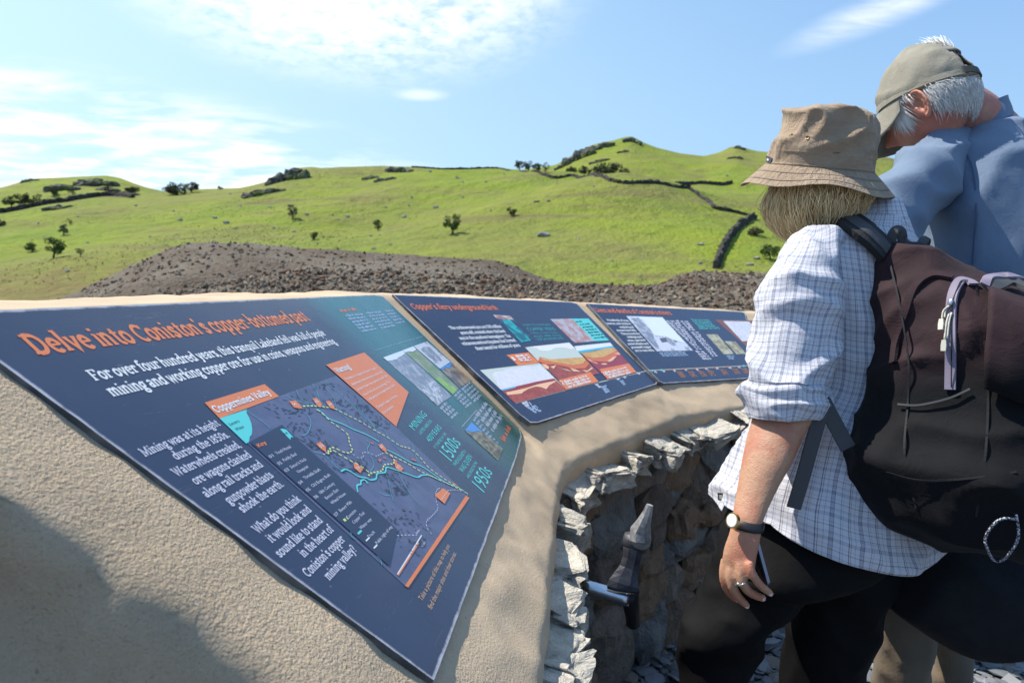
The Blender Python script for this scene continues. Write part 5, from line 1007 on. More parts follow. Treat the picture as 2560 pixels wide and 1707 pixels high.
class Surf:
    def __init__(s, V, F): s.t = BVHTree.FromPolygons([tuple(v) for v in V], [tuple(f) for f in F])
    def hit(s, px, py, off=.002):
        d = nrm(at(px, py, 1.0) - EYE); p, n, i, dist = s.t.ray_cast(Vector(EYE), Vector(d))
        if p is None:
            p, n, i, dist = s.t.find_nearest(Vector(EYE + d * 1.3))
        n = np.array(n); n = -n if n @ d > 0 else n
        return np.array(p) + n * off, n
def band(P, N, hw, th, name, m, parent, n=None, mbuf=None):
    """flat webbing following points P with surface normals N"""
    P = np.asarray(P); N = np.asarray(N)
    if n: Q = smooth_path(np.hstack([P, N]), n); P = Q[:, :3]; N = Q[:, 3:]
    T = np.gradient(P, axis=0); V = []
    hw = np.broadcast_to(np.asarray(hw, float), (len(P),))
    for i in range(len(P)):
        nn = nrm(N[i]); s = nrm(np.cross(T[i], nn))
        for a, b_ in ((-1, 0), (-.92, 1), (.92, 1), (1, 0)): V.append(P[i] + s * a * hw[i] + nn * b_ * th)
    k = 4; F = [(i * k + j, i * k + (j + 1) % k, (i + 1) * k + (j + 1) % k, (i + 1) * k + j) for i in range(len(P) - 1) for j in range(k)] + [(0, 1, 2, 3), tuple((len(P) - 1) * k + j for j in range(k))]
    if mbuf is not None: mbuf.add(V, F); return
    return mesh(name, V, F, m, parent)
def frame(f, up=UPW):
    f = nrm(f); u = nrm(up - (up @ f) * f); return np.cross(f, u), f, u           # right, forward, up
def head_r(d, hs=1.0):
    """head surface: unit direction (right, forward, up) -> local point"""
    x, y, z = d; rx, ry, rz = .074, .096, .112
    p = np.array([x * rx, y * ry, z * rz])
    if z < 0: j = min(1, -z); p[0] *= 1 - .20 * j ** 1.5; p[1] += .016 * j ** 1.5 * (1 if y > 0 else 1.6)
    else: p[1] *= 1 + .03 * z
    g = lambda a, b_, c, s: math.exp(-((x - a) ** 2 + (y - b_) ** 2 + (z - c) ** 2) / s ** 2)
    f = np.array([0, 0, 0.])
    f += np.array([0, .030, -.004]) * g(0, .97, -.20, .13) + np.array([0, .014, 0]) * g(0, 1, -.06, .12)
    f += np.array([0, .006, 0]) * (g(.25, .95, .16, .18) + g(-.25, .95, .16, .18))
    f -= np.array([0, .010, 0]) * (g(.32, .94, .03, .15) + g(-.32, .94, .03, .15))
    f += np.array([0, .005, 0]) * (g(.12, .9, -.45, .10) + g(-.12, .9, -.45, .10)) + np.array([0, .008, -.003]) * g(0, .75, -.72, .22)
    f -= np.array([0, .004, 0]) * g(0, .88, -.52, .07) + np.array([0, .003, 0]) * g(0, .8, -.6, .08)
    f += np.array([math.copysign(.004, x), .004, 0]) * (g(.55, .78, -.25, .28) + g(-.55, .78, -.25, .28))
    return (p + f) * hs
def head_geo(C, fr, hs=1.0, nu=56, nv=44):
    R_, Fd, U_ = fr; V = []; F = []
    for i in range(nv + 1):
        ph = math.pi * i / nv
        for j in range(nu):
            t = 2 * math.pi * j / nu; d = (math.sin(ph) * math.cos(t), math.sin(ph) * math.sin(t), math.cos(ph)); q = head_r(d, hs); V.append(C + q[0] * R_ + q[1] * Fd + q[2] * U_)
    F = [(i * nu + j, i * nu + (j + 1) % nu, (i + 1) * nu + (j + 1) % nu, (i + 1) * nu + j) for i in range(nv) for j in range(nu)]
    return V, F
def loc(C, fr, q): return np.asarray(C) + q[0] * fr[0] + q[1] * fr[1] + q[2] * fr[2]
def ear_geo(C, fr, side, hs=1.0):
    """helix, antihelix, lobe and hollow as one shell"""
    mb = MB(); o = np.array([side * .071, .004, -.030]) * hs
    def P(a, r, out): return loc(C, fr, o + np.array([side * out * 1.35, -.024 * math.sin(a) * r * .9 - .006, .035 * math.cos(a) * r]) * hs)
    helix = [P(a, 1.0, .010 + .012 * (math.sin(a) > 0) * math.sin(a)) for a in np.linspace(-1.0, 3.3, 16)]
    mb.tube(helix, np.array([.0025, .0035] + [.0042] * 11 + [.005, .0062, .0055]) * hs, 8)
    mb.tube([P(a, .58, .009 + .006 * max(0, math.sin(a))) for a in np.linspace(-.2, 2.9, 9)], .0034 * hs, 7)
    mb.tube([P(a, r_, .006) for a, r_ in ((3.0, .8), (3.6, .55), (4.3, .5), (4.8, .45))], .0042 * hs, 7)
    ring = [P(a, .92, .006 + .010 * max(0, math.sin(a))) for a in np.linspace(0, 2 * math.pi, 20, endpoint=False)]; back = [p - side * .010 * fr[0] * hs for p in ring]
    c = loc(C, fr, o + np.array([side * .002, -.004, 0]) * hs); k = len(ring)
    mb.add(ring + back + [c, c - side * .012 * fr[0] * hs], [(j, (j + 1) % k, k + (j + 1) % k, k + j) for j in range(k)] + [(2 * k, (j + 1) % k, j) for j in range(k)] + [(2 * k + 1, k + j, k + (j + 1) % k) for j in range(k)])
    return mb.V, mb.F
def hair(C, fr, seeds, name, m, parent, length, hs=1.0, off=(.004, .014), drop=(0, 0, -1), wid=.0012, curl=0.0, seed=0, lift=0.0, steps=7, lenfn=None):
    """many tapering locks laid over the head surface"""
    r = np.random.default_rng(seed); mb = MB(); drop = np.asarray(drop, float)
    for d0 in seeds:
        d = nrm(np.asarray(d0) + r.normal(size=3) * .03); L = length * r.uniform(.55, 1.2) * (lenfn(d) if lenfn else 1); P = []; o0 = r.uniform(*off); jit = r.normal(size=3) * .25
        for i in range(steps):
            t = i / (steps - 1); q = head_r(d, hs) + nrm(d) * (off[0] + (o0 - off[0]) * min(1, t * 1.6 + .15) + lift * t * t) * hs
            if curl: q = q - np.array([q[0], q[1], 0]) * curl * max(0, t - .55) ** 1.5
            P.append(loc(C, fr, q)); tdir = drop + jit - (drop + jit) @ d * d
            d = nrm(d + nrm(tdir) * (L / (steps - 1)) / .095)
        w = wid * r.uniform(.6, 1.4)
        mb.tube(P, np.array([.7] + [1] * (steps - 3) + [.7, .15]) * w, 4)
    return mb.build(name, m, parent, smooth=True, recalc=False)
def skin_mat(name, c, red, pat=None):
    m, nt, b = mat0(name); t = texc(nt); n1 = noise(nt, t, 14, 5, .6); n2 = noise(nt, t, 90, 4, .6); n3 = noise(nt, t, 500, 2)
    k = mix(nt, n1.ss(.38, .62) * .95, c, red); k = mix(nt, n2.ss(.5, .8) * .35, k, (c[0] * .75, c[1] * .62, c[2] * .55)); setc(nt, b, k)
    b.inputs['Roughness'].default_value = .48; b.inputs['Subsurface Weight'].default_value = .18; b.inputs['Subsurface Scale'].default_value = .012; b.inputs['Subsurface Radius'].default_value = (1, .35, .2)
    b.inputs['Specular IOR Level'].default_value = .35; fk = X(nt, voro(nt, t, 170)); k = mix(nt, fk.ss(.16, .08) * noise(nt, t, 20, 2).ss(.45, .6) * .5, k, (c[0] * .6, c[1] * .45, c[2] * .4)); setc(nt, b, k); bump(nt, b, n2 * .8 + n3 * .6 + noise(nt, t, 38, 4, .6) * 1.1, .6, .0026); return m
def cloth_weave(name, c, c2=None, rough=.85, sheen=.15, ws=900, bs=.25, folds=6, spec=.2):
    m, nt, b = mat0(name); t = texc(nt); n1 = noise(nt, t, folds, 5, .6, .4)
    setc(nt, b, mix(nt, n1.ss(.3, .7), c, c2 or tuple(q * .82 for q in c))); b.inputs['Roughness'].default_value = rough; b.inputs['Sheen Weight'].default_value = sheen; b.inputs['Specular IOR Level'].default_value = spec
    bump(nt, b, noise(nt, t, ws, 2) * .4 + noise(nt, t, 45, 5, .65, .8) * 1.0, bs, .004); return m
def hair_mat(name, c1, c2):
    m, nt, b = mat0(name); gi = nt.nodes.new('ShaderNodeNewGeometry'); rp = X(nt, gi.outputs['Random Per Island'])
    setc(nt, b, mix(nt, rp, c1, c2)); b.inputs['Roughness'].default_value = .38; b.inputs['Specular IOR Level'].default_value = .5; return m
def ridge(p, sc, st, seed):
    q = (p[0] * st[0], p[1] * st[1], p[2] * st[2]); a = 1 - abs(mnoise.noise(Vector((q[0] * sc + seed, q[1] * sc, q[2] * sc - seed)))) * 2.2
    return max(0, a) ** 2
# ------------------------------------------------------------------ woman in bucket hat
SKW = skin_mat('fair_skin', (.45, .25, .15), (.42, .165, .10))
wo = empty('person', (*at(2060, 1200, 1.45)[:2], 0), 'person in brown bucket hat and plaid shirt, seen from behind with a rucksack on', 'person')
PSI = math.radians(44)
m, nt, b = mat0('plaid_cotton'); ux, uy, _ = sep(nt, texc(nt, 'UV')); t = texc(nt)
def stripe(q, per, bands):
    f = (q / per).frac(); tot = None
    for c0, w, s in bands:
        e = (1 - ((f - c0).abs() / w)).ss(0, .35) * s; tot = e if tot is None else tot.max(e)
    return tot
B1 = [(.08, .022, .75), (.15, .016, .55), (.30, .016, .35), (.52, .085, .42), (.46, .014, .7), (.58, .014, .7), (.80, .018, .5), (.87, .014, .3)]
B2 = [(.10, .020, .6), (.17, .014, .45), (.40, .085, .34), (.34, .014, .55), (.46, .014, .55), (.68, .016, .35), (.84, .022, .65)]
su = stripe(ux + noise(nt, t, 9, 2) * .003, .036, B1); sv = stripe(uy + noise(nt, t, 8, 2) * .003, .040, B2)
br = ((ux / .036).frac() - .11).abs().lt(.05).max(((uy / .040).frac() - .84).abs().lt(.04))
lc = mix(nt, br, (.095, .11, .18), (.14, .10, .09))
c = mix(nt, (su + sv * .8).min(1.0) * .92, (.56, .555, .59), lc)
setc(nt, b, c); b.inputs['Roughness'].default_value = .85; b.inputs['Sheen Weight'].default_value = .1; b.inputs['Specular IOR Level'].default_value = .2
bump(nt, b, noise(nt, t, 60, 5, .65, 1.2) + noise(nt, t, 800, 2) * .2, .4, .004); MPL = m
def shirt_fold(p, i, j):
    return .016 * ridge(p, 5.5, (1, 1, .45), 3.) - .007 + .011 * ridge(p, 9, (.8, .8, 1.1), 7.) + .004 * fbm(p, 22, 2, 4.)
TR_ = [(528, 2108, 2205, 1.47, .85), (550, 2082, 2236, 1.46, .8), (575, 2034, 2262, 1.45, .66), (605, 2008, 2282, 1.45, .62), (650, 2000, 2296, 1.45, .62), (730, 2002, 2304, 1.45, .66), (850, 2004, 2306, 1.45, .7), (950, 1985, 2305, 1.45, .74), (1040, 1900, 2302, 1.45, .8), (1120, 1850, 2300, 1.45, .84), (1200, 1808, 2302, 1.45, .88), (1236, 1794, 2308, 1.45, .9), (1256, 1788, 2312, 1.45, .9)]
G = sil(TR_, PSI, 120, 9)
nrw = len(G); cen = G.mean(1)
for i in range(nrw):                       # shirt tail: lower at the back, vent over the hip
    t = max(0, (i / (nrw - 1) - .62) / .38)
    for j in range(120):
        e = G[i, j] - cen[i]; s = np.array([math.cos(PSI), math.sin(PSI), 0]); bk = np.array([s[1], -s[0], 0]); a = math.atan2(e @ s, e @ bk)    # 0 = back
        G[i, j, 2] -= t ** 2 * (.085 * max(0, math.cos(a)) ** .8 - .010 + .018 * (abs(a) > 2.2))
shirt, SV, SF = loft_uv(G, MPL, 'shirt', wo, disp=shirt_fold)
sd_ = shirt.modifiers.new('t', 'SOLIDIFY'); sd_.thickness = .0025; sd_.offset = -1
SL_ = [(580, 2026, 2062, 1.34), (590, 2004, 2082, 1.335), (610, 1978, 2092, 1.325), (650, 1948, 2098, 1.315), (700, 1924, 2098, 1.31), (760, 1910, 2096, 1.305), (840, 1888, 2092, 1.295), (900, 1881, 2078, 1.285), (945, 1877, 2062, 1.275), (958, 1872, 2058, 1.272), (966, 1860, 2066, 1.27), (982, 1855, 2070, 1.268), (1000, 1857, 2068, 1.265), (1016, 1862, 2062, 1.262), (1030, 1868, 2052, 1.26), (1036, 1876, 2044, 1.26), (1030, 1884, 2036, 1.262), (1015, 1890, 2030, 1.265)]
G = sil(SL_, math.radians(20), 72, 7, k_def=.86)
def sl_fold(p, i, j):
    roll = 1 if i > .60 else 0
    return (.016 * ridge(p, 7, (1, 1, 1.3), 13.) + .012 * ridge(p, 10, (1.2, .6, .7), 23.) + .003 * fbm(p, 30, 2, 4.) - .005) * (1 if i < .85 else .5) + roll * .007 * ridge(p, 12, (.5, .5, 2.2), 5.) - roll * .003
# slanting cuff
for i in range(len(G)):
    t = max(0, i / (len(G) - 1) - .55) / .45
    G[i, :, 2] += t * .10 * ((G[i] - G[i].mean(0)) @ np.array([1, 0, 0])) 
sleeve, SLV, SLF = loft_uv(G, MPL, 'sleeve', wo, disp=sl_fold)
# far sleeve
Gf = tubei([(2190, 600, 1.60, 50), (2215, 660, 1.63, 60), (2225, 800, 1.66, 58), (2215, 950, 1.66, 56), (2205, 1030, 1.65, 58)], 32, .9, 5); loft_uv(Gf, MPL, 'sleeve', wo, disp=sl_fold)
# collar standing round the neck
Gc = sil([(575, 2056, 2268, 1.455, .95), (552, 2064, 2262, 1.455, .95), (522, 2080, 2254, 1.46, .95), (505, 2092, 2246, 1.465, .95), (507, 2096, 2242, 1.465, .95), (528, 2090, 2246, 1.46, .95)], PSI, 60, 4, tilt=-.06)
loft_uv(Gc, MPL, 'collar', wo, disp=lambda p, i, j: .004 * fbm(p, 18, 2, 8.))
# head and hair
HC = at(2040, 446, 1.425); HF = frame((-.48, .86, -.16))
parts = [head_geo(HC, HF, .92)]
neck = tubei([(2075, 470, 1.43, 62), (2110, 540, 1.45, 58), (2140, 600, 1.46, 70), (2150, 680, 1.46, 110)], 24, .95, 4); parts.append(loft(neck))
core = sil([(640, 2040, 2250, 1.46), (900, 2040, 2260, 1.46), (1100, 1960, 2230, 1.46), (1230, 1930, 2180, 1.46)], PSI, 24, 3, k_def=.65); parts.append(loft(core))
FA = [(960, 1900, 2040, 1.272, .8), (1030, 1886, 2034, 1.26, .8), (1070, 1876, 2014, 1.25, .78), (1100, 1868, 2000, 1.243, .78), (1150, 1857, 1978, 1.232, .78), (1200, 1848, 1950, 1.222, .78), (1250, 1839, 1926, 1.21, .76), (1285, 1833, 1911, 1.20, .72), (1310, 1829, 1904, 1.195, .68), (1340, 1823, 1900, 1.19, .6), (1368, 1813, 1894, 1.188, .5), (1392, 1807, 1889, 1.187, .44), (1412, 1806, 1887, 1.187, .40), (1428, 1812, 1882, 1.188, .36)]
G = sil(FA, math.radians(-38), 40, 5); parts.append(loft(G))
up_arm = tubei([(2066, 640, 1.345, 32), (2010, 800, 1.30, 56), (1968, 970, 1.272, 66)], 24, .9, 4); parts.append(loft(up_arm))
far = tubei([(2200, 610, 1.60, 46), (2222, 800, 1.66, 46), (2205, 1000, 1.65, 42), (2150, 1180, 1.74, 32), (2120, 1250, 1.78, 26), (2100, 1310, 1.80, 30), (2085, 1370, 1.80, 22)], 24, .8, 4); parts.append(loft(far))
FG = [[(1872, 1405, 1.165, 12), (1880, 1432, 1.160, 11.5), (1898, 1459, 1.160, 11), (1915, 1474, 1.168, 10.5), (1929, 1484, 1.174, 8.5)],
      [(1850, 1405, 1.180, 13), (1852, 1440, 1.172, 12.5), (1866, 1472, 1.172, 12), (1890, 1488, 1.182, 11), (1911, 1496, 1.190, 9)],
      [(1830, 1403, 1.195, 13), (1827, 1440, 1.188, 12.5), (1836, 1476, 1.188, 12), (1853, 1500, 1.196, 11), (1870, 1515, 1.206, 8.5)],
      [(1814, 1398, 1.208, 12.5), (1809, 1435, 1.204, 12), (1815, 1466, 1.206, 11.5), (1830, 1488, 1.214, 10.5), (1846, 1500, 1.222, 8.5)],
      [(1840, 1335, 1.222, 16), (1838, 1375, 1.238, 14), (1858, 1412, 1.244, 12.5), (1880, 1440, 1.243, 10)]]
for f in FG: parts.append(loft(tubei(f, 14, .95, 4)))
for L_ in ([(1960, 1330, 1.42, 60), (1880, 1450, 1.40, 60), (1795, 1640, 1.40, 55), (1778, 2000, 1.42, 40), (1800, 2220, 1.43, 34)], [(2110, 1330, 1.52, 60), (2110, 1450, 1.54, 60), (2070, 1640, 1.54, 55), (2045, 1900, 1.56, 40), (2050, 2150, 1.57, 34)]): parts.append(loft(tubei(L_, 16, 1, 3)))
body, _, _ = remesh(parts, 'body', SKW, wo, .0034, 4, .5)
mb = MB()
for s in (-1, 1):
    c = loc(HC, HF, np.array([s * .030, .083, .004])); V, F = rock(c, (.011, .011, .011), np.eye(3), 1, 1, 2, 0); mb.add(V, F)
mb.build('eyes', M('eye_white', (.7, .7, .7), .2), wo, smooth=True)
# nails
mb = MB()
for f in FG[:4]:
    p = at(f[-1][0] - 3, f[-1][1] - 2, f[-1][2] - .006); V, F = rock(p, (.0048, .0016, .0055), frame((.3, -.8, .5)), 3, .9, 2, 0); mb.add(V, F)
mb.build('nails', M('nail', (.66, .42, .36), .3), wo, smooth=True)
MHB = hair_mat('blond_hair', (.98, .78, .44), (.55, .36, .16))
r = np.random.default_rng(21); seeds = []
for i in range(5200):
    t = r.uniform(.28, 2.0) * math.pi; z = r.uniform(-.42, -.02) - .20 * max(0, -math.sin(t)) ; d = (math.cos(t), math.sin(t), z)
    if math.sin(t) > .80: continue
    seeds.append(nrm(d))
hair(HC, HF, seeds, 'hair', MHB, wo, .088, .92, (.006, .046), (.10, .12, -1), .00065, .5, 5, 0, 8, lambda d: .46 + .62 * max(0, -d[0]) * (1 if d[1] > -.2 else max(.2, 1 + (d[1] + .2) * 1.3)))
V, F = head_geo(HC - .004 * HF[1] + .012 * HF[2], HF, 1.04, 32, 24); V = np.array(V)
keep = [f for f in F if np.mean([(V[i] - HC) @ HF[1] for i in f]) < .030 and np.mean([(V[i] - HC) @ HF[2] for i in f]) > -.06 and np.max([V[i][2] - HC[2] for i in f]) < -.012]
mesh('hair_base', V, keep, MHB, wo, smooth=True)
# bucket hat
hat = None
def hat_mat():
    m, nt, b = mat0('brown_hat_cotton'); t = texc(nt); ux, uy, _ = sep(nt, texc(nt, 'UV'))
    c = mix(nt, noise(nt, t, 12, 5, .6, .4).ss(.3, .7), (.37, .27, .18), (.315, .225, .148)); setc(nt, b, c); b.inputs['Roughness'].default_value = .85; b.inputs['Sheen Weight'].default_value = .15; b.inputs['Specular IOR Level'].default_value = .2
    brim = uy.gt(1.0); rows_ = (uy * 9.0).frac(); groove = ((rows_ - .5).abs() * 2).ss(.75, 1.0)
    puck = noise(nt, comb(nt, ux * 70, uy * 9, 0.0), 1.0, 4, .6, .8)
    seam = (uy - .55).abs().lt(.006).max((uy - .82).abs().lt(.010)).max((uy - .985).abs().lt(.010))
    h = brim * (puck * 1.1 - groove * .6) + (1 - brim) * (noise(nt, t, 34, 5, .62, 1.4) * .8 - seam * .9) + noise(nt, t, 900, 2) * .12
    bump(nt, b, h, .9, .010); return m
up_h = nrm((.09, -.20, 1)); HO = at(2048, 417, 1.43); hf_ = nrm(np.array([-.7, .7, 0]) - (np.array([-.7, .7, 0]) @ up_h) * up_h); hfr = (np.cross(hf_, up_h), hf_, up_h)
PROF = [(.0, .139), (.03, .139), (.06, .1365), (.080, .130), (.0885, .121), (.0955, .106), (.1005, .085), (.1025, .062), (.1045, .040), (.1055, .030), (.1062, .026), (.1055, .022), (.1065, .010), (.1075, .002), (.1082, -.001), (.1080, -.004), (.112, -.010), (.121, -.022), (.131, -.035), (.1405, -.048), (.149, -.060), (.1555, -.0695), (.1575, -.0725), (.1565, -.0745), (.150, -.067), (.131, -.040), (.110, -.012), (.103, .002), (.101, .04)]
PROF = [((r_ if r_ < .108 else .108 + (r_ - .108) * .92) * .945, h * .86 if h > 0 else h * .60) for r_, h in PROF]
PR = smooth_path(np.array(PROF), 110); n = 120; V = []; UV = []; L = np.append(0, np.cumsum(np.linalg.norm(np.diff(PR, axis=0), axis=1)))
iband = int(np.argmin(abs(PR[:70, 1] + .002) + (PR[:70, 0] < .1) * 9)); vscale = 1.0 / L[iband]
for i, (r_, h) in enumerate(PR):
    for j in range(n + 1):
        a = 2 * math.pi * j / n + 1.2; q = np.array([math.cos(a) * r_ * .965, math.sin(a) * r_ * 1.05, h])
        w = loc(HO, hfr, q); out = nrm(math.cos(a) * hfr[0] + math.sin(a) * hfr[1] + .3 * hfr[2])
        cr = 1.1 * min(1, r_ / .07)
        d = .0
        if h > .0 and i < 70: d = (.012 * ridge(w, 9, (1, 1, 1.6), 41.) + .010 * ridge(w, 15, (1.3, .8, .8), 11.) - .007) * cr * min(1, max(0, h) / .03) + .004 * fbm(w, 14, 2, 3.) * cr
        elif h <= 0: d = .0035 * fbm((math.cos(a) * 3, math.sin(a) * 3, h * 3), 2.2, 2, 1.) * min(1, (r_ - .105) / .04 if r_ > .105 else 0); w = w + hfr[2] * .010 * math.sin(2 * a + .6) * max(0, (r_ - .108) / .05); w = w + hfr[2] * .006 * math.sin(5 * a + 2.) * max(0, (r_ - .108) / .05)
        V.append(w + out * d); UV.append((j / n, L[i] * vscale))
F = [(i * (n + 1) + j, i * (n + 1) + j + 1, (i + 1) * (n + 1) + j + 1, (i + 1) * (n + 1) + j) for i in range(len(PR) - 1) for j in range(n)]
MHAT = hat_mat()
hat = mesh('bucket_hat', V, F, MHAT, wo, smooth=True, uv=UV, recalc=False); HSF = Surf(V, F)
MBRS = M('brass', (.30, .20, .10), .4, metal=.7)
for px, py in ((1978, 338), (2019, 345)):
    mb = MB(); p, nn = HSF.hit(px, py, .001); e = nrm(np.cross(nn, UPW)); g_ = np.cross(e, nn); mb.tube([p + .0035 * (math.cos(a) * e + math.sin(a) * g_) for a in np.linspace(0, 2 * math.pi, 13)], .0010, 5); mb.build('eyelet', MBRS, hat)
q = [HSF.hit(x, y, .0015) for x, y in ((1918, 397), (1924, 400), (1930, 404))]; band([p for p, _ in q], [k for _, k in q], .0065, .001, 'label_tag', M('dark_label', (.03, .035, .045), .6), hat)
q = [HSF.hit(x, y, .003) for x, y in ((1921, 399), (1925, 402))]; band([p for p, _ in q], [k for _, k in q], .0022, .0006, 'label_mark', M('pale_label', (.5, .5, .5), .6), hat)
# trousers
MTB = M('black_trousers', (.0035, .0032, .0035), .75, (.005, .0048, .0048), 8, .3, 30, .006, spec=.12)
pel = sil([(1170, 1870, 2240, 1.45, .85), (1260, 1836, 2255, 1.45, .82), (1330, 1806, 2250, 1.45, .78), (1380, 1802, 2225, 1.45, .66), (1415, 1840, 2190, 1.45, .55)], PSI, 48, 4)
ll = sil([(1400, 1786, 2030, 1.40, .95), (1470, 1755, 2010, 1.40, .95), (1520, 1728, 1978, 1.40, .95), (1570, 1702, 1916, 1.40, .95), (1640, 1697, 1888, 1.40, .95), (1707, 1692, 1868, 1.40, .95), (1800, 1688, 1858, 1.41, .95), (2000, 1722, 1850, 1.42, 1), (2240, 1735, 1865, 1.43, 1)], math.radians(20), 32, 4)
rl = sil([(1400, 2000, 2245, 1.53, .85), (1470, 1984, 2225, 1.54, .85), (1525, 1978, 2200, 1.54, .88), (1600, 1967, 2186, 1.54, .9), (1707, 1958, 2152, 1.55, .9), (1900, 1968, 2120, 1.56, .95), (2170, 1985, 2115, 1.57, 1)], math.radians(20), 32, 4)
def folds_rows(G, amp, seed, st=(1, 1, .8)):
    for i in range(G.shape[0]):
        c = G[i].mean(0)
        for j in range(G.shape[1]): G[i, j] += nrm(G[i, j] - c) * (amp * ridge(G[i, j], 6, st, seed) + amp * .6 * ridge(G[i, j], 11, (1, 1, 1.4), seed + 4) - amp * .5)
    return G
remesh([loft(folds_rows(pel, .005, 3.)), loft(folds_rows(ll, .016, 6., (1, 1, 1.5))), loft(folds_rows(rl, .014, 9.))], 'trousers', MTB, wo, .0065, 2)
def shoe(c, f, name, m, parent, L=.27):
    f = nrm(f); s = np.array([f[1], -f[0], 0]); V = []; rows_ = []
    for t, w, h, x in ((0, .028, .05, -.09), (.06, .036, .085, -.075), (.3, .038, .10, -.02), (.5, .042, .075, .04), (.75, .048, .055, .11), (.93, .040, .042, .16), (1, .018, .025, .18)):
        th = np.linspace(0, 2 * math.pi, 20, endpoint=False); rows_.append([np.array(c) + f * x * L / .27 + s * w * math.cos(a) + UPW * (h * .5 + h * .5 * math.copysign(abs(math.sin(a)) ** .6, math.sin(a))) for a in th])
    V, F = loft(np.array(rows_)); return mesh(name, V, F, m, parent, smooth=True)
MBT = M('boot_leather', (.06, .045, .035), .6)
for x, y, z in ((1800, 2240, 1.43), (2050, 2170, 1.57)):
    p = at(x, y, z); p[2] = 0.002; shoe(p, (-.7, .7, 0), 'shoe', MBT, wo)
# wrist watch and ring
wt = sil([(1296, 1829, 1908, 1.198, .74), (1297, 1826, 1911, 1.198, .74), (1309, 1825, 1909, 1.196, .74), (1319, 1823, 1907, 1.194, .72), (1320, 1826, 1904, 1.194, .72)], math.radians(-38), 40, 1, tilt=.10)
V, F = loft(wt, False); wa = mesh('wrist_watch', V, F, M('black_strap', (.012, .012, .012), .4), wo, smooth=True)
wp = at(1834, 1301, 1.176); wf = frame((-.72, -.62, .28)); mb = MB()
th = np.linspace(0, 2 * math.pi, 28, endpoint=False)
def disc(c, fr, r_, h, ry=1.0, m_=None):
    V = [c + r_ * (math.cos(a) * fr[0] + ry * math.sin(a) * fr[2]) for a in th] + [c + r_ * .93 * (math.cos(a) * fr[0] + ry * math.sin(a) * fr[2]) + fr[1] * h for a in th] + [c + fr[1] * h]
    k = len(th); return V, [(j, (j + 1) % k, k + (j + 1) % k, k + j) for j in range(k)] + [(2 * k, k + j, k + (j + 1) % k) for j in range(k)]
V, F = disc(wp, wf, .0125, .006, 1.15); mesh('watch_case', V, F, M('gold', (.85, .58, .22), .25, metal=1.0), wa)
V, F = disc(wp + wf[1] * .006, wf, .0098, .0008, 1.15); mesh('watch_face', V, F, M('watch_dial', (.75, .72, .62), .25), wa)
mb = MB(); rc = np.array(at(1852, 1455, 1.172)); ax = nrm(at(1866, 1472, 1.172) - at(1852, 1440, 1.172)); e1 = nrm(np.cross(ax, UPW)); e2 = np.cross(ax, e1)
mb.tube([rc + .0098 * (math.cos(a) * e1 + math.sin(a) * e2) for a in np.linspace(0, 2 * math.pi, 25)], .0014, 6)
V, F = rock(at(1846, 1459, 1.160), (.0036, .0036, .0030), np.eye(3), 4, .8, 2, .1); mb.add(V, F); mb.build('ring', M('silver', (.75, .72, .62), .22, metal=1.0), wo, smooth=True)
q = [(at(1796, 1239, 1.448), np.array([-.5, -.85, 0])), (at(1809, 1240, 1.443), np.array([-.5, -.85, 0]))]; band([p - k * -.004 for p, k in q], [k for _, k in q], .0085, .001, 'hem_label', M('dark_label2', (.05, .055, .06), .6), wo)
q = [(p + np.array([-.002, -.004, -.001]), k) for p, k in q]; band([q[0][0] * .75 + q[1][0] * .25, q[0][0] * .2 + q[1][0] * .8], [k for _, k in q], .0042, .001, 'hem_label_mark', M('cream_label', (.5, .5, .38), .6), wo)
# phone in the hand
ph = empty('mobile_phone', at(1900, 1480, 1.2), 'slim dark phone with silver edge held in the hanging hand', 'phone')
pa, pb = at(1880, 1300, 1.196), at(1925, 1466, 1.196); ax = nrm(pb - pa); wdir = nrm(np.array([-.42, .9, 0]) - ax * (np.array([-.42, .9, 0]) @ ax)); nn = np.cross(ax, wdir); Lp = np.linalg.norm(pb - pa)
def slab(c, hx, hy, hz, rr, name, m, parent):
    out = []
    for sx, sy, a0 in ((1, 1, 0), (-1, 1, 90), (-1, -1, 180), (1, -1, 270)):
        for a in np.radians(np.linspace(a0, a0 + 90, 6)): out.append((sx * (hx - rr) + rr * math.cos(a), sy * (hy - rr) + rr * math.sin(a)))
    k = len(out); V = [c + x * ax + y * wdir + s * hz * nn for s, e in ((-1, .0), (1, 0)) for x, y in out]
    return mesh(name, V, [(j, (j + 1) % k, k + (j + 1) % k, k + j) for j in range(k)] + [tuple(range(k - 1, -1, -1)), tuple(range(k, 2 * k))], m, parent)
pc = (pa + pb) / 2 + wdir * .034
slab(pc, Lp / 2, .034, .0030, .009, 'frame', M('anodised_silver', (.26, .30, .42), .3, metal=1.0), ph); slab(pc + nn * .0036, Lp / 2 - .0012, .0328, .0006, .008, 'screen', M('phone_glass', (.004, .004, .005), .08), ph); slab(pc - nn * .0036, Lp / 2 - .0012, .0328, .0006, .008, 'back_cover', M('phone_back', (.01, .01, .012), .2), ph)
V, F = [], []
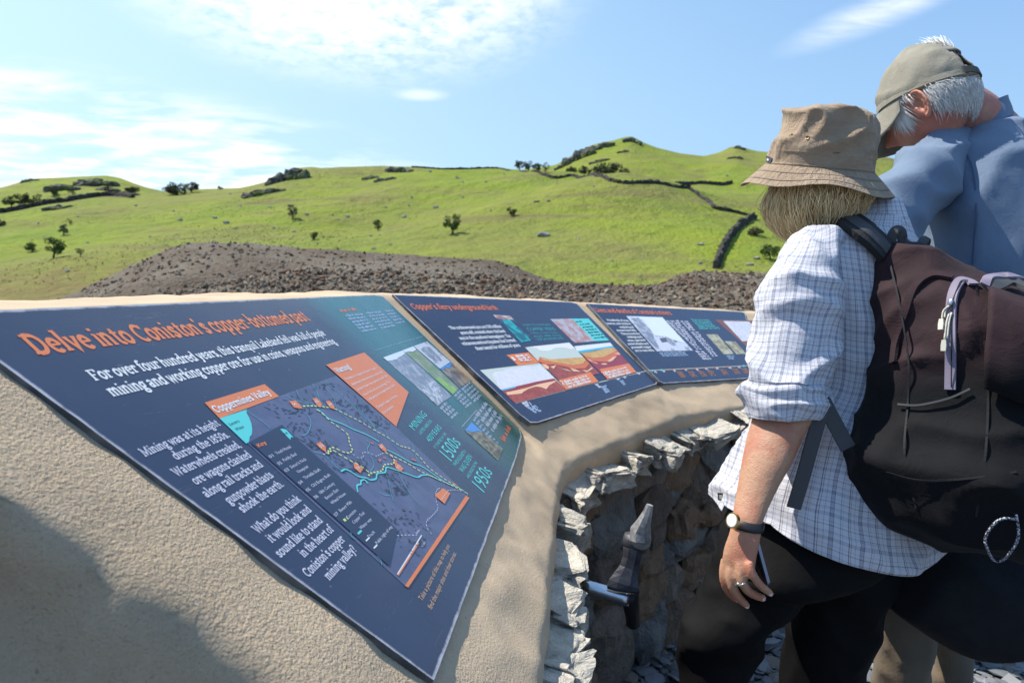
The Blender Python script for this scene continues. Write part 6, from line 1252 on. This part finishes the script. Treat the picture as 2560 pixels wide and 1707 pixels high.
# ------------------------------------------------------------------ rucksack
rk = empty('rucksack', (*at(2400, 1200, 1.28)[:2], at(2300, 1335, 1.28)[2]), 'large dark maroon rucksack, coloured darker below for shade, worn on the back of the plaid shirt', 'rucksack')
m, nt, b = mat0('pack_nylon'); t = texc(nt); x, y, z = sep(nt, t); zz = z - x * .25
n1 = noise(nt, t, 9, 4); c = mix(nt, noise(nt, t, 30, 4).ss(.3, .7), (.038, .020, .0225), (.028, .0155, .017))
low_shade = zz.ss(.40, .31); c = mix(nt, low_shade, c, (.006, .006, .007)); setc(nt, b, c); b.inputs['Roughness'].default_value = .8; b.inputs['Sheen Weight'].default_value = .03; b.inputs['Specular IOR Level'].default_value = .15  # maroon mixed to near black lower down, shade painted into the fabric
bump(nt, b, noise(nt, t, 700, 2) * .12 + noise(nt, t, 18, 5, .6, 1.0) * .9, .5, .007); MPK = m
MPB = M('black_nylon', (.008, .008, .010), .7, (.013, .013, .015), 12, .4, 22, .008, spec=.25); MWB = M('grey_webbing', (.055, .056, .058), .75, None, bs=.3, bscale=300, bdist=.001); MST2 = M('black_strap_foam', (.014, .014, .014), .7, bs=.3, bscale=80)
BPR = [(608, 2222, 2250, 1.34, .8), (616, 2206, 2292, 1.335, .8), (632, 2198, 2336, 1.33, .8), (655, 2195, 2372, 1.325, .8), (690, 2194, 2432, 1.32, .8), (720, 2195, 2500, 1.31, .8), (760, 2199, 2574, 1.30, .8), (820, 2208, 2630, 1.29, .8), (880, 2216, 2655, 1.285, .8), (940, 2206, 2670, 1.28, .8), (1000, 2186, 2680, 1.28, .8), (1060, 2150, 2685, 1.28, .8), (1115, 2106, 2688, 1.28, .8), (1172, 2124, 2688, 1.28, .8), (1240, 2150, 2680, 1.28, .8), (1280, 2190, 2668, 1.28, .8), (1312, 2255, 2640, 1.28, .8), (1334, 2330, 2590, 1.28, .8)]
G = sil(BPR, PSI, 110, 7, exp=3.0)
def pk_fold(p, i, j): return .016 * ridge(p, 4.5, (1, 1, .55), 51.) + .010 * ridge(p, 8.5, (1, 1, 1.1), 61.) + .006 * fbm(p, 12, 3, 3.) - .008
_, PV, PF = loft_uv(G, MPK, 'pack_body', rk, cap=True, disp=pk_fold); PS = Surf(PV, PF)
def onpack(L, off=.003): q = [PS.hit(x, y, off) for x, y in L]; return [p for p, _ in q], [k for _, k in q]
MZP = M('lilac_zip_tape', (.22, .185, .24), .7, bs=.3, bscale=400, bdist=.001)
P_, N_ = onpack([(2432, 716), (2420, 708), (2404, 705), (2392, 716), (2384, 745), (2380, 790), (2378, 850), (2377, 910), (2376, 975)]); band(P_, N_, .0085, .004, 'zip', MZP, rk, 60)
P_, N_ = onpack([(2416, 712), (2402, 712), (2394, 725), (2387, 760), (2384, 800), (2382, 860), (2380, 970)], .0078); band(P_, N_, .0009, .0012, 'zip_teeth', MPB, rk, 60)
MCD = M('cream_cord', (.55, .52, .42), .7); MPU = M('zip_metal', (.55, .55, .55), .3, metal=.9)
p, nn = PS.hit(2384, 760, .010); V, F = rock(p, (.004, .003, .006), frame(nn), 2, .6, 2, .1); mesh('zip_slider', V, F, MPU, rk, smooth=True)
for (x0, y0), (x1, y1), (x2, y2) in (((2382, 768), (2366, 782), (2362, 818)), ((2382, 790), (2374, 815), (2366, 868))):
    Pq = [PS.hit(x, y, .011)[0] for x, y in ((x0, y0), (x1, y1), (x2, y2 - 14))]; mb = MB(); mb.tube(smooth_path(Pq, 10), .0016, 6); Pq2 = [p_ + np.array([.004, -.001, .003]) for p_ in Pq]; mb.tube(smooth_path(Pq2, 10), .0016, 6); cord = mb.build('pull_cord', MCD, rk, smooth=True)
    a, k_ = PS.hit(x2, y2 - 14, .011); b_, _ = PS.hit(x2 - 2, y2 + 12, .011); band([a, (a + b_) / 2, b_], [k_] * 3, [.0035, .0045, .004], .004, 'toggle', MCD, cord)
# seams and panels
P_, N_ = onpack([(2380, 700), (2330, 690), (2290, 720), (2262, 780), (2245, 850), (2238, 905)], .002); band(P_, N_, .007, .006, 'side_fold', MPK, rk, 40)
for L_ in ([(2226, 660), (2250, 760), (2272, 900), (2270, 1010), (2262, 1140), (2290, 1270)], [(2440, 720), (2462, 860), (2470, 1000), (2462, 1150), (2440, 1290)], [(2216, 1180), (2300, 1200), (2420, 1196), (2540, 1180)]):
    P_, N_ = onpack(L_, .001); band(P_, N_, .0018, .0012, 'seam_piping', MPB, rk, 50)
P_, N_ = onpack([(2248, 1012), (2290, 1014), (2330, 1008), (2380, 994), (2426, 974)], .006); band(P_, N_, .0018, .002, 'pocket_trim', M('reflective_trim', (.05, .052, .05), .6), rk, 40)
k = 14
# front pocket with emblem, at the frame edge
P0, _ = onpack([(x, y + (x - 2470) * .36) for y in (742, 770, 800, 840, 900, 980) for x in np.linspace(2462, 2640, 14)], .014)
V = list(P0); F = [(i * k + j, i * k + j + 1, (i + 1) * k + j + 1, (i + 1) * k + j) for i in range(5) for j in range(k - 1)]
o = mesh('front_pocket', V, F, MPK, rk, smooth=True); o.modifiers.new('s', 'SOLIDIFY').thickness = -.010; PS2 = Surf(V, F)
P_, N_ = onpack([(2448, 726), (2466, 718), (2490, 710), (2515, 708), (2540, 716), (2575, 740)], .016); band(P_, N_, .0075, .004, 'pocket_zip', MZP, rk, 40)
P_, N_ = onpack([(2456, 735), (2480, 724), (2505, 720), (2530, 724), (2560, 740)], .012); band(P_, N_, .012, .006, 'storm_flap', MWB, rk, 40)
MEM = M('white_emblem', (.62, .66, .62), .5); zl = zoomer(2380, 700, .12757)
def emb(pts): return [PS2.hit(*zl(x, y), .003)[0] for x, y in pts]
mb = MB()
for pts in ([(1180, 755), (1365, 655), (1290, 835)], [(1115, 795), (1165, 768), (1330, 870), (1420, 700), (1470, 720), (1400, 900), (1440, 1010), (1400, 1000), (1290, 905)], [(1055, 818), (1180, 895), (1135, 905)], [(1210, 985), (1235, 938), (1355, 1045), (1340, 1058), (1245, 985), (1230, 1000)]):
    mb.add(emb(pts), [tuple(range(len(pts)))])
mb.build('emblem', MEM, rk, recalc=False)
# shoulder strap, webbing, haul loop
q = [(2052, 556, 1.235), (2085, 549, 1.23), (2120, 556, 1.235), (2155, 580, 1.255), (2185, 606, 1.28), (2212, 632, 1.31)]
SS = Surf(SV, SF); P_ = []; N_ = []
for (x, y) in ((2046, 560), (2064, 553), (2090, 553), (2120, 563), (2150, 584), (2180, 610), (2204, 634)):
    p, nn = SS.hit(x, y, .006); P_.append(p); N_.append(nrm(nn + np.array([0, -.2, .6])))
band(P_, N_, .026, .014, 'shoulder_strap', MST2, rk, 40)
band([p + nrm(k_) * .0145 for p, k_ in zip(P_, N_)], N_, .012, .002, 'strap_webbing', MWB, rk, 40)
def free(L, hw, th, name, m, nrm_=(0, -1, .1), n=24): return band([at(*p) for p in L], [np.array(nrm_)] * len(L), hw, th, name, m, rk, n)
free([(2062, 1000, 1.222), (2050, 1040, 1.222), (2030, 1110, 1.226), (2008, 1190, 1.23), (1984, 1270, 1.235)], .0135, .002, 'strap_webbing', MWB)
free([(2056, 1000, 1.224), (2072, 1030, 1.226), (2096, 1075, 1.228), (2120, 1120, 1.225)], .0145, .002, 'strap_webbing', MWB)
free([(2226, 618, 1.31), (2230, 590, 1.305), (2240, 575, 1.30), (2252, 578, 1.30), (2258, 600, 1.305), (2275, 616, 1.32)], .009, .002, 'haul_loop', MWB, (-.5, -.8, .3))
free([(2280, 616, 1.325), (2300, 612, 1.33), (2312, 598, 1.335), (2314, 606, 1.345), (2306, 622, 1.345)], .009, .002, 'haul_loop', MWB, (-.5, -.8, .4))
# bungee loop and tab at the bottom right
mb = MB(); C0 = [zoomer(2060, 1080, .4)(x, y) for x, y in ((1190, 520), (1100, 515), (1040, 560), (1003, 640), (1015, 710), (1060, 745), (1110, 742), (1160, 705), (1190, 640), (1200, 570), (1195, 490))]
Pb = [PS.hit(x, y, .014)[0] for x, y in C0]; mb.tube(smooth_path(Pb, 70), .0022, 6); m, nt, b = mat0('flecked_cord'); t = texc(nt); setc(nt, b, mix(nt, noise(nt, t, 420, 2).ss(.5, .54), (.02, .02, .025), (.42, .44, .50))); MBC = m; mb.build('bungee_cord', MBC, rk, smooth=True)
P_, N_ = onpack([(2545, 1372), (2520, 1340), (2514, 1366), (2512, 1394)], .010); 
free([(2524, 1360, 1.16), (2518, 1376, 1.16), (2513, 1396, 1.162)], .010, .004, 'cord_tab', MWB); free([(2490, 1285, 1.165), (2510, 1270, 1.165), (2540, 1262, 1.17)], .014, .003, 'cord_tab', MWB)
free([(2550, 1132, 1.16), (2575, 1140, 1.16)], .007, .003, 'buckle', M('pale_plastic', (.30, .32, .36), .5))
# ------------------------------------------------------------------ man in cap
SKM = skin_mat('ruddy_skin', (.49, .245, .165), (.45, .16, .11))
MZ = 1.66
mn = empty('person', (*at(2420, 1200, 1.75)[:2], 0), 'white haired person in khaki cap and blue shirt with head bowed', 'person')
MC = at(2318, 255, MZ); MFR = frame((-.486, .656, -.57))
parts = [head_geo(MC, MFR, 1.04), ear_geo(MC, MFR, -1, 1.02), ear_geo(MC, MFR, 1, 1.02)]
parts.append(loft(tubei([(2350, 262, 1.67, 72), (2398, 285, 1.69, 74), (2440, 320, 1.71, 78), (2470, 380, 1.74, 100)], 28, 1, 4)))
parts.append(loft(sil([(420, 2330, 2560, 1.76), (800, 2300, 2610, 1.78), (1350, 2300, 2600, 1.78)], math.radians(70), 24, 3, k_def=.62)))
parts.append(loft(tubei([(2372, 410, 1.655, 30), (2306, 468, 1.615, 40), (2230, 548, 1.585, 42), (2140, 650, 1.56, 38), (2050, 720, 1.72, 34), (1990, 765, 1.92, 26), (1968, 785, 2.0, 30), (1950, 800, 2.06, 20)], 24, .9, 4)))
for i in range(4): parts.append(loft(tubei([(1962 - i * 3, 782 + i * 8, 2.02, 9), (1940, 790 + i * 10, 2.10, 8.5), (1932, 806 + i * 10, 2.13, 7)], 10, 1, 3)))
parts.append(loft(tubei([(1972, 778, 1.98, 10), (1955, 772, 2.04, 9), (1944, 780, 2.08, 8)], 10, 1, 3)))
for x, z in ((2262, 1.80), (2390, 1.98)): parts.append(loft(tubei([(x, 1300, z, 50), (x, 1600, z, 34), (x, 1850, z, 26)], 16, 1, 3)))
remesh(parts, 'body', SKM, mn, .0038, 4, .5)
mb = MB()
for s in (-1, 1): V, F = rock(loc(MC, MFR, np.array([s * .031, .087, .004])), (.0115, .0115, .0115), np.eye(3), 1, 1, 2, 0); mb.add(V, F)
mb.build('eyes', M('eye_white2', (.7, .7, .7), .2), mn, smooth=True)
# cap
MCP = cloth_weave('khaki_canvas', (.30, .275, .215), (.235, .215, .165), .9, .1, 700, .6, 14)
V = []; F = []; nu, nv = 72, 22
cfr = frame(MFR[1] * .94 + MFR[2] * .34, MFR[2])
rim0 = -.10
for i in range(nv + 1):
    for j in range(nu):
        t = 2 * math.pi * j / nu; zl_ = math.cos(math.pi / 2 * i / nv * 1.06); s_ = math.sqrt(max(0, 1 - zl_ ** 2)); d = np.array([s_ * math.cos(t), s_ * math.sin(t), zl_ + .12 * (1 - i / nv)])
        q = np.array([d[0] * .086, d[1] * .108, d[2] * .112]) + np.array([0, .0, .016])
        w = loc(MC, cfr, q); w = w + nrm(w - MC) * (.006 * ridge(w, 13, (1, 1, 1), 5.) + .005 * fbm(w, 16, 2, 2.)) * min(1, i / 3); V.append(w)
F = [(i * nu + j, i * nu + (j + 1) % nu, (i + 1) * nu + (j + 1) % nu, (i + 1) * nu + j) for i in range(nv) for j in range(nu)]
def notback(f):
    q = np.mean([V[i] for i in f], 0) - MC; b_ = cfr; x, y, z = q @ b_[0], q @ b_[1], q @ b_[2]
    return not (y < -.075 and abs(x) < .034 and .030 < z < .082)
cap = mesh('cap', V, [f for f in F if notback(f)], MCP, mn, smooth=True, recalc=False); cap.modifiers.new('s', 'SOLIDIFY').thickness = -.003
V = []; nb2, nr2 = 40, 10
for i in range(nr2 + 1):
    for j in range(nb2 + 1):
        a = math.radians(90 + (j / nb2 - .5) * 150); t = i / nr2; w_ = math.cos((j / nb2 - .5) * math.pi) ** .55 if 0 < j < nb2 else 0
        q = np.array([math.cos(a) * .086, math.sin(a) * .108, .012]) + t * np.array([math.cos(a) * .014, .066 * w_, -.082 * w_ - .018 * (math.cos(a) / .97) ** 2]) + np.array([0, 0, -.024 * (math.cos(a)) ** 2 * (t + .0)])
        V.append(loc(MC, cfr, q))
F = [(i * (nb2 + 1) + j, i * (nb2 + 1) + j + 1, (i + 1) * (nb2 + 1) + j + 1, (i + 1) * (nb2 + 1) + j) for i in range(nr2) for j in range(nb2)]
o = mesh('peak', V, F, MCP, cap, smooth=True); o.modifiers.new('s', 'SOLIDIFY').thickness = .004
# band round the cap and its back strap
q = [loc(MC, cfr, np.array([math.cos(a) * .0885, math.sin(a) * .1105, .017])) for a in np.radians(np.linspace(-250, 70, 70))]; band(q, [nrm(p - MC) for p in q], .008, .0015, 'cap_band', MCP, cap)
q = [loc(MC, cfr, np.array([math.cos(a) * .092, math.sin(a) * .114, .020])) for a in np.radians(np.linspace(-118, -62, 14))]; band(q, [nrm(p - MC) for p in q], .009, .002, 'cap_strap', M('dark_strap', (.05, .045, .035), .7), cap)
MHW = hair_mat('white_hair', (.88, .87, .84), (.66, .63, .58))
r = np.random.default_rng(31); seeds = []
for i in range(9000):
    t = r.uniform(.82, 2.15) * math.pi; x, y = math.cos(t), math.sin(t); w = cfr[0] * x + cfr[1] * y + cfr[2] * r.uniform(-.20, .16)
    d = nrm((w @ MFR[0], w @ MFR[1], w @ MFR[2]))
    if -.24 < d[1] < .30 and d[0] < 0 and d[2] < .18: continue       # clear of the ear
    if d[1] > .14: continue
    seeds.append(d)
hair(MC, MFR, seeds, 'hair', MHW, mn, .034, 1.04, (.003, .016), (0, -.3, -1), .0005, 0, 6, .004, 6)
sb = [nrm((-1, r.uniform(.34, .52), r.uniform(.0, .30))) for i in range(500)]; hair(MC, MFR, sb, 'sideburn', MHW, mn, .050, 1.04, (.003, .009), (0, .12, -1), .0006, 0, 7, 0, 6)
sb = [nrm((-1, r.uniform(-.40, .34), r.uniform(.16, .60))) for i in range(900)]; hair(MC, MFR, sb, 'hair', MHW, mn, .020, 1.04, (.003, .010), (0, -.15, -1), .0005, 0, 9, 0, 5)
sb = [nrm((r.uniform(-.25, .25), -.85, r.uniform(.35, .7))) for i in range(160)]; hair(MC, MFR, sb, 'hair_tuft', MHW, mn, .035, 1.06, (.008, .022), (.1, -.3, .9), .0009, 0, 8, .016, 5)
# blue shirt
MBS = cloth_weave('blue_shirt', (.155, .21, .29), (.135, .185, .26), .8, .12, 900, .45, 9, .25)
MS = [(268, 2442, 2508, 1.73, .9), (290, 2428, 2528, 1.73, .8), (315, 2398, 2548, 1.73, .7), (345, 2362, 2562, 1.73, .64), (385, 2322, 2575, 1.74, .6), (440, 2292, 2588, 1.74, .6), (520, 2268, 2604, 1.75, .6), (640, 2255, 2622, 1.76, .62), (800, 2252, 2638, 1.77, .64), (1000, 2256, 2645, 1.78, .66), (1200, 2262, 2645, 1.78, .68), (1400, 2258, 2640, 1.78, .7)]
G = sil(MS, math.radians(66), 100, 9)
def ms_fold(p, i, j): return .014 * ridge(p, 4, (1, 1, .5), 71.) + .014 * ridge(p, 7.5, (.8, .8, .8), 75.) + .003 * fbm(p, 20, 2, 4.) - .006
_, MSV, MSF = loft_uv(G, MBS, 'shirt', mn, disp=ms_fold); MSS = Surf(MSV, MSF)
G = tubei([(2422, 352, 1.67, 26), (2368, 388, 1.625, 56, 1), (2302, 452, 1.585, 73, 1), (2228, 535, 1.555, 79, 1), (2160, 640, 1.54, 70), (2120, 690, 1.58, 66), (2060, 735, 1.74, 56), (2010, 765, 1.88, 46)], 60, 1.0, 9)
def as_fold(p, i, j): return .016 * ridge(p, 6, (1, 1, 1), 81.) + .012 * ridge(p, 11, (.7, 1.2, 1), 85.) - .006
_, ASV, ASF = loft_uv(G, MBS, 'sleeve', mn, cap=True, disp=as_fold)
G = tubei([(2480, 400, 1.95, 50), (2440, 480, 2.0, 70), (2380, 640, 2.02, 62), (2280, 720, 2.08, 54), (2180, 750, 2.15, 40)], 40, 1, 6); loft_uv(G, MBS, 'sleeve', mn, cap=True, disp=as_fold)
q = [MSS.hit(x, y, .002) for x, y in ((2372, 352), (2400, 330), (2430, 305), (2462, 292), (2500, 290), (2515, 292))]
Gc = np.array([[loc(at(2440, y, 1.71), frame((-.93, .36, -.1)), np.array([math.cos(a) * w_, math.sin(a) * w_ * .95, math.sin(a) * -sl])) for a in np.linspace(0, 2 * math.pi, 56, endpoint=False)] for y, w_, sl in ((336, .084, .030), (318, .080, .028), (290, .072, .026), (281, .071, .026), (284, .068, .026), (316, .066, .026))])
loft_uv(smooth_path(Gc.reshape(6, -1), 20).reshape(20, 56, 3), MBS, 'collar', mn, disp=lambda p, i, j: .003 * fbm(p, 16, 2, 8.))
P_ = [MSS.hit(x, y, .0015) for x, y in ((2368, 356), (2400, 366), (2424, 400), (2436, 450), (2440, 520), (2436, 600), (2430, 680))]; band([p for p, _ in P_], [k_ for _, k_ in P_], .0016, .0012, 'seam', M('seam_blue', (.07, .10, .17), .9), mn, 50)
# jacket tied round the waist, trousers, boots
MJK = M('black_fleece', (.011, .011, .013), .8, (.016, .016, .018), 10, .5, 40, .006, spec=.2)
G = sil([(1225, 2215, 2660, 1.72, .7), (1275, 2160, 2680, 1.71, .72), (1330, 2120, 2690, 1.70, .74), (1390, 2095, 2695, 1.70, .74), (1440, 2100, 2695, 1.70, .74), (1466, 2130, 2690, 1.70, .74), (1474, 2180, 2680, 1.70, .74), (1460, 2230, 2660, 1.70, .72)], math.radians(66), 80, 6, exp=2.3)
for i in range(len(G)):
    for j in range(80): G[i, j, 2] += .030 * math.sin(G[i, j, 0] * 16 + 1.5) * min(1, max(0, (i / len(G) - .4) * 3))
loft_uv(G, MJK, 'jacket', mn, disp=lambda p, i, j: .014 * ridge(p, 6, (1, 1, .5), 91.) - .006)
mb = MB(); mb.tube([at(2246, 1438, 1.545), at(2250, 1465, 1.545), at(2252, 1490, 1.545)], .0016, 5); mb.build('jacket_zip', MPU, mn)
MKH = cloth_weave('khaki_trousers', (.155, .118, .080), (.125, .095, .065), .85, .1, 800, .5, 8)
legs = [loft(folds_rows(sil([(1300, 2200, 2420, 1.80, .9), (1500, 2185, 2348, 1.80, .9), (1600, 2184, 2330, 1.80, .95), (1707, 2188, 2322, 1.81, .95), (1850, 2200, 2310, 1.82, 1), (1935, 2200, 2305, 1.83, 1)], 0, 32, 5), .014, 3.)), loft(folds_rows(sil([(1300, 2300, 2520, 1.95, .9), (1500, 2325, 2452, 1.97, .9), (1600, 2332, 2430, 1.98, .95), (1660, 2340, 2424, 1.98, .95), (1707, 2330, 2428, 1.99, .95), (1815, 2345, 2430, 2.0, 1)], 0, 32, 5), .014, 7.)),
        loft(sil([(1180, 2280, 2620, 1.80, .7), (1420, 2240, 2560, 1.82, .7)], math.radians(66), 32, 3))]
remesh(legs, 'trousers', MKH, mn, .008, 2)
for x, y, z in ((2252, 1935, 1.83), (2388, 1815, 2.0)):
    p = at(x, y, z); p[2] = .002; shoe(p, (-.95, .3, 0), 'shoe', MBT, mn)
# ------------------------------------------------------------------ third visitor, only the lower legs show
TZ = 2.45
tp = empty('person', (*at(2330, 1500, TZ)[:2], 0), 'person mostly hidden behind the blue shirt, only pale khaki trouser legs showing', 'person')
hd = at(2420, 520, TZ); tfr = frame((-.6, .8, 0)); parts = [head_geo(hd, tfr, 1.0), ear_geo(hd, tfr, -1), ear_geo(hd, tfr, 1), loft(tubei([(2420, 560, TZ, 34), (2420, 640, TZ, 40)], 20, 1, 3)), loft(sil([(640, 2330, 2500, TZ), (900, 2310, 2520, TZ), (1200, 2320, 2510, TZ)], .3, 24, 3, k_def=.6))]
for s in (-1, 1): parts.append(loft(tubei([(2415 + s * 90, 660, TZ + .04, 34), (2415 + s * 105, 850, TZ + .05, 28), (2415 + s * 90, 1000, TZ + .1, 24), (2415 + s * 85, 1080, TZ + .12, 20)], 16, 1, 3)))
for x in (2190, 2505): parts.append(loft(tubei([(2345 + (x - 2345) * .5, 1100, TZ, 50), ((2210 if x < 2300 else 2490), 1400, TZ, 30), ((2180 if x < 2300 else 2510), 1600, TZ, 22)], 16, 1, 3)))
remesh(parts, 'body', SKM, tp, .007, 3)
loft_uv(sil([(625, 2375, 2465, TZ, .9), (650, 2325, 2510, TZ, .65), (900, 2305, 2525, TZ, .62), (1180, 2310, 2520, TZ, .65)], .3, 40, 6), cloth_weave('green_shirt', (.10, .13, .10)), 'shirt', tp)
MKP = cloth_weave('pale_khaki', (.33, .28, .205), (.27, .225, .16), .85, .1, 800, .5, 8)
remesh([loft(sil([(1080, 2320, 2510, TZ, .7), (1220, 2270, 2530, TZ, .7), (1300, 2225, 2540, TZ, .65)], .2, 32, 3)), loft(folds_rows(tubei([(2300, 1150, TZ, 75), (2215, 1380, TZ, 58), (2180, 1560, TZ, 44), (2172, 1625, TZ, 42)], 28, 1, 5), .012, 5.)), loft(folds_rows(tubei([(2440, 1150, TZ, 75), (2495, 1380, TZ, 62), (2512, 1560, TZ, 55), (2515, 1612, TZ, 52)], 28, 1, 5), .012, 9.))], 'trousers', MKP, tp, .009, 2)
for x, y in ((2172, 1625), (2515, 1612)):
    p = at(x, y, TZ); p[2] = .002; shoe(p, (-.7, .7, 0), 'shoe', M('tan_boot', (.33, .26, .17), .7), tp)
